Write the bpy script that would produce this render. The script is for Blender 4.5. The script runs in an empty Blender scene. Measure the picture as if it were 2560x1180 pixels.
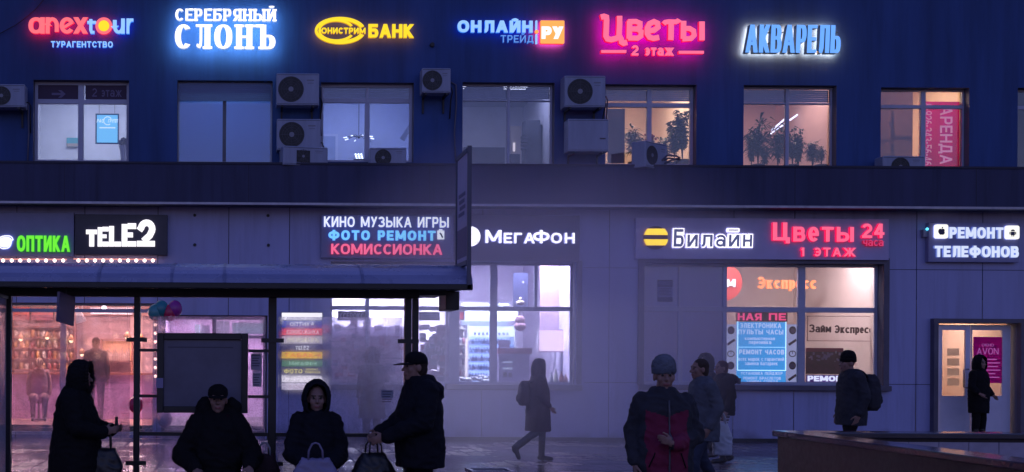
import bpy, bmesh, math, random
from mathutils import Vector, Matrix, noise
R = math.radians
random.seed(7)
SC = bpy.context.scene
COL = SC.collection

# ------------------------------------------------------------------ camera, world, sun, exposure
F = 2880.0            # focal length in pixels of the 2560 wide photograph
VX, VY = 600.0, 905.0  # principal point (the photograph is an off-centre crop)
EYE = 1.6
VEIL_D = 0.27  # density of the added veil volume that lifts the middle tones
ROLL = 0.0060
cam = bpy.data.cameras.new("camera")
cam.sensor_fit = 'HORIZONTAL'
cam.sensor_width = 36.0
cam.lens = 36.0 * F / 2560.0
cam.shift_x = (1280 - VX) / 2560.0
cam.shift_y = (VY - 590) / 2560.0
cam.clip_end = 500
cam_o = bpy.data.objects.new("camera", cam)
COL.objects.link(cam_o)
cam_o.matrix_world = Matrix.Translation((0, 0, EYE)) @ Matrix.Rotation(R(90), 4, 'X') @ Matrix.Rotation(ROLL, 4, 'Z')
SC.camera = cam_o

SUN_EL, SUN_AZ = R(16.0), R(0)
world = bpy.data.worlds.new("World")
SC.world = world
world.use_nodes = True
wt = world.node_tree
bg = wt.nodes["Background"]
sky = wt.nodes.new("ShaderNodeTexSky")
sky.sky_type = 'NISHITA'
sky.sun_disc = False
sky.sun_elevation = SUN_EL
sky.sun_rotation = SUN_AZ
sky.air_density = 1.6
sky.ozone_density = 4.0
tint = wt.nodes.new("ShaderNodeMix")
tint.data_type = 'RGBA'; tint.blend_type = 'MULTIPLY'
tint.inputs[0].default_value = 1.0
tint.inputs[7].default_value = (0.68, 0.53, 1.03, 1)
wt.links.new(sky.outputs[0], tint.inputs[6])
wt.links.new(tint.outputs[2], bg.inputs[0])
bg.inputs[1].default_value = 0.15
sun = bpy.data.lights.new("sun", 'SUN')
sun.energy = 0.03
sun.angle = R(40)
sun.color = (0.45, 0.45, 1.0)
sun_o = bpy.data.objects.new("sun", sun)
COL.objects.link(sun_o)
sun_o.rotation_euler = (R(62), 0, R(-15))
SC.view_settings.view_transform = 'Standard'
SC.view_settings.look = 'None'
SC.view_settings.exposure = 0.0
SC.view_settings.gamma = 1.0
SC.cycles.use_denoising = True
SC.cycles.max_bounces = 8
SC.cycles.volume_bounces = 2
SC.cycles.transparent_max_bounces = 16
SC.cycles.sample_clamp_indirect = 4.0
SC.cycles.caustics_reflective = False
SC.cycles.caustics_refractive = False

# ------------------------------------------------------------------ photograph -> place
def P(px, py, Y):
    dx, dy = px - VX, py - VY
    c, s = math.cos(ROLL), math.sin(ROLL)
    x, y = dx * c + dy * s, -dx * s + dy * c
    return Vector((x * Y / F, Y, EYE - y * Y / F))

def RECT(x0, x1, y0, y1, Y):
    c = P((x0 + x1) / 2, (y0 + y1) / 2, Y)
    w, h = (x1 - x0) * Y / F / 2, (y1 - y0) * Y / F / 2
    return c.x - w, c.x + w, c.z - h, c.z + h

# ------------------------------------------------------------------ materials
MATS = {}
def lin(c):
    return tuple(((v / 255) / 12.92 if v / 255 <= 0.04045 else ((v / 255 + 0.055) / 1.055) ** 2.4) for v in c)

def principled(name, col, rough=0.6, metal=0.0, spec=0.5, var=0.0, vscale=3.0, bump=0.0, bscale=40.0, detail=6.0, rvar=0.0, streak=False, stain=0.0, grime=0.0):
    if name in MATS: return MATS[name]
    m = bpy.data.materials.new(name); m.use_nodes = True; MATS[name] = m
    nt = m.node_tree; b = nt.nodes["Principled BSDF"]
    b.inputs["Base Color"].default_value = (*col, 1); b.inputs["Roughness"].default_value = rough
    b.inputs["Metallic"].default_value = metal; b.inputs["Specular IOR Level"].default_value = spec
    if var or bump or rvar:
        tc = nt.nodes.new("ShaderNodeTexCoord")
        mp = nt.nodes.new("ShaderNodeMapping"); nt.links.new(tc.outputs["Object"], mp.inputs[0])
        if streak: mp.inputs["Scale"].default_value = (1, 1, 0.12)
    if var or rvar:
        n = nt.nodes.new("ShaderNodeTexNoise"); n.inputs["Scale"].default_value = vscale; n.inputs["Detail"].default_value = detail
        n.inputs["Roughness"].default_value = 0.65
        nt.links.new(mp.outputs[0], n.inputs["Vector"])
    if var:
        r = nt.nodes.new("ShaderNodeValToRGB")
        r.color_ramp.elements[0].position = 0.3; r.color_ramp.elements[1].position = 0.7
        r.color_ramp.elements[0].color = (*[max(0, c * (1 - var)) for c in col], 1)
        r.color_ramp.elements[1].color = (*[min(1, c * (1 + var)) for c in col], 1)
        nt.links.new(n.outputs[0], r.inputs[0]); nt.links.new(r.outputs[0], b.inputs["Base Color"])
    if stain or grime:
        src = b.inputs["Base Color"].links[0].from_socket
        mp3 = nt.nodes.new("ShaderNodeMapping"); mp3.inputs["Scale"].default_value = (1.0, 1.0, 0.06); nt.links.new(tc.outputs["Object"], mp3.inputs[0])
        n3 = nt.nodes.new("ShaderNodeTexNoise"); n3.inputs["Scale"].default_value = 3.2; n3.inputs["Detail"].default_value = 8; n3.inputs["Roughness"].default_value = .7; nt.links.new(mp3.outputs[0], n3.inputs["Vector"])
        r3 = nt.nodes.new("ShaderNodeMapRange"); r3.inputs[1].default_value = .5; r3.inputs[2].default_value = .75; r3.inputs[4].default_value = stain; nt.links.new(n3.outputs[0], r3.inputs[0])
        fac = r3.outputs[0]
        if grime:
            sp = nt.nodes.new("ShaderNodeSeparateXYZ"); nt.links.new(tc.outputs["Object"], sp.inputs[0])
            n4 = nt.nodes.new("ShaderNodeTexNoise"); n4.inputs["Scale"].default_value = 2.5; n4.inputs["Detail"].default_value = 7; nt.links.new(tc.outputs["Object"], n4.inputs["Vector"])
            ad4 = nt.nodes.new("ShaderNodeMath"); ad4.operation = 'MULTIPLY_ADD'; ad4.inputs[1].default_value = -1.1; nt.links.new(n4.outputs[0], ad4.inputs[0]); nt.links.new(sp.outputs[2], ad4.inputs[2])
            r4 = nt.nodes.new("ShaderNodeMapRange"); r4.inputs[1].default_value = -.25; r4.inputs[2].default_value = -.62; r4.inputs[3].default_value = 0; r4.inputs[4].default_value = grime; nt.links.new(ad4.outputs[0], r4.inputs[0])
            mxx = nt.nodes.new("ShaderNodeMath"); mxx.operation = 'MAXIMUM'; nt.links.new(fac, mxx.inputs[0]); nt.links.new(r4.outputs[0], mxx.inputs[1]); fac = mxx.outputs[0]
        mxc = nt.nodes.new("ShaderNodeMix"); mxc.data_type = 'RGBA'; mxc.inputs[7].default_value = (*[c * .32 for c in col], 1)
        nt.links.new(fac, mxc.inputs[0]); nt.links.new(src, mxc.inputs[6]); nt.links.new(mxc.outputs[2], b.inputs["Base Color"])
    if rvar:
        mr = nt.nodes.new("ShaderNodeMapRange"); mr.inputs[3].default_value = max(0.02, rough - rvar); mr.inputs[4].default_value = min(1, rough + rvar)
        mr.inputs[1].default_value = 0.3; mr.inputs[2].default_value = 0.7
        nt.links.new(n.outputs[0], mr.inputs[0]); nt.links.new(mr.outputs[0], b.inputs["Roughness"])
    if bump:
        n2 = nt.nodes.new("ShaderNodeTexNoise"); n2.inputs["Scale"].default_value = bscale; n2.inputs["Detail"].default_value = 5
        nt.links.new(tc.outputs["Object"], n2.inputs["Vector"])
        bp = nt.nodes.new("ShaderNodeBump"); bp.inputs["Strength"].default_value = bump; bp.inputs["Distance"].default_value = 0.01
        nt.links.new(n2.outputs[0], bp.inputs["Height"]); nt.links.new(bp.outputs[0], b.inputs["Normal"])
    return m

def emit(name, col, s=1.0):
    if name in MATS: return MATS[name]
    m = bpy.data.materials.new(name); m.use_nodes = True; MATS[name] = m
    nt = m.node_tree; b = nt.nodes["Principled BSDF"]
    b.inputs["Base Color"].default_value = (*[min(0.5, c * 0.4 + 0.05) for c in col], 1)
    b.inputs["Roughness"].default_value = 0.4
    b.inputs["Emission Color"].default_value = (*col, 1); b.inputs["Emission Strength"].default_value = s
    return m

def glass(name, tintc=(0.9, 0.92, 1.0), gloss=0.07, rough=0.02):
    if name in MATS: return MATS[name]
    m = bpy.data.materials.new(name); m.use_nodes = True; MATS[name] = m
    nt = m.node_tree; nt.nodes.remove(nt.nodes["Principled BSDF"]); out = nt.nodes["Material Output"]
    tr = nt.nodes.new("ShaderNodeBsdfTransparent"); tr.inputs[0].default_value = (*tintc, 1)
    gl = nt.nodes.new("ShaderNodeBsdfGlossy"); gl.inputs["Roughness"].default_value = rough
    fr = nt.nodes.new("ShaderNodeLayerWeight"); fr.inputs[0].default_value = 0.25
    mp = nt.nodes.new("ShaderNodeMapRange"); mp.inputs[3].default_value = gloss; mp.inputs[4].default_value = 0.8
    mx = nt.nodes.new("ShaderNodeMixShader")
    nt.links.new(fr.outputs["Fresnel"], mp.inputs[0]); nt.links.new(mp.outputs[0], mx.inputs[0])
    nt.links.new(tr.outputs[0], mx.inputs[1]); nt.links.new(gl.outputs[0], mx.inputs[2]); nt.links.new(mx.outputs[0], out.inputs[0])
    return m

def dirty_glass(name, base=0.42, amp=0.35, col=(0.75, 0.72, 0.8), scale=5.0, rough=0.15, film=0.30):
    """grimy steamed glass: part clear, part scattering film, with smears and scratches"""
    if name in MATS: return MATS[name]
    m = bpy.data.materials.new(name); m.use_nodes = True; MATS[name] = m
    nt = m.node_tree; nt.nodes.remove(nt.nodes["Principled BSDF"]); out = nt.nodes["Material Output"]
    tc = nt.nodes.new("ShaderNodeTexCoord")
    n = nt.nodes.new("ShaderNodeTexNoise"); n.inputs["Scale"].default_value = scale; n.inputs["Detail"].default_value = 9; n.inputs["Roughness"].default_value = 0.75; n.inputs["Distortion"].default_value = 0.6
    nt.links.new(tc.outputs["Object"], n.inputs["Vector"])
    mp2 = nt.nodes.new("ShaderNodeMapping"); mp2.inputs["Scale"].default_value = (1.6, 1, 30); mp2.inputs["Rotation"].default_value = (0, 0.9, 0)
    nt.links.new(tc.outputs["Object"], mp2.inputs[0])
    n2 = nt.nodes.new("ShaderNodeTexNoise"); n2.inputs["Scale"].default_value = 1.5; n2.inputs["Detail"].default_value = 7
    nt.links.new(mp2.outputs[0], n2.inputs["Vector"])
    gt = nt.nodes.new("ShaderNodeMapRange"); gt.inputs[1].default_value = 0.62; gt.inputs[2].default_value = 0.74; gt.inputs[3].default_value = 0; gt.inputs[4].default_value = 0.30
    nt.links.new(n2.outputs[0], gt.inputs[0])
    mr = nt.nodes.new("ShaderNodeMapRange"); mr.inputs[1].default_value = 0.3; mr.inputs[2].default_value = 0.72; mr.inputs[3].default_value = base - amp / 2; mr.inputs[4].default_value = base + amp / 2
    nt.links.new(n.outputs[0], mr.inputs[0])
    n5 = nt.nodes.new("ShaderNodeTexNoise"); n5.inputs["Scale"].default_value = 70; n5.inputs["Detail"].default_value = 3; nt.links.new(tc.outputs["Object"], n5.inputs["Vector"])
    d5 = nt.nodes.new("ShaderNodeMapRange"); d5.inputs[1].default_value = .45; d5.inputs[2].default_value = .65; d5.inputs[3].default_value = -.08; d5.inputs[4].default_value = .10; nt.links.new(n5.outputs[0], d5.inputs[0])
    mp6 = nt.nodes.new("ShaderNodeMapping"); mp6.inputs["Scale"].default_value = (22, 1, .9); nt.links.new(tc.outputs["Object"], mp6.inputs[0])
    n6 = nt.nodes.new("ShaderNodeTexNoise"); n6.inputs["Scale"].default_value = 1.0; n6.inputs["Detail"].default_value = 4; nt.links.new(mp6.outputs[0], n6.inputs["Vector"])
    d6 = nt.nodes.new("ShaderNodeMapRange"); d6.inputs[1].default_value = .58; d6.inputs[2].default_value = .70; d6.inputs[3].default_value = 0; d6.inputs[4].default_value = -.28; nt.links.new(n6.outputs[0], d6.inputs[0])
    a5 = nt.nodes.new("ShaderNodeMath"); nt.links.new(d5.outputs[0], a5.inputs[0]); nt.links.new(d6.outputs[0], a5.inputs[1])
    a6 = nt.nodes.new("ShaderNodeMath"); nt.links.new(mr.outputs[0], a6.inputs[0]); nt.links.new(a5.outputs[0], a6.inputs[1])
    ad = nt.nodes.new("ShaderNodeMath"); ad.operation = 'ADD'; ad.use_clamp = True
    nt.links.new(a6.outputs[0], ad.inputs[0]); nt.links.new(gt.outputs[0], ad.inputs[1])
    tr = nt.nodes.new("ShaderNodeBsdfTransparent"); tr.inputs[0].default_value = (0.96, 0.95, 0.99, 1)
    df = nt.nodes.new("ShaderNodeBsdfDiffuse"); df.inputs[0].default_value = (*col, 1)
    tl = nt.nodes.new("ShaderNodeBsdfRefraction"); tl.inputs[0].default_value = (0.97, 0.95, 1.0, 1); tl.inputs["Roughness"].default_value = rough; tl.inputs["IOR"].default_value = 1.18
    m1 = nt.nodes.new("ShaderNodeMixShader"); m1.inputs[0].default_value = 1 - film
    nt.links.new(df.outputs[0], m1.inputs[1]); nt.links.new(tl.outputs[0], m1.inputs[2])
    mx = nt.nodes.new("ShaderNodeMixShader")
    nt.links.new(ad.outputs[0], mx.inputs[0]); nt.links.new(tr.outputs[0], mx.inputs[1]); nt.links.new(m1.outputs[0], mx.inputs[2])
    nt.links.new(mx.outputs[0], out.inputs[0])
    return m

def translucent(name, col, frac=0.6):
    if name in MATS: return MATS[name]
    m = bpy.data.materials.new(name); m.use_nodes = True; MATS[name] = m
    nt = m.node_tree; nt.nodes.remove(nt.nodes["Principled BSDF"]); out = nt.nodes["Material Output"]
    df = nt.nodes.new("ShaderNodeBsdfDiffuse"); df.inputs[0].default_value = (*col, 1)
    tl = nt.nodes.new("ShaderNodeBsdfTranslucent"); tl.inputs[0].default_value = (*col, 1)
    m1 = nt.nodes.new("ShaderNodeMixShader"); m1.inputs[0].default_value = frac
    nt.links.new(df.outputs[0], m1.inputs[1]); nt.links.new(tl.outputs[0], m1.inputs[2]); nt.links.new(m1.outputs[0], out.inputs[0])
    return m

# ------------------------------------------------------------------ mesh builder
class MB:
    def __init__(self): self.v, self.f, self.mi = [], [], []
    def face(self, pts, m=0):
        i = len(self.v); self.v += [tuple(p) for p in pts]; self.f.append(tuple(range(i, i + len(pts)))); self.mi.append(m)
    def box(self, x0, x1, y0, y1, z0, z1, m=0, M=None):
        c = [Vector((x, y, z)) for z in (z0, z1) for y in (y0, y1) for x in (x0, x1)]
        if M: c = [M @ p for p in c]
        i = len(self.v); self.v += [tuple(p) for p in c]
        for q in ((0, 2, 3, 1), (4, 5, 7, 6), (0, 1, 5, 4), (2, 6, 7, 3), (0, 4, 6, 2), (1, 3, 7, 5)):
            self.f.append(tuple(i + k for k in q)); self.mi.append(m)
    def prism(self, pts, y0, y1, mf=0, ms=0, mb=0):
        """polygon in x,z extruded along y; y0 is the front"""
        n = len(pts); i = len(self.v)
        self.v += [(p[0], y0, p[1]) for p in pts] + [(p[0], y1, p[1]) for p in pts]
        self.f.append(tuple(range(i, i + n))); self.mi.append(mf)
        self.f.append(tuple(range(i + 2 * n - 1, i + n - 1, -1))); self.mi.append(mb)
        for k in range(n):
            a, b = i + k, i + (k + 1) % n
            self.f.append((a, a + n, b + n, b)); self.mi.append(ms)
    def ribbon(self, L, Rr, closed, y0, y1, mf=0, ms=1, mb=2):
        n = len(L); i = len(self.v)
        for p in L: self.v += [(p[0], y0, p[1]), (p[0], y1, p[1])]
        for p in Rr: self.v += [(p[0], y0, p[1]), (p[0], y1, p[1])]
        j = i + 2 * n
        for k in range(n if closed else n - 1):
            q = (k + 1) % n
            self.f.append((i + 2 * k, i + 2 * q, j + 2 * q, j + 2 * k)); self.mi.append(mf)
            self.f.append((i + 2 * k + 1, j + 2 * k + 1, j + 2 * q + 1, i + 2 * q + 1)); self.mi.append(mb)
            self.f.append((i + 2 * k, i + 2 * k + 1, i + 2 * q + 1, i + 2 * q)); self.mi.append(ms)
            self.f.append((j + 2 * k, j + 2 * q, j + 2 * q + 1, j + 2 * k + 1)); self.mi.append(ms)
        if not closed:
            for k in (0, n - 1):
                self.f.append((i + 2 * k, j + 2 * k, j + 2 * k + 1, i + 2 * k + 1)); self.mi.append(ms)
    def tube(self, pts, r, seg=8, m=0, cap=True):
        pts = [Vector(p) for p in pts]; rings = []
        rr = r if isinstance(r, (list, tuple)) else [r] * len(pts)
        up = Vector((0.13, 0.21, 0.97)).normalized()
        for k, p in enumerate(pts):
            d = (pts[min(k + 1, len(pts) - 1)] - pts[max(k - 1, 0)])
            d = d.normalized() if d.length > 1e-9 else Vector((0, 0, 1))
            a = d.cross(up)
            if a.length < 1e-3: a = d.cross(Vector((1, 0, 0)))
            a.normalize(); b = d.cross(a); i = len(self.v)
            for s in range(seg):
                t = 2 * math.pi * s / seg
                self.v.append(tuple(p + (a * math.cos(t) + b * math.sin(t)) * rr[k]))
            rings.append(i)
        for k in range(len(rings) - 1):
            for s in range(seg):
                s2 = (s + 1) % seg
                self.f.append((rings[k] + s, rings[k] + s2, rings[k + 1] + s2, rings[k + 1] + s)); self.mi.append(m)
        if cap:
            self.f.append(tuple(rings[0] + s for s in reversed(range(seg)))); self.mi.append(m)
            self.f.append(tuple(rings[-1] + s for s in range(seg))); self.mi.append(m)
    def lathe(self, prof, c, seg=16, m=0, axis='z'):
        """prof: (radius, height) pairs round a vertical (or y) axis through c"""
        rings = []
        for r, h in prof:
            i = len(self.v); rings.append(i)
            for s in range(seg):
                t = 2 * math.pi * s / seg; a, b = r * math.cos(t), r * math.sin(t)
                self.v.append((c[0] + a, c[1] + b, c[2] + h) if axis == 'z' else (c[0] + a, c[1] + h, c[2] + b))
        for k in range(len(rings) - 1):
            for s in range(seg):
                s2 = (s + 1) % seg
                self.f.append((rings[k] + s, rings[k] + s2, rings[k + 1] + s2, rings[k + 1] + s)); self.mi.append(m)
        self.f.append(tuple(rings[0] + s for s in reversed(range(seg)))); self.mi.append(m)
        self.f.append(tuple(rings[-1] + s for s in range(seg))); self.mi.append(m)
    def ball(self, c, r, M=None, seg=14, rings=9, m=0):
        rx, ry, rz = r if isinstance(r, (tuple, list)) else (r, r, r); c = Vector(c)
        i = len(self.v); pts = [Vector((0, 0, -rz))]
        for a in range(1, rings):
            ph = -math.pi / 2 + math.pi * a / rings
            for s in range(seg):
                t = 2 * math.pi * s / seg
                pts.append(Vector((rx * math.cos(ph) * math.cos(t), ry * math.cos(ph) * math.sin(t), rz * math.sin(ph))))
        pts.append(Vector((0, 0, rz)))
        self.v += [tuple(c + (M @ p if M else p)) for p in pts]
        for s in range(seg):
            self.f.append((i, i + 1 + (s + 1) % seg, i + 1 + s)); self.mi.append(m)
        for a in range(rings - 2):
            for s in range(seg):
                p, q = i + 1 + a * seg + s, i + 1 + a * seg + (s + 1) % seg
                self.f.append((p, q, q + seg, p + seg)); self.mi.append(m)
        b = i + 1 + (rings - 2) * seg
        for s in range(seg):
            self.f.append((b + s, b + (s + 1) % seg, len(self.v) - 1)); self.mi.append(m)
    def build(self, name, mats, parent=None, smooth=False, bevel=0.0, loc=None):
        me = bpy.data.meshes.new(name)
        me.from_pydata(self.v, [], self.f)
        for m in (mats if isinstance(mats, (list, tuple)) else [mats]): me.materials.append(m)
        me.polygons.foreach_set("material_index", self.mi)
        if smooth: me.polygons.foreach_set("use_smooth", [True] * len(self.f))
        o = bpy.data.objects.new(name, me); COL.objects.link(o)
        if parent is not None:
            o.parent = parent
            o.matrix_parent_inverse = Matrix.Identity(4)
            if loc is None: o.location = -Vector(parent['_o']) if '_o' in parent else (0, 0, 0)
        if loc is not None: o.location = loc
        if bevel:
            md = o.modifiers.new("edge", 'BEVEL'); md.width = bevel; md.segments = 2; md.limit_method = 'ANGLE'
        me.validate()
        return o

def thing(name, label, cat, loc=(0, 0, 0), group=None, rz=0.0):
    """an Empty at the thing's base; parts are built in place (world coordinates) or, with rz, in local ones"""
    o = bpy.data.objects.new(name, None); COL.objects.link(o); o.location = loc; o.rotation_euler = (0, 0, rz)
    o.empty_display_size = 0.1
    o['label'] = label; o['category'] = cat
    if group: o['group'] = group
    if rz == 0.0: o['_o'] = [float(q) for q in loc]
    return o
def tag(o, label, cat, group=None):
    o['label'] = label; o['category'] = cat
    if group: o['group'] = group
    return o
def struct(o, kind='structure'): o['kind'] = kind; return o
def copy_thing(root, label, loc=None, rz=None):
    r = root.copy(); COL.objects.link(r); r['label'] = label
    if loc is not None: r.location = loc
    if rz is not None: r.rotation_euler = (0, 0, rz)
    for ch in list(root.children):
        c = ch.copy(); COL.objects.link(c); c.parent = r
        for g in list(ch.children):
            d = g.copy(); COL.objects.link(d); d.parent = c
    return r

# ------------------------------------------------------------------ sign lettering: a stroke alphabet
def arc(cx, cy, rx, ry, a0, a1, n=None):
    n = n or max(5, int(abs(a1 - a0) / 14))
    return [(cx + rx * math.cos(R(a0 + (a1 - a0) * k / n)), cy + ry * math.sin(R(a0 + (a1 - a0) * k / n))) for k in range(n + 1)]
def bowl(u0, v0, v1, w=1.0):
    h = (v1 - v0) / 2; c = max(u0, w - h * 0.95)
    return [(u0, v1)] + arc(c, v0 + h, w - c, h, 90, -90, 9) + [(u0, v0)]
L_ = lambda *p: ('l', list(p))
D_ = lambda u0, v0, u1, v1: ('d', u0, v0, u1, v1)
O_ = lambda cx=.5, cy=.5, rx=.5, ry=.5: ('o', cx, cy, rx, ry)
A_ = lambda *a: ('a', arc(*a))
ST = lambda u: L_((u, 0), (u, 1))
G = {
 'А': [D_(0, 0, .5, 1), D_(1, 0, .5, 1), ('l2', [(.26, .3), (.74, .3)])],
 'Б': [L_((.92, 1), (0, 1), (0, 0)), ('a', bowl(0, 0, .58))],
 'В': [ST(0), ('a', bowl(0, .53, 1, .92)), ('a', bowl(0, 0, .53))],
 'Г': [L_((1, 1), (0, 1), (0, 0))],
 'Д': [L_((0, -.16), (0, .04), (1, .04), (1, -.16)), L_((.3, 1), (.84, 1), (.84, .04)), D_(.16, .04, .3, 1)],
 'Е': [L_((1, 1), (0, 1), (0, 0), (1, 0)), ('l2', [(0, .5), (.86, .5)])],
 'Ж': [ST(.5), D_(0, 0, .42, .52), D_(.42, .48, 0, 1), D_(1, 0, .58, .52), D_(.58, .48, 1, 1)],
 'З': [A_(.42, .75, .5, .25, 155, -90), A_(.42, .26, .58, .26, 90, -155)],
 'И': [ST(0), ST(1), D_(0, 0, 1, 1)],
 'Й': [ST(0), ST(1), D_(0, 0, 1, 1), A_(.5, 1.4, .26, .16, 190, 350)],
 'К': [ST(0), D_(.12, .46, 1, 1), D_(1, 0, .2, .58)],
 'Л': [L_((.24, 1), (1, 1), (1, 0)), ('a', [(.24, 1), (.24, .4), (.2, .12), (.1, .0), (-.04, 0)])],
 'М': [ST(0), ST(1), D_(.5, .05, 0, 1), D_(.5, .05, 1, 1)],
 'Н': [ST(0), ST(1), ('l2', [(0, .5), (1, .5)])],
 'О': [O_()],
 'П': [L_((0, 0), (0, 1), (1, 1), (1, 0))],
 'Р': [ST(0), ('a', bowl(0, .42, 1))],
 'С': [A_(.57, .5, .57, .5, 42, 318)],
 'Т': [('l2', [(0, 1), (1, 1)]), ST(.5)],
 'У': [D_(.2, 0, 1, 1), D_(.56, .36, 0, 1)],
 'Ф': [L_((.5, -.04), (.5, 1.04)), O_(.5, .52, .5, .34)],
 'Х': [D_(0, 0, 1, 1), D_(1, 0, 0, 1)],
 'Ц': [L_((0, 1), (0, 0), (.82, 0), (.82, 1)), L_((.82, 0), (1.04, 0), (1.04, -.2))],
 'Ч': [ST(1), ('a', [(0, 1), (0, .62), (.12, .46), (.4, .42), (1, .42)])],
 'Ъ': [L_((0, 1), (.3, 1), (.3, 0)), ('a', bowl(.3, 0, .54))],
 'Ы': [ST(0), ST(1), ('a', bowl(0, 0, .56, .66))],
 'Ь': [ST(0), ('a', bowl(0, 0, .56))],
 'Э': [A_(.5, .5, .5, .5, 140, -140), ('l2', [(.42, .5), (1, .5)])],
 'Ю': [ST(0), O_(.65, .5, .35, .5), ('l2', [(0, .5), (.3, .5)])],
 'Я': [ST(1), ('a', [(1 - u, v) for u, v in bowl(0, .42, 1)]), D_(0, 0, .6, .46)],
 'L': [L_((0, 1), (0, 0), (1, 0))], 'V': [D_(.5, 0, 0, 1), D_(.5, 0, 1, 1)], 'N': [ST(0), ST(1), D_(1, 0, 0, 1)],
 '2': [('a', arc(.5, .71, .5, .29, 165, -28) + [(.35, .28), (.05, .02)]), ('l2', [(0, 0), (1, 0)])],
 '4': [L_((.76, 0), (.76, 1)), D_(0, .27, .7, 1), ('l2', [(0, .27), (1, .27)])],
 '1': [L_((.62, 0), (.62, 1)), D_(.1, .72, .55, 1)],
 '3': [A_(.42, .75, .5, .25, 155, -90), A_(.42, .26, .58, .26, 90, -155)],
 '5': [L_((.95, 1), (.08, 1), (.08, .56)), A_(.42, .3, .58, .3, 120, -155)],
 '6': [O_(.5, .3, .5, .3), ('a', [(0, .3), (.06, .62), (.3, .9), (.85, 1)])],
 '8': [O_(.5, .26, .5, .26), O_(.5, .76, .44, .24)],
 '9': [O_(.5, .7, .5, .3), ('a', [(1, .7), (.94, .38), (.7, .1), (.15, 0)])],
 '-': [('l2', [(.1, .45), (.9, .45)])], '.': [L_((.4, 0), (.6, 0))],
 'λ': [ST(1), ('l2', [(.12, 1), (1, 1)]), ('n', [(.34, 1), (.34, .32), (.30, .10), (.20, .03), (.06, .06), (.0, .13)]), ('n', [(.02, .06), (.08, .16)])],
 '→': [('l2', [(0, .5), (.85, .5)]), D_(.62, .12, 1, .5), D_(1, .5, .62, .88)],
 # small letters that differ from small capitals
 'а': [L_((1, 0), (1, .6)), A_(.48, .66, .52, .34, 150, 0), O_(.44, .28, .44, .28)],
 'е': [A_(.5, .5, .5, .5, 2, 318), ('l2', [(.05, .48), (.98, .48)])],
 'р': [L_((0, -.35), (0, 1)), O_(.52, .5, .48, .5)],
 'б': [O_(.5, .45, .5, .45), ('a', [(0, .45), (.06, 1.0), (.35, 1.25), (.95, 1.4)])],
 'у': [D_(.1, -.35, 1, 1), D_(.5, .1, 0, 1)],
 # geometric latin small letters of the travel agency sign
 'ⓐ': [O_(.46, .5, .46, .5), ST(1)], 'ⓝ': [ST(0), ('a', [(0, .5)] + arc(.5, .5, .5, .5, 180, 0, 10) + [(1, 0)])],
 'ⓔ': [A_(.5, .5, .5, .5, 25, 325), D_(.12, .3, .95, .72)], 'ⓧ': [D_(0, 0, 1, 1), D_(1, 0, 0, 1)],
 'ⓣ': [('a', [(.35, 1.14), (.35, .2), (.5, 0), (1, 0)]), ('l2', [(0, .86), (1, .86)])],
 'ⓤ': [('a', [(0, 1), (0, .5)] + arc(.5, .5, .5, .5, 180, 360, 10) + [(1, 1)]), ST(1)],
 'ⓡ': [ST(0), ('a', [(0, .5), (.15, .8), (.5, 1), (1, 1)])],
}
for a, b in zip('ABCEHKMOPTX', 'АВСЕНКМОРТХ'): G[a] = G[b]
G['R'] = [ST(0), ('a', bowl(0, .42, 1)), D_(1, 0, .4, .46)]
G['U'] = G['ⓤ'][:1]
G['0'] = [O_()]
for a in 'вгджзийклмнптфхцчъыьэюяос': G[a] = G[a.upper()]
WID = {'М': 1.0, 'Ж': 1.25, 'Ю': 1.2, 'Ы': 1.05, 'Ф': 1.05, 'Г': .62, 'Р': .7, 'Ь': .7, 'Ъ': .9, 'Е': .66, '1': .45, '-': .4, '.': .25, ' ': .42,
       'Т': .74, 'С': .74, 'О': .84, 'А': .86, 'L': .6, 'E': .64, 'T': .72, '→': 1.0, 'Д': .88, 'Й': .78, 'И': .78, 'Н': .76, 'Л': .8, 'П': .76}

def stroke_poly(pts, tx, tz, closed=False, ext=0.0):
    """offset both sides of a centre line with an elliptical pen (tx across, tz up)"""
    n = len(pts); pts = [Vector((p[0], p[1])) for p in pts]
    if not closed and ext and n > 1:
        d0 = (pts[0] - pts[1]).normalized(); d1 = (pts[-1] - pts[-2]).normalized()
        pts[0] = pts[0] + Vector((d0.x * tx, d0.y * tz)) * 0.5 * ext; pts[-1] = pts[-1] + Vector((d1.x * tx, d1.y * tz)) * 0.5 * ext
    Lf, Rt = [], []
    for k in range(n):
        if closed: a, b = pts[k] - pts[k - 1], pts[(k + 1) % n] - pts[k]
        else: a, b = (pts[k] - pts[k - 1] if k else pts[1] - pts[0]), (pts[k + 1] - pts[k] if k < n - 1 else pts[-1] - pts[-2])
        a, b = a.normalized(), b.normalized()
        na, nb = Vector((-a.y, a.x)), Vector((-b.y, b.x))
        m = na + nb
        m = na if m.length < 1e-4 else m.normalized()
        k2 = 1 / max(0.45, m.dot(na))
        o = Vector((m.x * tx, m.y * tz)) * 0.5 * k2
        Lf.append(pts[k] + o); Rt.append(pts[k] - o)
    return Lf, Rt

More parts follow.
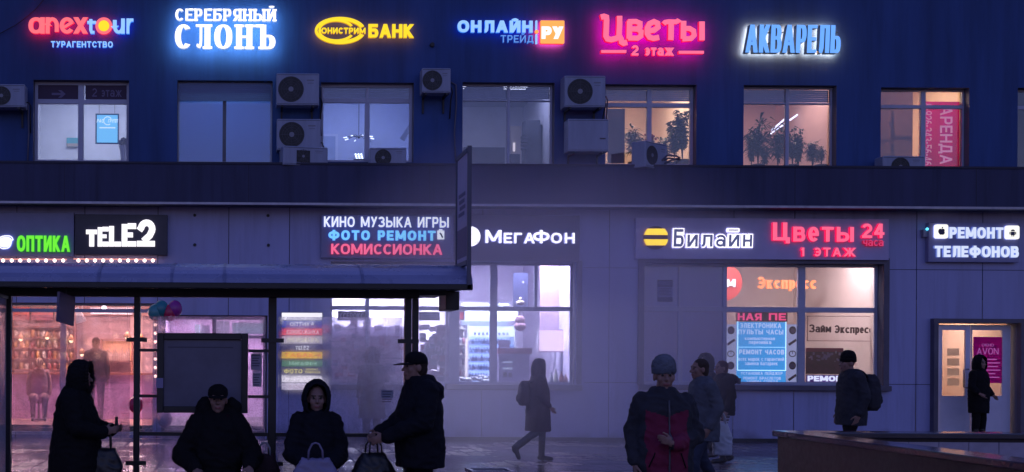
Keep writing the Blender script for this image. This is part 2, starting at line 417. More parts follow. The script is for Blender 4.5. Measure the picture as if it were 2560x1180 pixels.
def lettering(mb, text, x0, x1, z0, z1, y, depth, t=0.18, th=None, gap=0.14, serif=0.0, shear=0.0, inset=None, rnd=False, small=None, rise=0.0, mats=(0, 1, 2), turn=False):
    """one line of text filling the rectangle x0..x1, z0..z1 on the plane y (front); t: stem / height; small: height of small letters"""
    th = th or t * 0.9
    H = z1 - z0
    ws = []
    for ch in text:
        k = WID.get(ch, WID.get(ch.upper(), .74))
        sm = small if (small and ch.islower()) else 1.0
        ws.append((k if ch == ' ' else max(k * sm, t * 1.02)))
    total = sum(ws) + gap * (len(text) - 1)
    kx = (x1 - x0) / total if not turn else (z1 - z0) / total
    if turn: H = x1 - x0
    T, TH = t * (kx if kx < H else H * 0.5 + kx * 0.5), th * H
    it, ith = (inset * (kx if kx < H else H), inset * H) if inset else (T, TH)
    cur = 0.0; cnt = 0
    for ch, w in zip(text, ws):
        if ch != ' ':
            hh = H * (small if (small and ch.islower()) else 1.0) * (1 + rise * cur / total)
            gx0, gw = cur * kx, w * kx
            def mp(u, v):
                x = gx0 + it / 2 + u * (gw - it); z = ith / 2 + v * (hh - ith)
                return (x + shear * z, z)
            for s in G.get(ch, G['О']):
                yy = y - 0.0007 * (cnt % 6); cnt += 1
                polys = []
                if s[0] in ('l', 'l2', 'a', 'n'):
                    e = 0.0 if s[0] in 'an' else 1.0
                    polys.append((*stroke_poly([mp(*q) for q in s[1]], T if s[0] != 'n' else TH * 1.1, TH, ext=(1.0 if rnd else e)), False))
                    if serif and s[0] == 'l':
                        ends = [s[1][0], s[1][-1]]
                        for q in ends:
                            if q[1] in (0, 1) and 0 <= q[0] <= 1:
                                c = mp(*q); sz = serif * T
                                polys.append((*stroke_poly([(c[0] - T / 2 - sz, c[1]), (c[0] + T / 2 + sz, c[1])], T, TH), False))
                elif s[0] == 'o':
                    pts = [mp(s[1] + s[3] * math.copysign(abs(math.cos(q)) ** .85, math.cos(q)), s[2] + s[4] * math.copysign(abs(math.sin(q)) ** .85, math.sin(q))) for q in [2 * math.pi * k / 22 for k in range(22)]]
                    polys.append((*stroke_poly(pts, T, TH, True), True))
                elif s[0] == 'd':
                    a, b = mp(s[1], s[2]), mp(s[3], s[4])
                    za = a[1] - TH / 2 if s[2] <= 0 else a[1]; zb = b[1] + TH / 2 if s[4] >= 1 else b[1]
                    dx, dz = b[0] - a[0], b[1] - a[1]
                    hw = T * 0.5 * min(1.35, math.hypot(dx, dz) / max(abs(dz), 1e-6)) * 0.96
                    polys.append(([(a[0] - hw, za), (b[0] - hw, zb)], [(a[0] + hw, za), (b[0] + hw, zb)], False))
                for Lf, Rt, cl in polys:
                    if turn:   # text runs downward, letter tops to the right
                        Lf = [(x0 + q[1], z1 - q[0]) for q in Lf]; Rt = [(x0 + q[1], z1 - q[0]) for q in Rt]
                    else:
                        Lf = [(x0 + q[0], z0 + q[1]) for q in Lf]; Rt = [(x0 + q[0], z0 + q[1]) for q in Rt]
                    mb.ribbon(Lf, Rt, cl, yy, y + depth, *mats)
        cur += w + gap
    return mb

def disc(mb, cx, cz, rx, rz, y, depth, mats=(0, 1, 2), a0=0, a1=360, n=36):
    pts = [(cx + rx * math.cos(R(a0 + (a1 - a0) * k / n)), cz + rz * math.sin(R(a0 + (a1 - a0) * k / n))) for k in range(n if a1 - a0 == 360 else n + 1)]
    mb.prism(pts, y, y + depth, *mats)
def rrect(mb, x0, x1, z0, z1, r, y, depth, mats=(0, 1, 2)):
    pts = arc(x1 - r, z1 - r, r, r, 0, 90, 5) + arc(x0 + r, z1 - r, r, r, 90, 180, 5) + arc(x0 + r, z0 + r, r, r, 180, 270, 5) + arc(x1 - r, z0 + r, r, r, 270, 360, 5)
    mb.prism(pts, y, y + depth, *mats)
def pxr(x0, x1, y0, y1, Y): return RECT(x0, x1, y0, y1, Y)
# ------------------------------------------------------------------ shared materials
M_UP = principled("dark_render", (0.030, 0.070, 0.225), 0.8, var=0.30, vscale=1.1, bump=0.25, bscale=60, streak=True, stain=.40)
M_FASC = principled("fascia_render", (0.034, 0.038, 0.10), 0.7, var=0.25, vscale=1.6, bump=0.2, bscale=50, streak=True, stain=.7)
M_CLAD = principled("cladding_panel", (0.33, 0.345, 0.60), 0.42, var=0.16, vscale=.9, bump=0.06, bscale=14, rvar=0.1, streak=True, stain=.38, grime=.6)
M_BACK = principled("joint_backing", (0.04, 0.04, 0.05), 0.9)  # dark backing of the recessed panel joints
M_REVEAL = principled("reveal", (0.13, 0.13, 0.18), 0.8)
M_PLINTH = principled("plinth", (0.03, 0.028, 0.035), 0.6, var=0.3)
M_PVC = principled("window_frame", (0.42, 0.43, 0.56), 0.4, var=0.08, vscale=4)
M_DKFR = principled("dark_frame", (0.10, 0.09, 0.13), 0.5, var=0.2)
M_GLASS = glass("window_glass")
M_BLIND = principled("blind", (0.33, 0.30, 0.38), 0.8, var=0.1)
M_BLACK = principled("black_metal", (0.012, 0.011, 0.016), 0.45, var=0.3, vscale=8)
M_ACW = principled("ac_casing", (0.27, 0.30, 0.42), 0.45, var=0.14, vscale=5, streak=True)
M_ACD = principled("ac_dark", (0.015, 0.015, 0.02), 0.5)
M_ACG = principled("ac_fan", (0.05, 0.05, 0.06), 0.5)
M_LED = emit("led_white", (1.0, 0.9, 0.8), 4)

YW, YF = 24.0, 23.5
YIN = 24.32
BX0, BX1 = -12.0, 26.0

bld = thing("shopping_centre_building", "long two-storey grey commercial building with dark upper floor and lit shop windows", "building", (6, 26, 0))

def wall_grid(mb, X0, X1, Z0, Z1, holes, joints, Y, thick):
    """holes: (x0,x1,z0,z1) open; joints: thin recessed cells"""
    xs = sorted(set([X0, X1] + [v for h in holes + joints for v in h[:2] if X0 < v < X1]))
    zs = sorted(set([Z0, Z1] + [v for h in holes + joints for v in h[2:] if Z0 < v < Z1]))
    for i in range(len(xs) - 1):
        for j in range(len(zs) - 1):
            cx, cz = (xs[i] + xs[i + 1]) / 2, (zs[j] + zs[j + 1]) / 2
            if any(h[0] < cx < h[1] and h[2] < cz < h[3] for h in holes): continue
            isj = any(h[0] < cx < h[1] and h[2] < cz < h[3] for h in joints)
            y = Y + (0.02 if isj else 0)
            mb.face([(xs[i], y, zs[j]), (xs[i + 1], y, zs[j]), (xs[i + 1], y, zs[j + 1]), (xs[i], y, zs[j + 1])], 1 if isj else 0)
    for a, b, c, d in holes:
        y0, y1 = Y, Y + thick
        for q in ([(a, y0, c), (a, y1, c), (a, y1, d), (a, y0, d)], [(b, y0, c), (b, y0, d), (b, y1, d), (b, y1, c)],
                  [(a, y0, d), (a, y1, d), (b, y1, d), (b, y0, d)], [(a, y0, c), (b, y0, c), (b, y1, c), (a, y1, c)]):
            mb.face(q, 2)

# upper storey openings (photograph pixels)
UPW = [(83, 322, 200, 404), (443, 681, 201, 405), (802, 1034, 206, 405), (1156, 1386, 206, 410), (1513, 1741, 211, 414), (1859, 2091, 213, 417), (2202, 2423, 219, 422), (2544, 2780, 220, 425)]
up_r = [pxr(*w, YW) for w in UPW]
LOW = {'A': (-70, 386, 757, 1086), 'B': (402, 668, 788, 1086), 'C': (826, 1437, 655, 960), 'E': (1608, 2205, 659, 962), 'F': (2336, 2541, 808, 1098)}
low_r = {k: pxr(*w, YW) for k, w in LOW.items()}
ZFB = P(1280, 515, YF).z      # underside of the fascia
ZFT = P(1280, 411, YF).z
mb = MB(); wall_grid(mb, BX0, BX1, ZFB + 0.02, 12.5, up_r, [], YW, 0.30)
mb.build("upper_wall", [M_UP, M_BACK, M_REVEAL], bld)
jx = [P(p, 900, YW).x for p in (-560, -200, 40, 210, 393, 570, 722, 1205, 1522, 1833, 1985, 2290, 2455, 2640, 2900)]
joints = []
for x in jx: joints.append((x - 0.007, x + 0.007, -0.1, 6))
for py in (670, 957): 
    z = P(1600, py, YW).z; joints.append((P(1460, 900, YW).x, BX1 - 0.1, z - 0.006, z + 0.006))
mb = MB(); wall_grid(mb, BX0, BX1, 0.0, ZFB + 0.02, list(low_r.values()), joints, YW, 0.30)
mb.build("cladding", [M_CLAD, M_BACK, M_REVEAL], bld)
mb = MB()
mb.box(BX0, BX1, YF, YW - 0.002, ZFB, ZFT)
mb.build("fascia", [M_FASC], bld, bevel=0.02)
mb = MB()
for x in (-7.3, -3.6, 0.15, 3.85, 7.6, 11.3, 15.0): mb.box(x - .008, x + .008, YF - .003, YF + .01, ZFB + .04, ZFT - .02)
mb.box(BX0, BX1, YF - .02, YF - .002, ZFT - .03, ZFT + .012)
mb.build("fascia_seam", [principled("fascia_seam", (.02, .02, .05), .6)], bld)
mb = MB(); mb.box(BX0, BX1, YF - 0.05, YF - 0.003, ZFB - 0.01, ZFB + 0.035)
mb.build("drip_edge", principled("drip_metal", (0.3, 0.3, 0.38), 0.35, 0.6, var=0.2, vscale=5), bld)
mb = MB()
for a, b in ((BX0, low_r['A'][0]), (low_r['B'][1], low_r['F'][0]), (low_r['F'][1], BX1)):
    mb.box(a, b, YW - 0.03, YW - 0.003, 0.0, 0.07)
mb.build("plinth", [M_PLINTH], bld)
mb = MB(); mb.box(BX0, BX1, YW, 34, 12.5, 12.8); mb.box(BX0 - 0.2, BX0, YW + .002, 34, 0, 12.5); mb.box(BX1, BX1 + 0.2, YW + .002, 34, 0, 12.5)
mb.box(BX0, BX1, 34, 34.2, 0, 12.5); mb.box(BX0, BX1, YIN, 34, ZFB + 0.05, ZFB + 0.45)
mb.build("shell", [M_UP], bld)

def window(rect_px, mull, trans, fw=8, split=None, mat=None, Y=YW + 0.17, name="window", pane_mat=None):
    """frame with mullions (px, width, y0, y1) and transoms (py, height, x0, x1); pane is its child"""
    x0, x1, y0, y1 = rect_px
    a, b, c, d = pxr(x0, x1, y0, y1, YW)
    mb = MB(); k = YW / F; w = fw * k; dy = 0.06
    mb.box(a, a + w, Y, Y + dy, c, d); mb.box(b - w, b, Y, Y + dy, c, d)
    mb.box(a + w, b - w, Y + .002, Y + dy - .002, d - w, d); mb.box(a + w, b - w, Y + .002, Y + dy - .002, c, c + w)
    for (px, ww, p0, p1) in mull:
        q = pxr(px - ww / 2, px + ww / 2, p0, p1, Y); mb.box(q[0], q[1], Y - .004, Y + dy + .004, max(q[2], c + w), min(q[3], d - w))
    for (py, hh, p0, p1) in trans:
        q = pxr(p0, p1, py - hh / 2, py + hh / 2, Y); mb.box(max(q[0], a + w), min(q[1], b - w), Y - .002, Y + dy + .002, q[2], q[3])
    o = mb.build(name, [mat or M_PVC], bld, bevel=0.006)
    mb = MB(); mb.box(a + w * .5, b - w * .5, Y + 0.022, Y + 0.032, c + w * .5, d - w * .5)
    mb.build("pane", [pane_mat or M_GLASS], o)
    return o, (a, b, c, d)

def room(r, depth, z0, z1, wall, ceil=None, floor=None, mx=0.45, lamp=None, strength=6.0, lamps=1, lw=1.1, ld=0.55, ly=None):
    """a room behind a window: walls, floor, ceiling, and its lamp panels"""
    a, b = r[0] - mx, r[1] + mx; y0, y1 = YIN, YIN + depth
    mb = MB()
    mb.face([(a, y1, z0), (b, y1, z0), (b, y1, z1), (a, y1, z1)], 0)
    mb.face([(a, y0, z0), (a, y1, z0), (a, y1, z1), (a, y0, z1)], 0)
    mb.face([(b, y0, z0), (b, y1, z0), (b, y1, z1), (b, y0, z1)], 0)
    mb.face([(a, y0, z1), (b, y0, z1), (b, y1, z1), (a, y1, z1)], 1)
    mb.face([(a, y0, z0), (b, y0, z0), (b, y1, z0), (a, y1, z0)], 2)
    # inner face of the facade wall round the opening
    for q in ((a, r[0], z0, z1), (r[1], b, z0, z1), (r[0], r[1], z0, max(z0, r[2])), (r[0], r[1], min(z1, r[3]), z1)):
        if q[1] - q[0] > .01 and q[3] - q[2] > .01: mb.face([(q[0], y0, q[2]), (q[1], y0, q[2]), (q[1], y0, q[3]), (q[0], y0, q[3])], 0)
    wm = principled("plaster_%d_%d_%d" % tuple(int(c * 100) for c in wall), wall, 0.8, var=0.08, vscale=1.5)
    cm = principled("ceiling_%d_%d_%d" % tuple(int(c * 100) for c in (ceil or wall)), ceil or wall, 0.85)
    fm = principled("floor_%d_%d_%d" % tuple(int(c * 100) for c in (floor or (.2, .18, .17))), floor or (.2, .18, .17), 0.4, var=0.15)
    o = mb.build("room", [wm, cm, fm], bld)
    if lamp:
        for i in range(lamps):
            cx = a + (b - a) * (i + 0.5) / lamps; cy = ly or (y0 + depth * 0.5)
            mb = MB(); mb.box(cx - lw / 2, cx + lw / 2, cy - ld / 2, cy + ld / 2, z1 - 0.05, z1 - 0.012, 0)
            mb.build("ceiling_lamp", [emit("lamp_%d_%d_%d_%d" % (*[int(c * 100) for c in lamp], int(strength * 10)), lamp, strength)], o)
    return (a, b, y0, y1)

ZF2 = 5.45   # second floor level
ZC2 = 8.0
# W1 travel office
w, r = window(UPW[0], [(202, 14, 200, 404)], [(254, 12, 83, 322)], 8)
room(r, 3.2, ZF2, ZC2, (0.62, 0.64, 0.72), lamp=(0.85, 0.88, 1.0), strength=24.0)
W1 = r
mb = MB(); s = YW / F
for q in ((91, 194, 206, 247), (211, 315, 206, 247)):
    e = pxr(*q, YW); mb.box(e[0], e[1], YW + 0.178, YW + 0.186, e[2], e[3], 0)
e = pxr(126, 160, 215, 245, YW); lettering(mb, '→', e[0], e[1], e[2], e[3], YW + 0.172, 0.004, t=.2, mats=(1, 1, 1))
e = pxr(228, 302, 216, 237, YW); lettering(mb, '2 этаж', e[0], e[1], e[2], e[3], YW + 0.172, 0.004, t=.16, small=.8, mats=(1, 1, 1))
mb.build("window_sticker", [principled("sticker_maroon", (0.045, 0.02, 0.06), .6), principled("sticker_print", (0.16, 0.13, 0.24), .6)], w)
# W2 frosted office
w, r = window(UPW[1], [(561, 9, 250, 405)], [(249, 5, 443, 681)], 5)
mb = MB(); e = pxr(556.5, 565.5, 252, 404, YW + .16); mb.box(e[0], e[1], YW + .158, YW + .164, e[2], e[3]); mb.build('mullion_gasket', [M_DKFR], w)
room(r, 3.0, ZF2, ZC2, (0.4, 0.5, 0.75), lamp=(0.36, 0.62, 1.0), strength=14.0)
mb = MB()
for q in ((448, 556, 252, 402), (566, 677, 252, 402)):
    e = pxr(*q, YW); mb.box(e[0], e[1], YW + 0.27, YW + 0.275, e[2], e[3])
mb.build("frosted_film", [translucent("frost_blue", (0.42, 0.5, 0.72), .75)], w)
mb = MB()
for i in range(9):
    e = pxr(448, 677, 205 + i * 5, 209.4 + i * 5, YW); mb.box(e[0], e[1], YW + 0.10, YW + 0.115, e[2], e[3])
mb.build("blind", [principled("blind_blue", (0.16, 0.2, 0.34), .7)], w)
# W3
w, r = window(UPW[2], [(918, 12, 258, 405), (918, 6, 206, 258)], [(252, 11, 802, 1034)], 8)
room(r, 3.4, ZF2, ZC2 + .1, (0.42, 0.48, 0.72), lamp=(0.66, 0.74, 1.0), strength=19.0)
W3 = r
mb = MB()
for i in range(7):
    e = pxr(806, 1030, 211 + i * 5.2, 215.6 + i * 5.2, YW); mb.box(e[0], e[1], YW + 0.26, YW + 0.275, e[2], e[3])
mb.build("blind", [M_BLIND], w)
# W4
w, r = window(UPW[3], [(1271, 7, 206, 410)], [(252, 3, 1156, 1386)], 5)
room(r, 4.2, ZF2, ZC2 - .05, (0.42, 0.42, 0.56), lamp=(0.80, 0.84, 1.0), strength=15.0, lamps=2, lw=.5, ld=.5, ly=26.2)
W4 = r
mb = MB()
for i in range(6):
    e = pxr(1160, 1382, 210 + i * 5.2, 214.6 + i * 5.2, YW); mb.box(e[0], e[1], YW + 0.26, YW + 0.275, e[2], e[3])
mb.build("blind", [M_BLIND], w)
# W5 flower shop upstairs
w, r = window(UPW[4], [(1623, 12, 211, 414)], [(263, 11, 1513, 1741)], 8)
room(r, 3.6, ZF2, ZC2 - .1, (0.72, 0.55, 0.42), (0.75, 0.62, 0.5), lamp=(1.0, 0.78, 0.58), strength=26.0, lamps=2, lw=.5, ld=.9, ly=25.8)
W5 = r
mb = MB()
for i in range(6):
    e = pxr(1517, 1737, 215 + i * 5.2, 219.6 + i * 5.2, YW); mb.box(e[0], e[1], YW + 0.26, YW + 0.275, e[2], e[3])
mb.build("blind", [M_BLIND], w)
# W6 flower shop upstairs, second window
w, r = window(UPW[5], [(1968, 9, 213, 417)], [(259, 4, 1859, 2091)], 5)
room(r, 3.4, ZF2, ZC2 - .1, (0.6, 0.40, 0.36), (0.55, 0.42, 0.42), lamp=(1.0, 0.74, 0.62), strength=22.0, lamps=2, lw=.5, ld=.7, ly=25.6)
W6 = r
mb = MB()
for i in range(6):
    e = pxr(1863, 2087, 218 + i * 5.2, 222.6 + i * 5.2, YW); mb.box(e[0], e[1], YW + 0.26, YW + 0.275, e[2], e[3])
mb.build("blind", [M_BLIND], w)
# W7 office to let
w, r = window(UPW[6], [(2308, 12, 219, 422)], [(267, 9, 2202, 2423)], 5)
room(r, 2.6, ZF2, ZC2, (0.6, 0.45, 0.36), (0.9, 0.6, 0.25), lamp=(1.0, 0.70, 0.42), strength=45.0)
W7 = r
e = pxr(2206, 2300, 222, 400, YW)
mb = MB(); mb.box(e[0], e[1], YW + 0.26, YW + 0.266, e[2], e[3]); mb.build("paper_screen", [translucent("paper_tan", (0.42, 0.32, 0.34), .6)], w)
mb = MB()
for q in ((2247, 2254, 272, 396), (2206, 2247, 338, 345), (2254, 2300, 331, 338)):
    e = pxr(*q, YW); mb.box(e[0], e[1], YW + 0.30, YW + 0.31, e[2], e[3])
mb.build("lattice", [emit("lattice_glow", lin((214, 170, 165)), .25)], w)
# W8 dark
w, r = window(UPW[7], [(2662, 12, 220, 425)], [(270, 10, 2544, 2780)], 6)
room(r, 2.0, ZF2, ZC2, (0.2, 0.2, 0.25))
# to-let banner
b = thing("rental_banner", "magenta banner reading АРЕНДА with a phone number inside the last lit upper window", "banner", P(2366, 418, YW + .26))
e = pxr(2316, 2418, 247, 415, YW); mb = MB(); mb.box(e[0], e[1], YW + .262, YW + .268, e[2], e[3])
mb.build("cloth", [translucent("banner_magenta", (0.60, 0.006, 0.34), .85)], b)
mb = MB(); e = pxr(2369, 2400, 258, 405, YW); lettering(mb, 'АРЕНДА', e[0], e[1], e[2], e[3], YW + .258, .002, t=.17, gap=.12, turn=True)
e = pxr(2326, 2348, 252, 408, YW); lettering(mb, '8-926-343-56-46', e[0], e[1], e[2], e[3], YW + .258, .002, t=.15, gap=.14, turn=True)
mb.build("lettering", [emit("banner_print_glow", lin((215, 130, 170)), .8)] * 3, b)  # print emits to imitate room light coming through the banner

# ground floor shops
def store(key, mull, trans, fw=6, mat=None): return window(LOW[key], mull, trans, fw, mat=mat)
wA, rA = store('A', [(157, 15, 757, 1086), (-40, 10, 757, 1086)], [(776, 9, -70, 386)], 6)
room(rA, 4.6, 0.25, 3.0, (0.50, 0.33, 0.32), (0.7, 0.5, 0.42), (0.3, 0.14, 0.12), mx=.06, lamp=(1.0, 0.66, 0.60), strength=95.0, lamps=3, lw=.8, ld=.8)
wB, rB = store('B', [(535, 10, 788, 1086)], [(842, 8, 402, 668)], 10, M_DKFR)
room(rB, 4.0, 0.25, 3.0, (0.6, 0.46, 0.58), mx=.06, lamp=(1.0, 0.78, 0.98), strength=120.0, lamps=2, lw=.6, ld=.5)
wC, rC = store('C', [(918, 10, 655, 960), (1033, 12, 655, 960), (1136, 26, 655, 960), (1234, 18, 655, 960), (1340, 8, 655, 770)], [(771, 11, 826, 1437)], 6)
xd = P(1120, 850, YW).x
rC1 = (rC[0], xd, rC[2], rC[3]); rC2 = (xd + .1, rC[1], rC[2], rC[3])
room(rC1, 4.0, 0.25, 4.1, (0.52, 0.48, 0.56), (0.6, 0.55, 0.55), mx=.03, lamp=(0.85, 0.84, 1.0), strength=320.0, lamps=2, lw=.9, ld=.6)
room(rC2, 4.2, 0.25, 4.3, (0.62, 0.55, 0.74), (0.7, 0.66, 0.75), mx=.03, lamp=(0.86, 0.86, 1.0), strength=260.0, lamps=3, lw=.6, ld=.5, ly=24.7)
wE, rE = store('E', [(1812, 10, 659, 962), (2004, 18, 659, 962), (1697, 4, 659, 962), (1702, 9, 774, 962)], [(774, 13, 1608, 2205)], 7)
xe = P(1806, 850, YW).x
rE2 = (xe, rE[1], rE[2], rE[3])
room(rE2, 3.6, 0.25, 4.25, (0.66, 0.54, 0.50), (0.7, 0.6, 0.54), mx=.03, lamp=(1.0, 0.84, 0.78), strength=52.0, lamps=3, lw=.6, ld=.5, ly=24.7)
mb = MB(); e = pxr(1600, 1812, 663, 958, YW + .2); mb.box(e[0], e[1], YW + .20, YW + .21, e[2], e[3])
mb.build("blank_panel", [principled("blank_panel", (0.38, 0.42, 0.68), .35, var=.1, vscale=2, streak=True)], wE)
# dark surrounds and sills
def surround(rect, w, Y0=YW - 0.06, top=True):
    a, b, c, d = rect; mb = MB()
    mb.box(a - w, a - .002, Y0, YW + .05, c - .02, d + w); mb.box(b + .002, b + w, Y0, YW + .05, c - .02, d + w)
    mb.box(a - .002, b + .002, Y0 + .002, YW + .05, d + .002, d + w - .002)
    return mb.build("surround", [M_DKFR], bld)
surround(rE, 0.12)
mb = MB()
e = pxr(1112, 1452, 961, 975, YW); mb.box(e[0], e[1], YW - .12, YW + .16, e[2], e[3])
e = pxr(1596, 2222, 963, 976, YW); mb.box(e[0], e[1], YW - .12, YW + .16, e[2], e[3])
e = pxr(826, 1104, 961, 975, YW); mb.box(e[0], e[1], YW - .10, YW + .16, e[2], e[3])
e = pxr(1440, 1452, 652, 961, YW); mb.box(e[0], e[1], YW - .08, YW + .05, e[2] + .002, e[3])
mb.build("sill", [M_DKFR], bld, bevel=.01)
surround(rF_ := low_r['F'], 0.09, YW - .14)
room(low_r['F'], 4.0, 0.02, 3.0, (0.7, 0.5, 0.40), mx=.3, lamp=(1.0, 0.78, 0.62), strength=34.0, lamps=1)

# entrance door leaves
def door_leaf(px0, px1, py0, py1, gx0, gx1, gy0, gy1, Y, mat):
    a, b, c, d = pxr(px0, px1, py0, py1, YW); ga, gb, gc, gd = pxr(gx0, gx1, gy0, gy1, YW)
    mb = MB(); mb.box(a, ga, Y, Y + .05, c, d); mb.box(gb, b, Y, Y + .05, c, d); mb.box(ga, gb, Y + .002, Y + .048, gd, d); mb.box(ga, gb, Y + .002, Y + .048, c, gc)
    mb.box(ga, gb, Y - .006, Y, gc - .02, gc); 
    o = mb.build("door", [mat], bld, bevel=.006)
    mb = MB(); mb.box(ga + .001, gb - .001, Y + .02, Y + .028, gc + .001, gd - .001); mb.build("pane", [M_GLASS], o)
    return o, a, b, c, d
M_DOOR = principled("door_white", (0.72, 0.7, 0.85), .4, var=.06)
d1, a, b, c, d = door_leaf(2345, 2427, 812, 1096, 2357, 2415, 825, 990, YW + .02, M_DOOR)
mb = MB(); hx = P(2416, 940, YW).x
mb.tube([(hx, YW - .01, 1.15), (hx, YW - .07, 1.15), (hx - .11, YW - .09, 1.17), (hx - .11, YW - .09, 1.52), (hx, YW - .07, 1.54), (hx, YW - .01, 1.54)], .016, 8)
mb.build("handle", [principled("chrome", (0.6, 0.6, 0.65), .25, .9)], d1, smooth=True)
d2, a, b, c, d = door_leaf(2436, 2536, 812, 1096, 2440, 2515, 825, 990, YW + .12, M_DOOR)
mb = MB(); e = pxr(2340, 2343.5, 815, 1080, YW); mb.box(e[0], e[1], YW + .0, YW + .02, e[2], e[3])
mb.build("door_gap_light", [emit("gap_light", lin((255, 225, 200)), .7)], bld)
av = thing("cosmetics_poster", "magenta AVON advertising poster on the right entrance door leaf", "poster", P(2476, 960, YW + .1))
e = pxr(2441, 2513, 842, 958, YW); mb = MB(); mb.box(e[0], e[1], YW + .10, YW + .106, e[2], e[3]); mb.build("sheet", [translucent("poster_magenta", (0.55, 0.05, 0.45), .75)], av)
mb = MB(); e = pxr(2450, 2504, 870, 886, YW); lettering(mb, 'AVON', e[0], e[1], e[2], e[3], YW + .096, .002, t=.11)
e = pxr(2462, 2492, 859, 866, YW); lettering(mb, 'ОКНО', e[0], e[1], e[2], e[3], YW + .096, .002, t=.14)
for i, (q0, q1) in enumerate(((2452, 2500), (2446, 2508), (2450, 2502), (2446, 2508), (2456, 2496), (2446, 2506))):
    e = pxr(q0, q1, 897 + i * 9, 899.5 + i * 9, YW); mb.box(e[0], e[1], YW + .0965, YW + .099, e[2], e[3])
mb.build("lettering", [emit("poster_print", lin((190, 95, 185)), .6)] * 3, av)  # emission stands in for hall light shining through the lettering
for i, py in enumerate((880, 905, 930, 955)):
    e = pxr(2372, 2402, py - 9, py + 9, YW); mb = MB(); mb.box(e[0], e[1], YW + .052, YW + .055, e[2], e[3])
    o = mb.build("paper_notice", [translucent("paper_white", (0.8, 0.76, 0.72), .9)])
    tag(o, ["top", "second highest", "second lowest", "lowest"][i] + " white paper notice behind the left entrance door glass", "notice", "paper notices on the entrance door")
# ------------------------------------------------------------------ ground
def paving_mat():
    m = bpy.data.materials.new("wet_paving"); m.use_nodes = True; nt = m.node_tree; b = nt.nodes["Principled BSDF"]
    tc = nt.nodes.new("ShaderNodeTexCoord"); mp = nt.nodes.new("ShaderNodeMapping"); mp.inputs["Rotation"].default_value = (0, 0, R(90))
    nt.links.new(tc.outputs["Object"], mp.inputs[0])
    br = nt.nodes.new("ShaderNodeTexBrick"); br.inputs["Scale"].default_value = 1.0
    br.inputs["Brick Width"].default_value = 1.2; br.inputs["Row Height"].default_value = 0.31; br.inputs["Mortar Size"].default_value = 0.022; br.inputs["Mortar Smooth"].default_value = 0.3
    br.inputs[1].default_value = (0.085, 0.062, 0.078, 1); br.inputs[2].default_value = (0.13, 0.10, 0.12, 1); br.inputs[3].default_value = (0.03, 0.028, 0.035, 1)
    nt.links.new(mp.outputs[0], br.inputs["Vector"]); nt.links.new(br.outputs[0], b.inputs["Base Color"])
    n = nt.nodes.new("ShaderNodeTexNoise"); n.inputs["Scale"].default_value = 0.55; n.inputs["Detail"].default_value = 6; n.inputs["Roughness"].default_value = .6
    nt.links.new(tc.outputs["Object"], n.inputs["Vector"])
    mr = nt.nodes.new("ShaderNodeMapRange"); mr.inputs[1].default_value = .42; mr.inputs[2].default_value = .60; mr.inputs[3].default_value = .03; mr.inputs[4].default_value = .38
    nt.links.new(n.outputs[0], mr.inputs[0])
    rm = nt.nodes.new("ShaderNodeMix"); rm.inputs[3].default_value = .03
    nt.links.new(br.outputs["Fac"], rm.inputs[0]); nt.links.new(mr.outputs[0], rm.inputs[2]); nt.links.new(rm.outputs[0], b.inputs["Roughness"])
    n2 = nt.nodes.new("ShaderNodeTexNoise"); n2.inputs["Scale"].default_value = 1.0; n2.inputs["Detail"].default_value = 5
    mpr = nt.nodes.new("ShaderNodeMapping"); mpr.inputs["Scale"].default_value = (3.5, 13, 1); mpr.inputs["Rotation"].default_value = (0, 0, R(-12)); nt.links.new(tc.outputs["Object"], mpr.inputs[0]); nt.links.new(mpr.outputs[0], n2.inputs["Vector"])
    ma = nt.nodes.new("ShaderNodeMath"); ma.operation = 'MULTIPLY_ADD'; ma.inputs[1].default_value = -1.2
    nt.links.new(br.outputs["Fac"], ma.inputs[0]); nt.links.new(n2.outputs[0], ma.inputs[2])
    bp = nt.nodes.new("ShaderNodeBump"); bp.inputs["Strength"].default_value = .9; bp.inputs["Distance"].default_value = .012
    nt.links.new(ma.outputs[0], bp.inputs["Height"]); nt.links.new(bp.outputs[0], b.inputs["Normal"])
    b.inputs["Specular IOR Level"].default_value = .8
    return m
mb = MB(); mb.face([(-200, -60, -0.16), (200, -60, -0.16), (200, 200, -0.16), (-200, 200, -0.16)])
struct(mb.build("ground", [principled("asphalt", (0.04, 0.04, 0.045), .35, var=.3, vscale=1.2, bump=.4, bscale=60, rvar=.15)]))
SX0, SX1, SY0, SY1 = 5.77, 11.0, 6.0, 11.44   # stairwell of the underpass
mb = MB()
for q in ((-40, SX0, 5.2, 34), (SX1, 40, 5.2, 34), (SX0, SX1, SY1, 34), (SX0, SX1, 5.2, SY0)):
    mb.face([(q[0], q[2], 0), (q[1], q[2], 0), (q[1], q[3], 0), (q[0], q[3], 0)])
struct(mb.build("pavement", [paving_mat()]))
mb = MB(); mb.box(-40, 40, 5.0, 5.195, -0.15, 0.004); struct(mb.build("kerb", [principled("kerb_stone", (0.2, 0.2, 0.22), .5, var=.2)]))

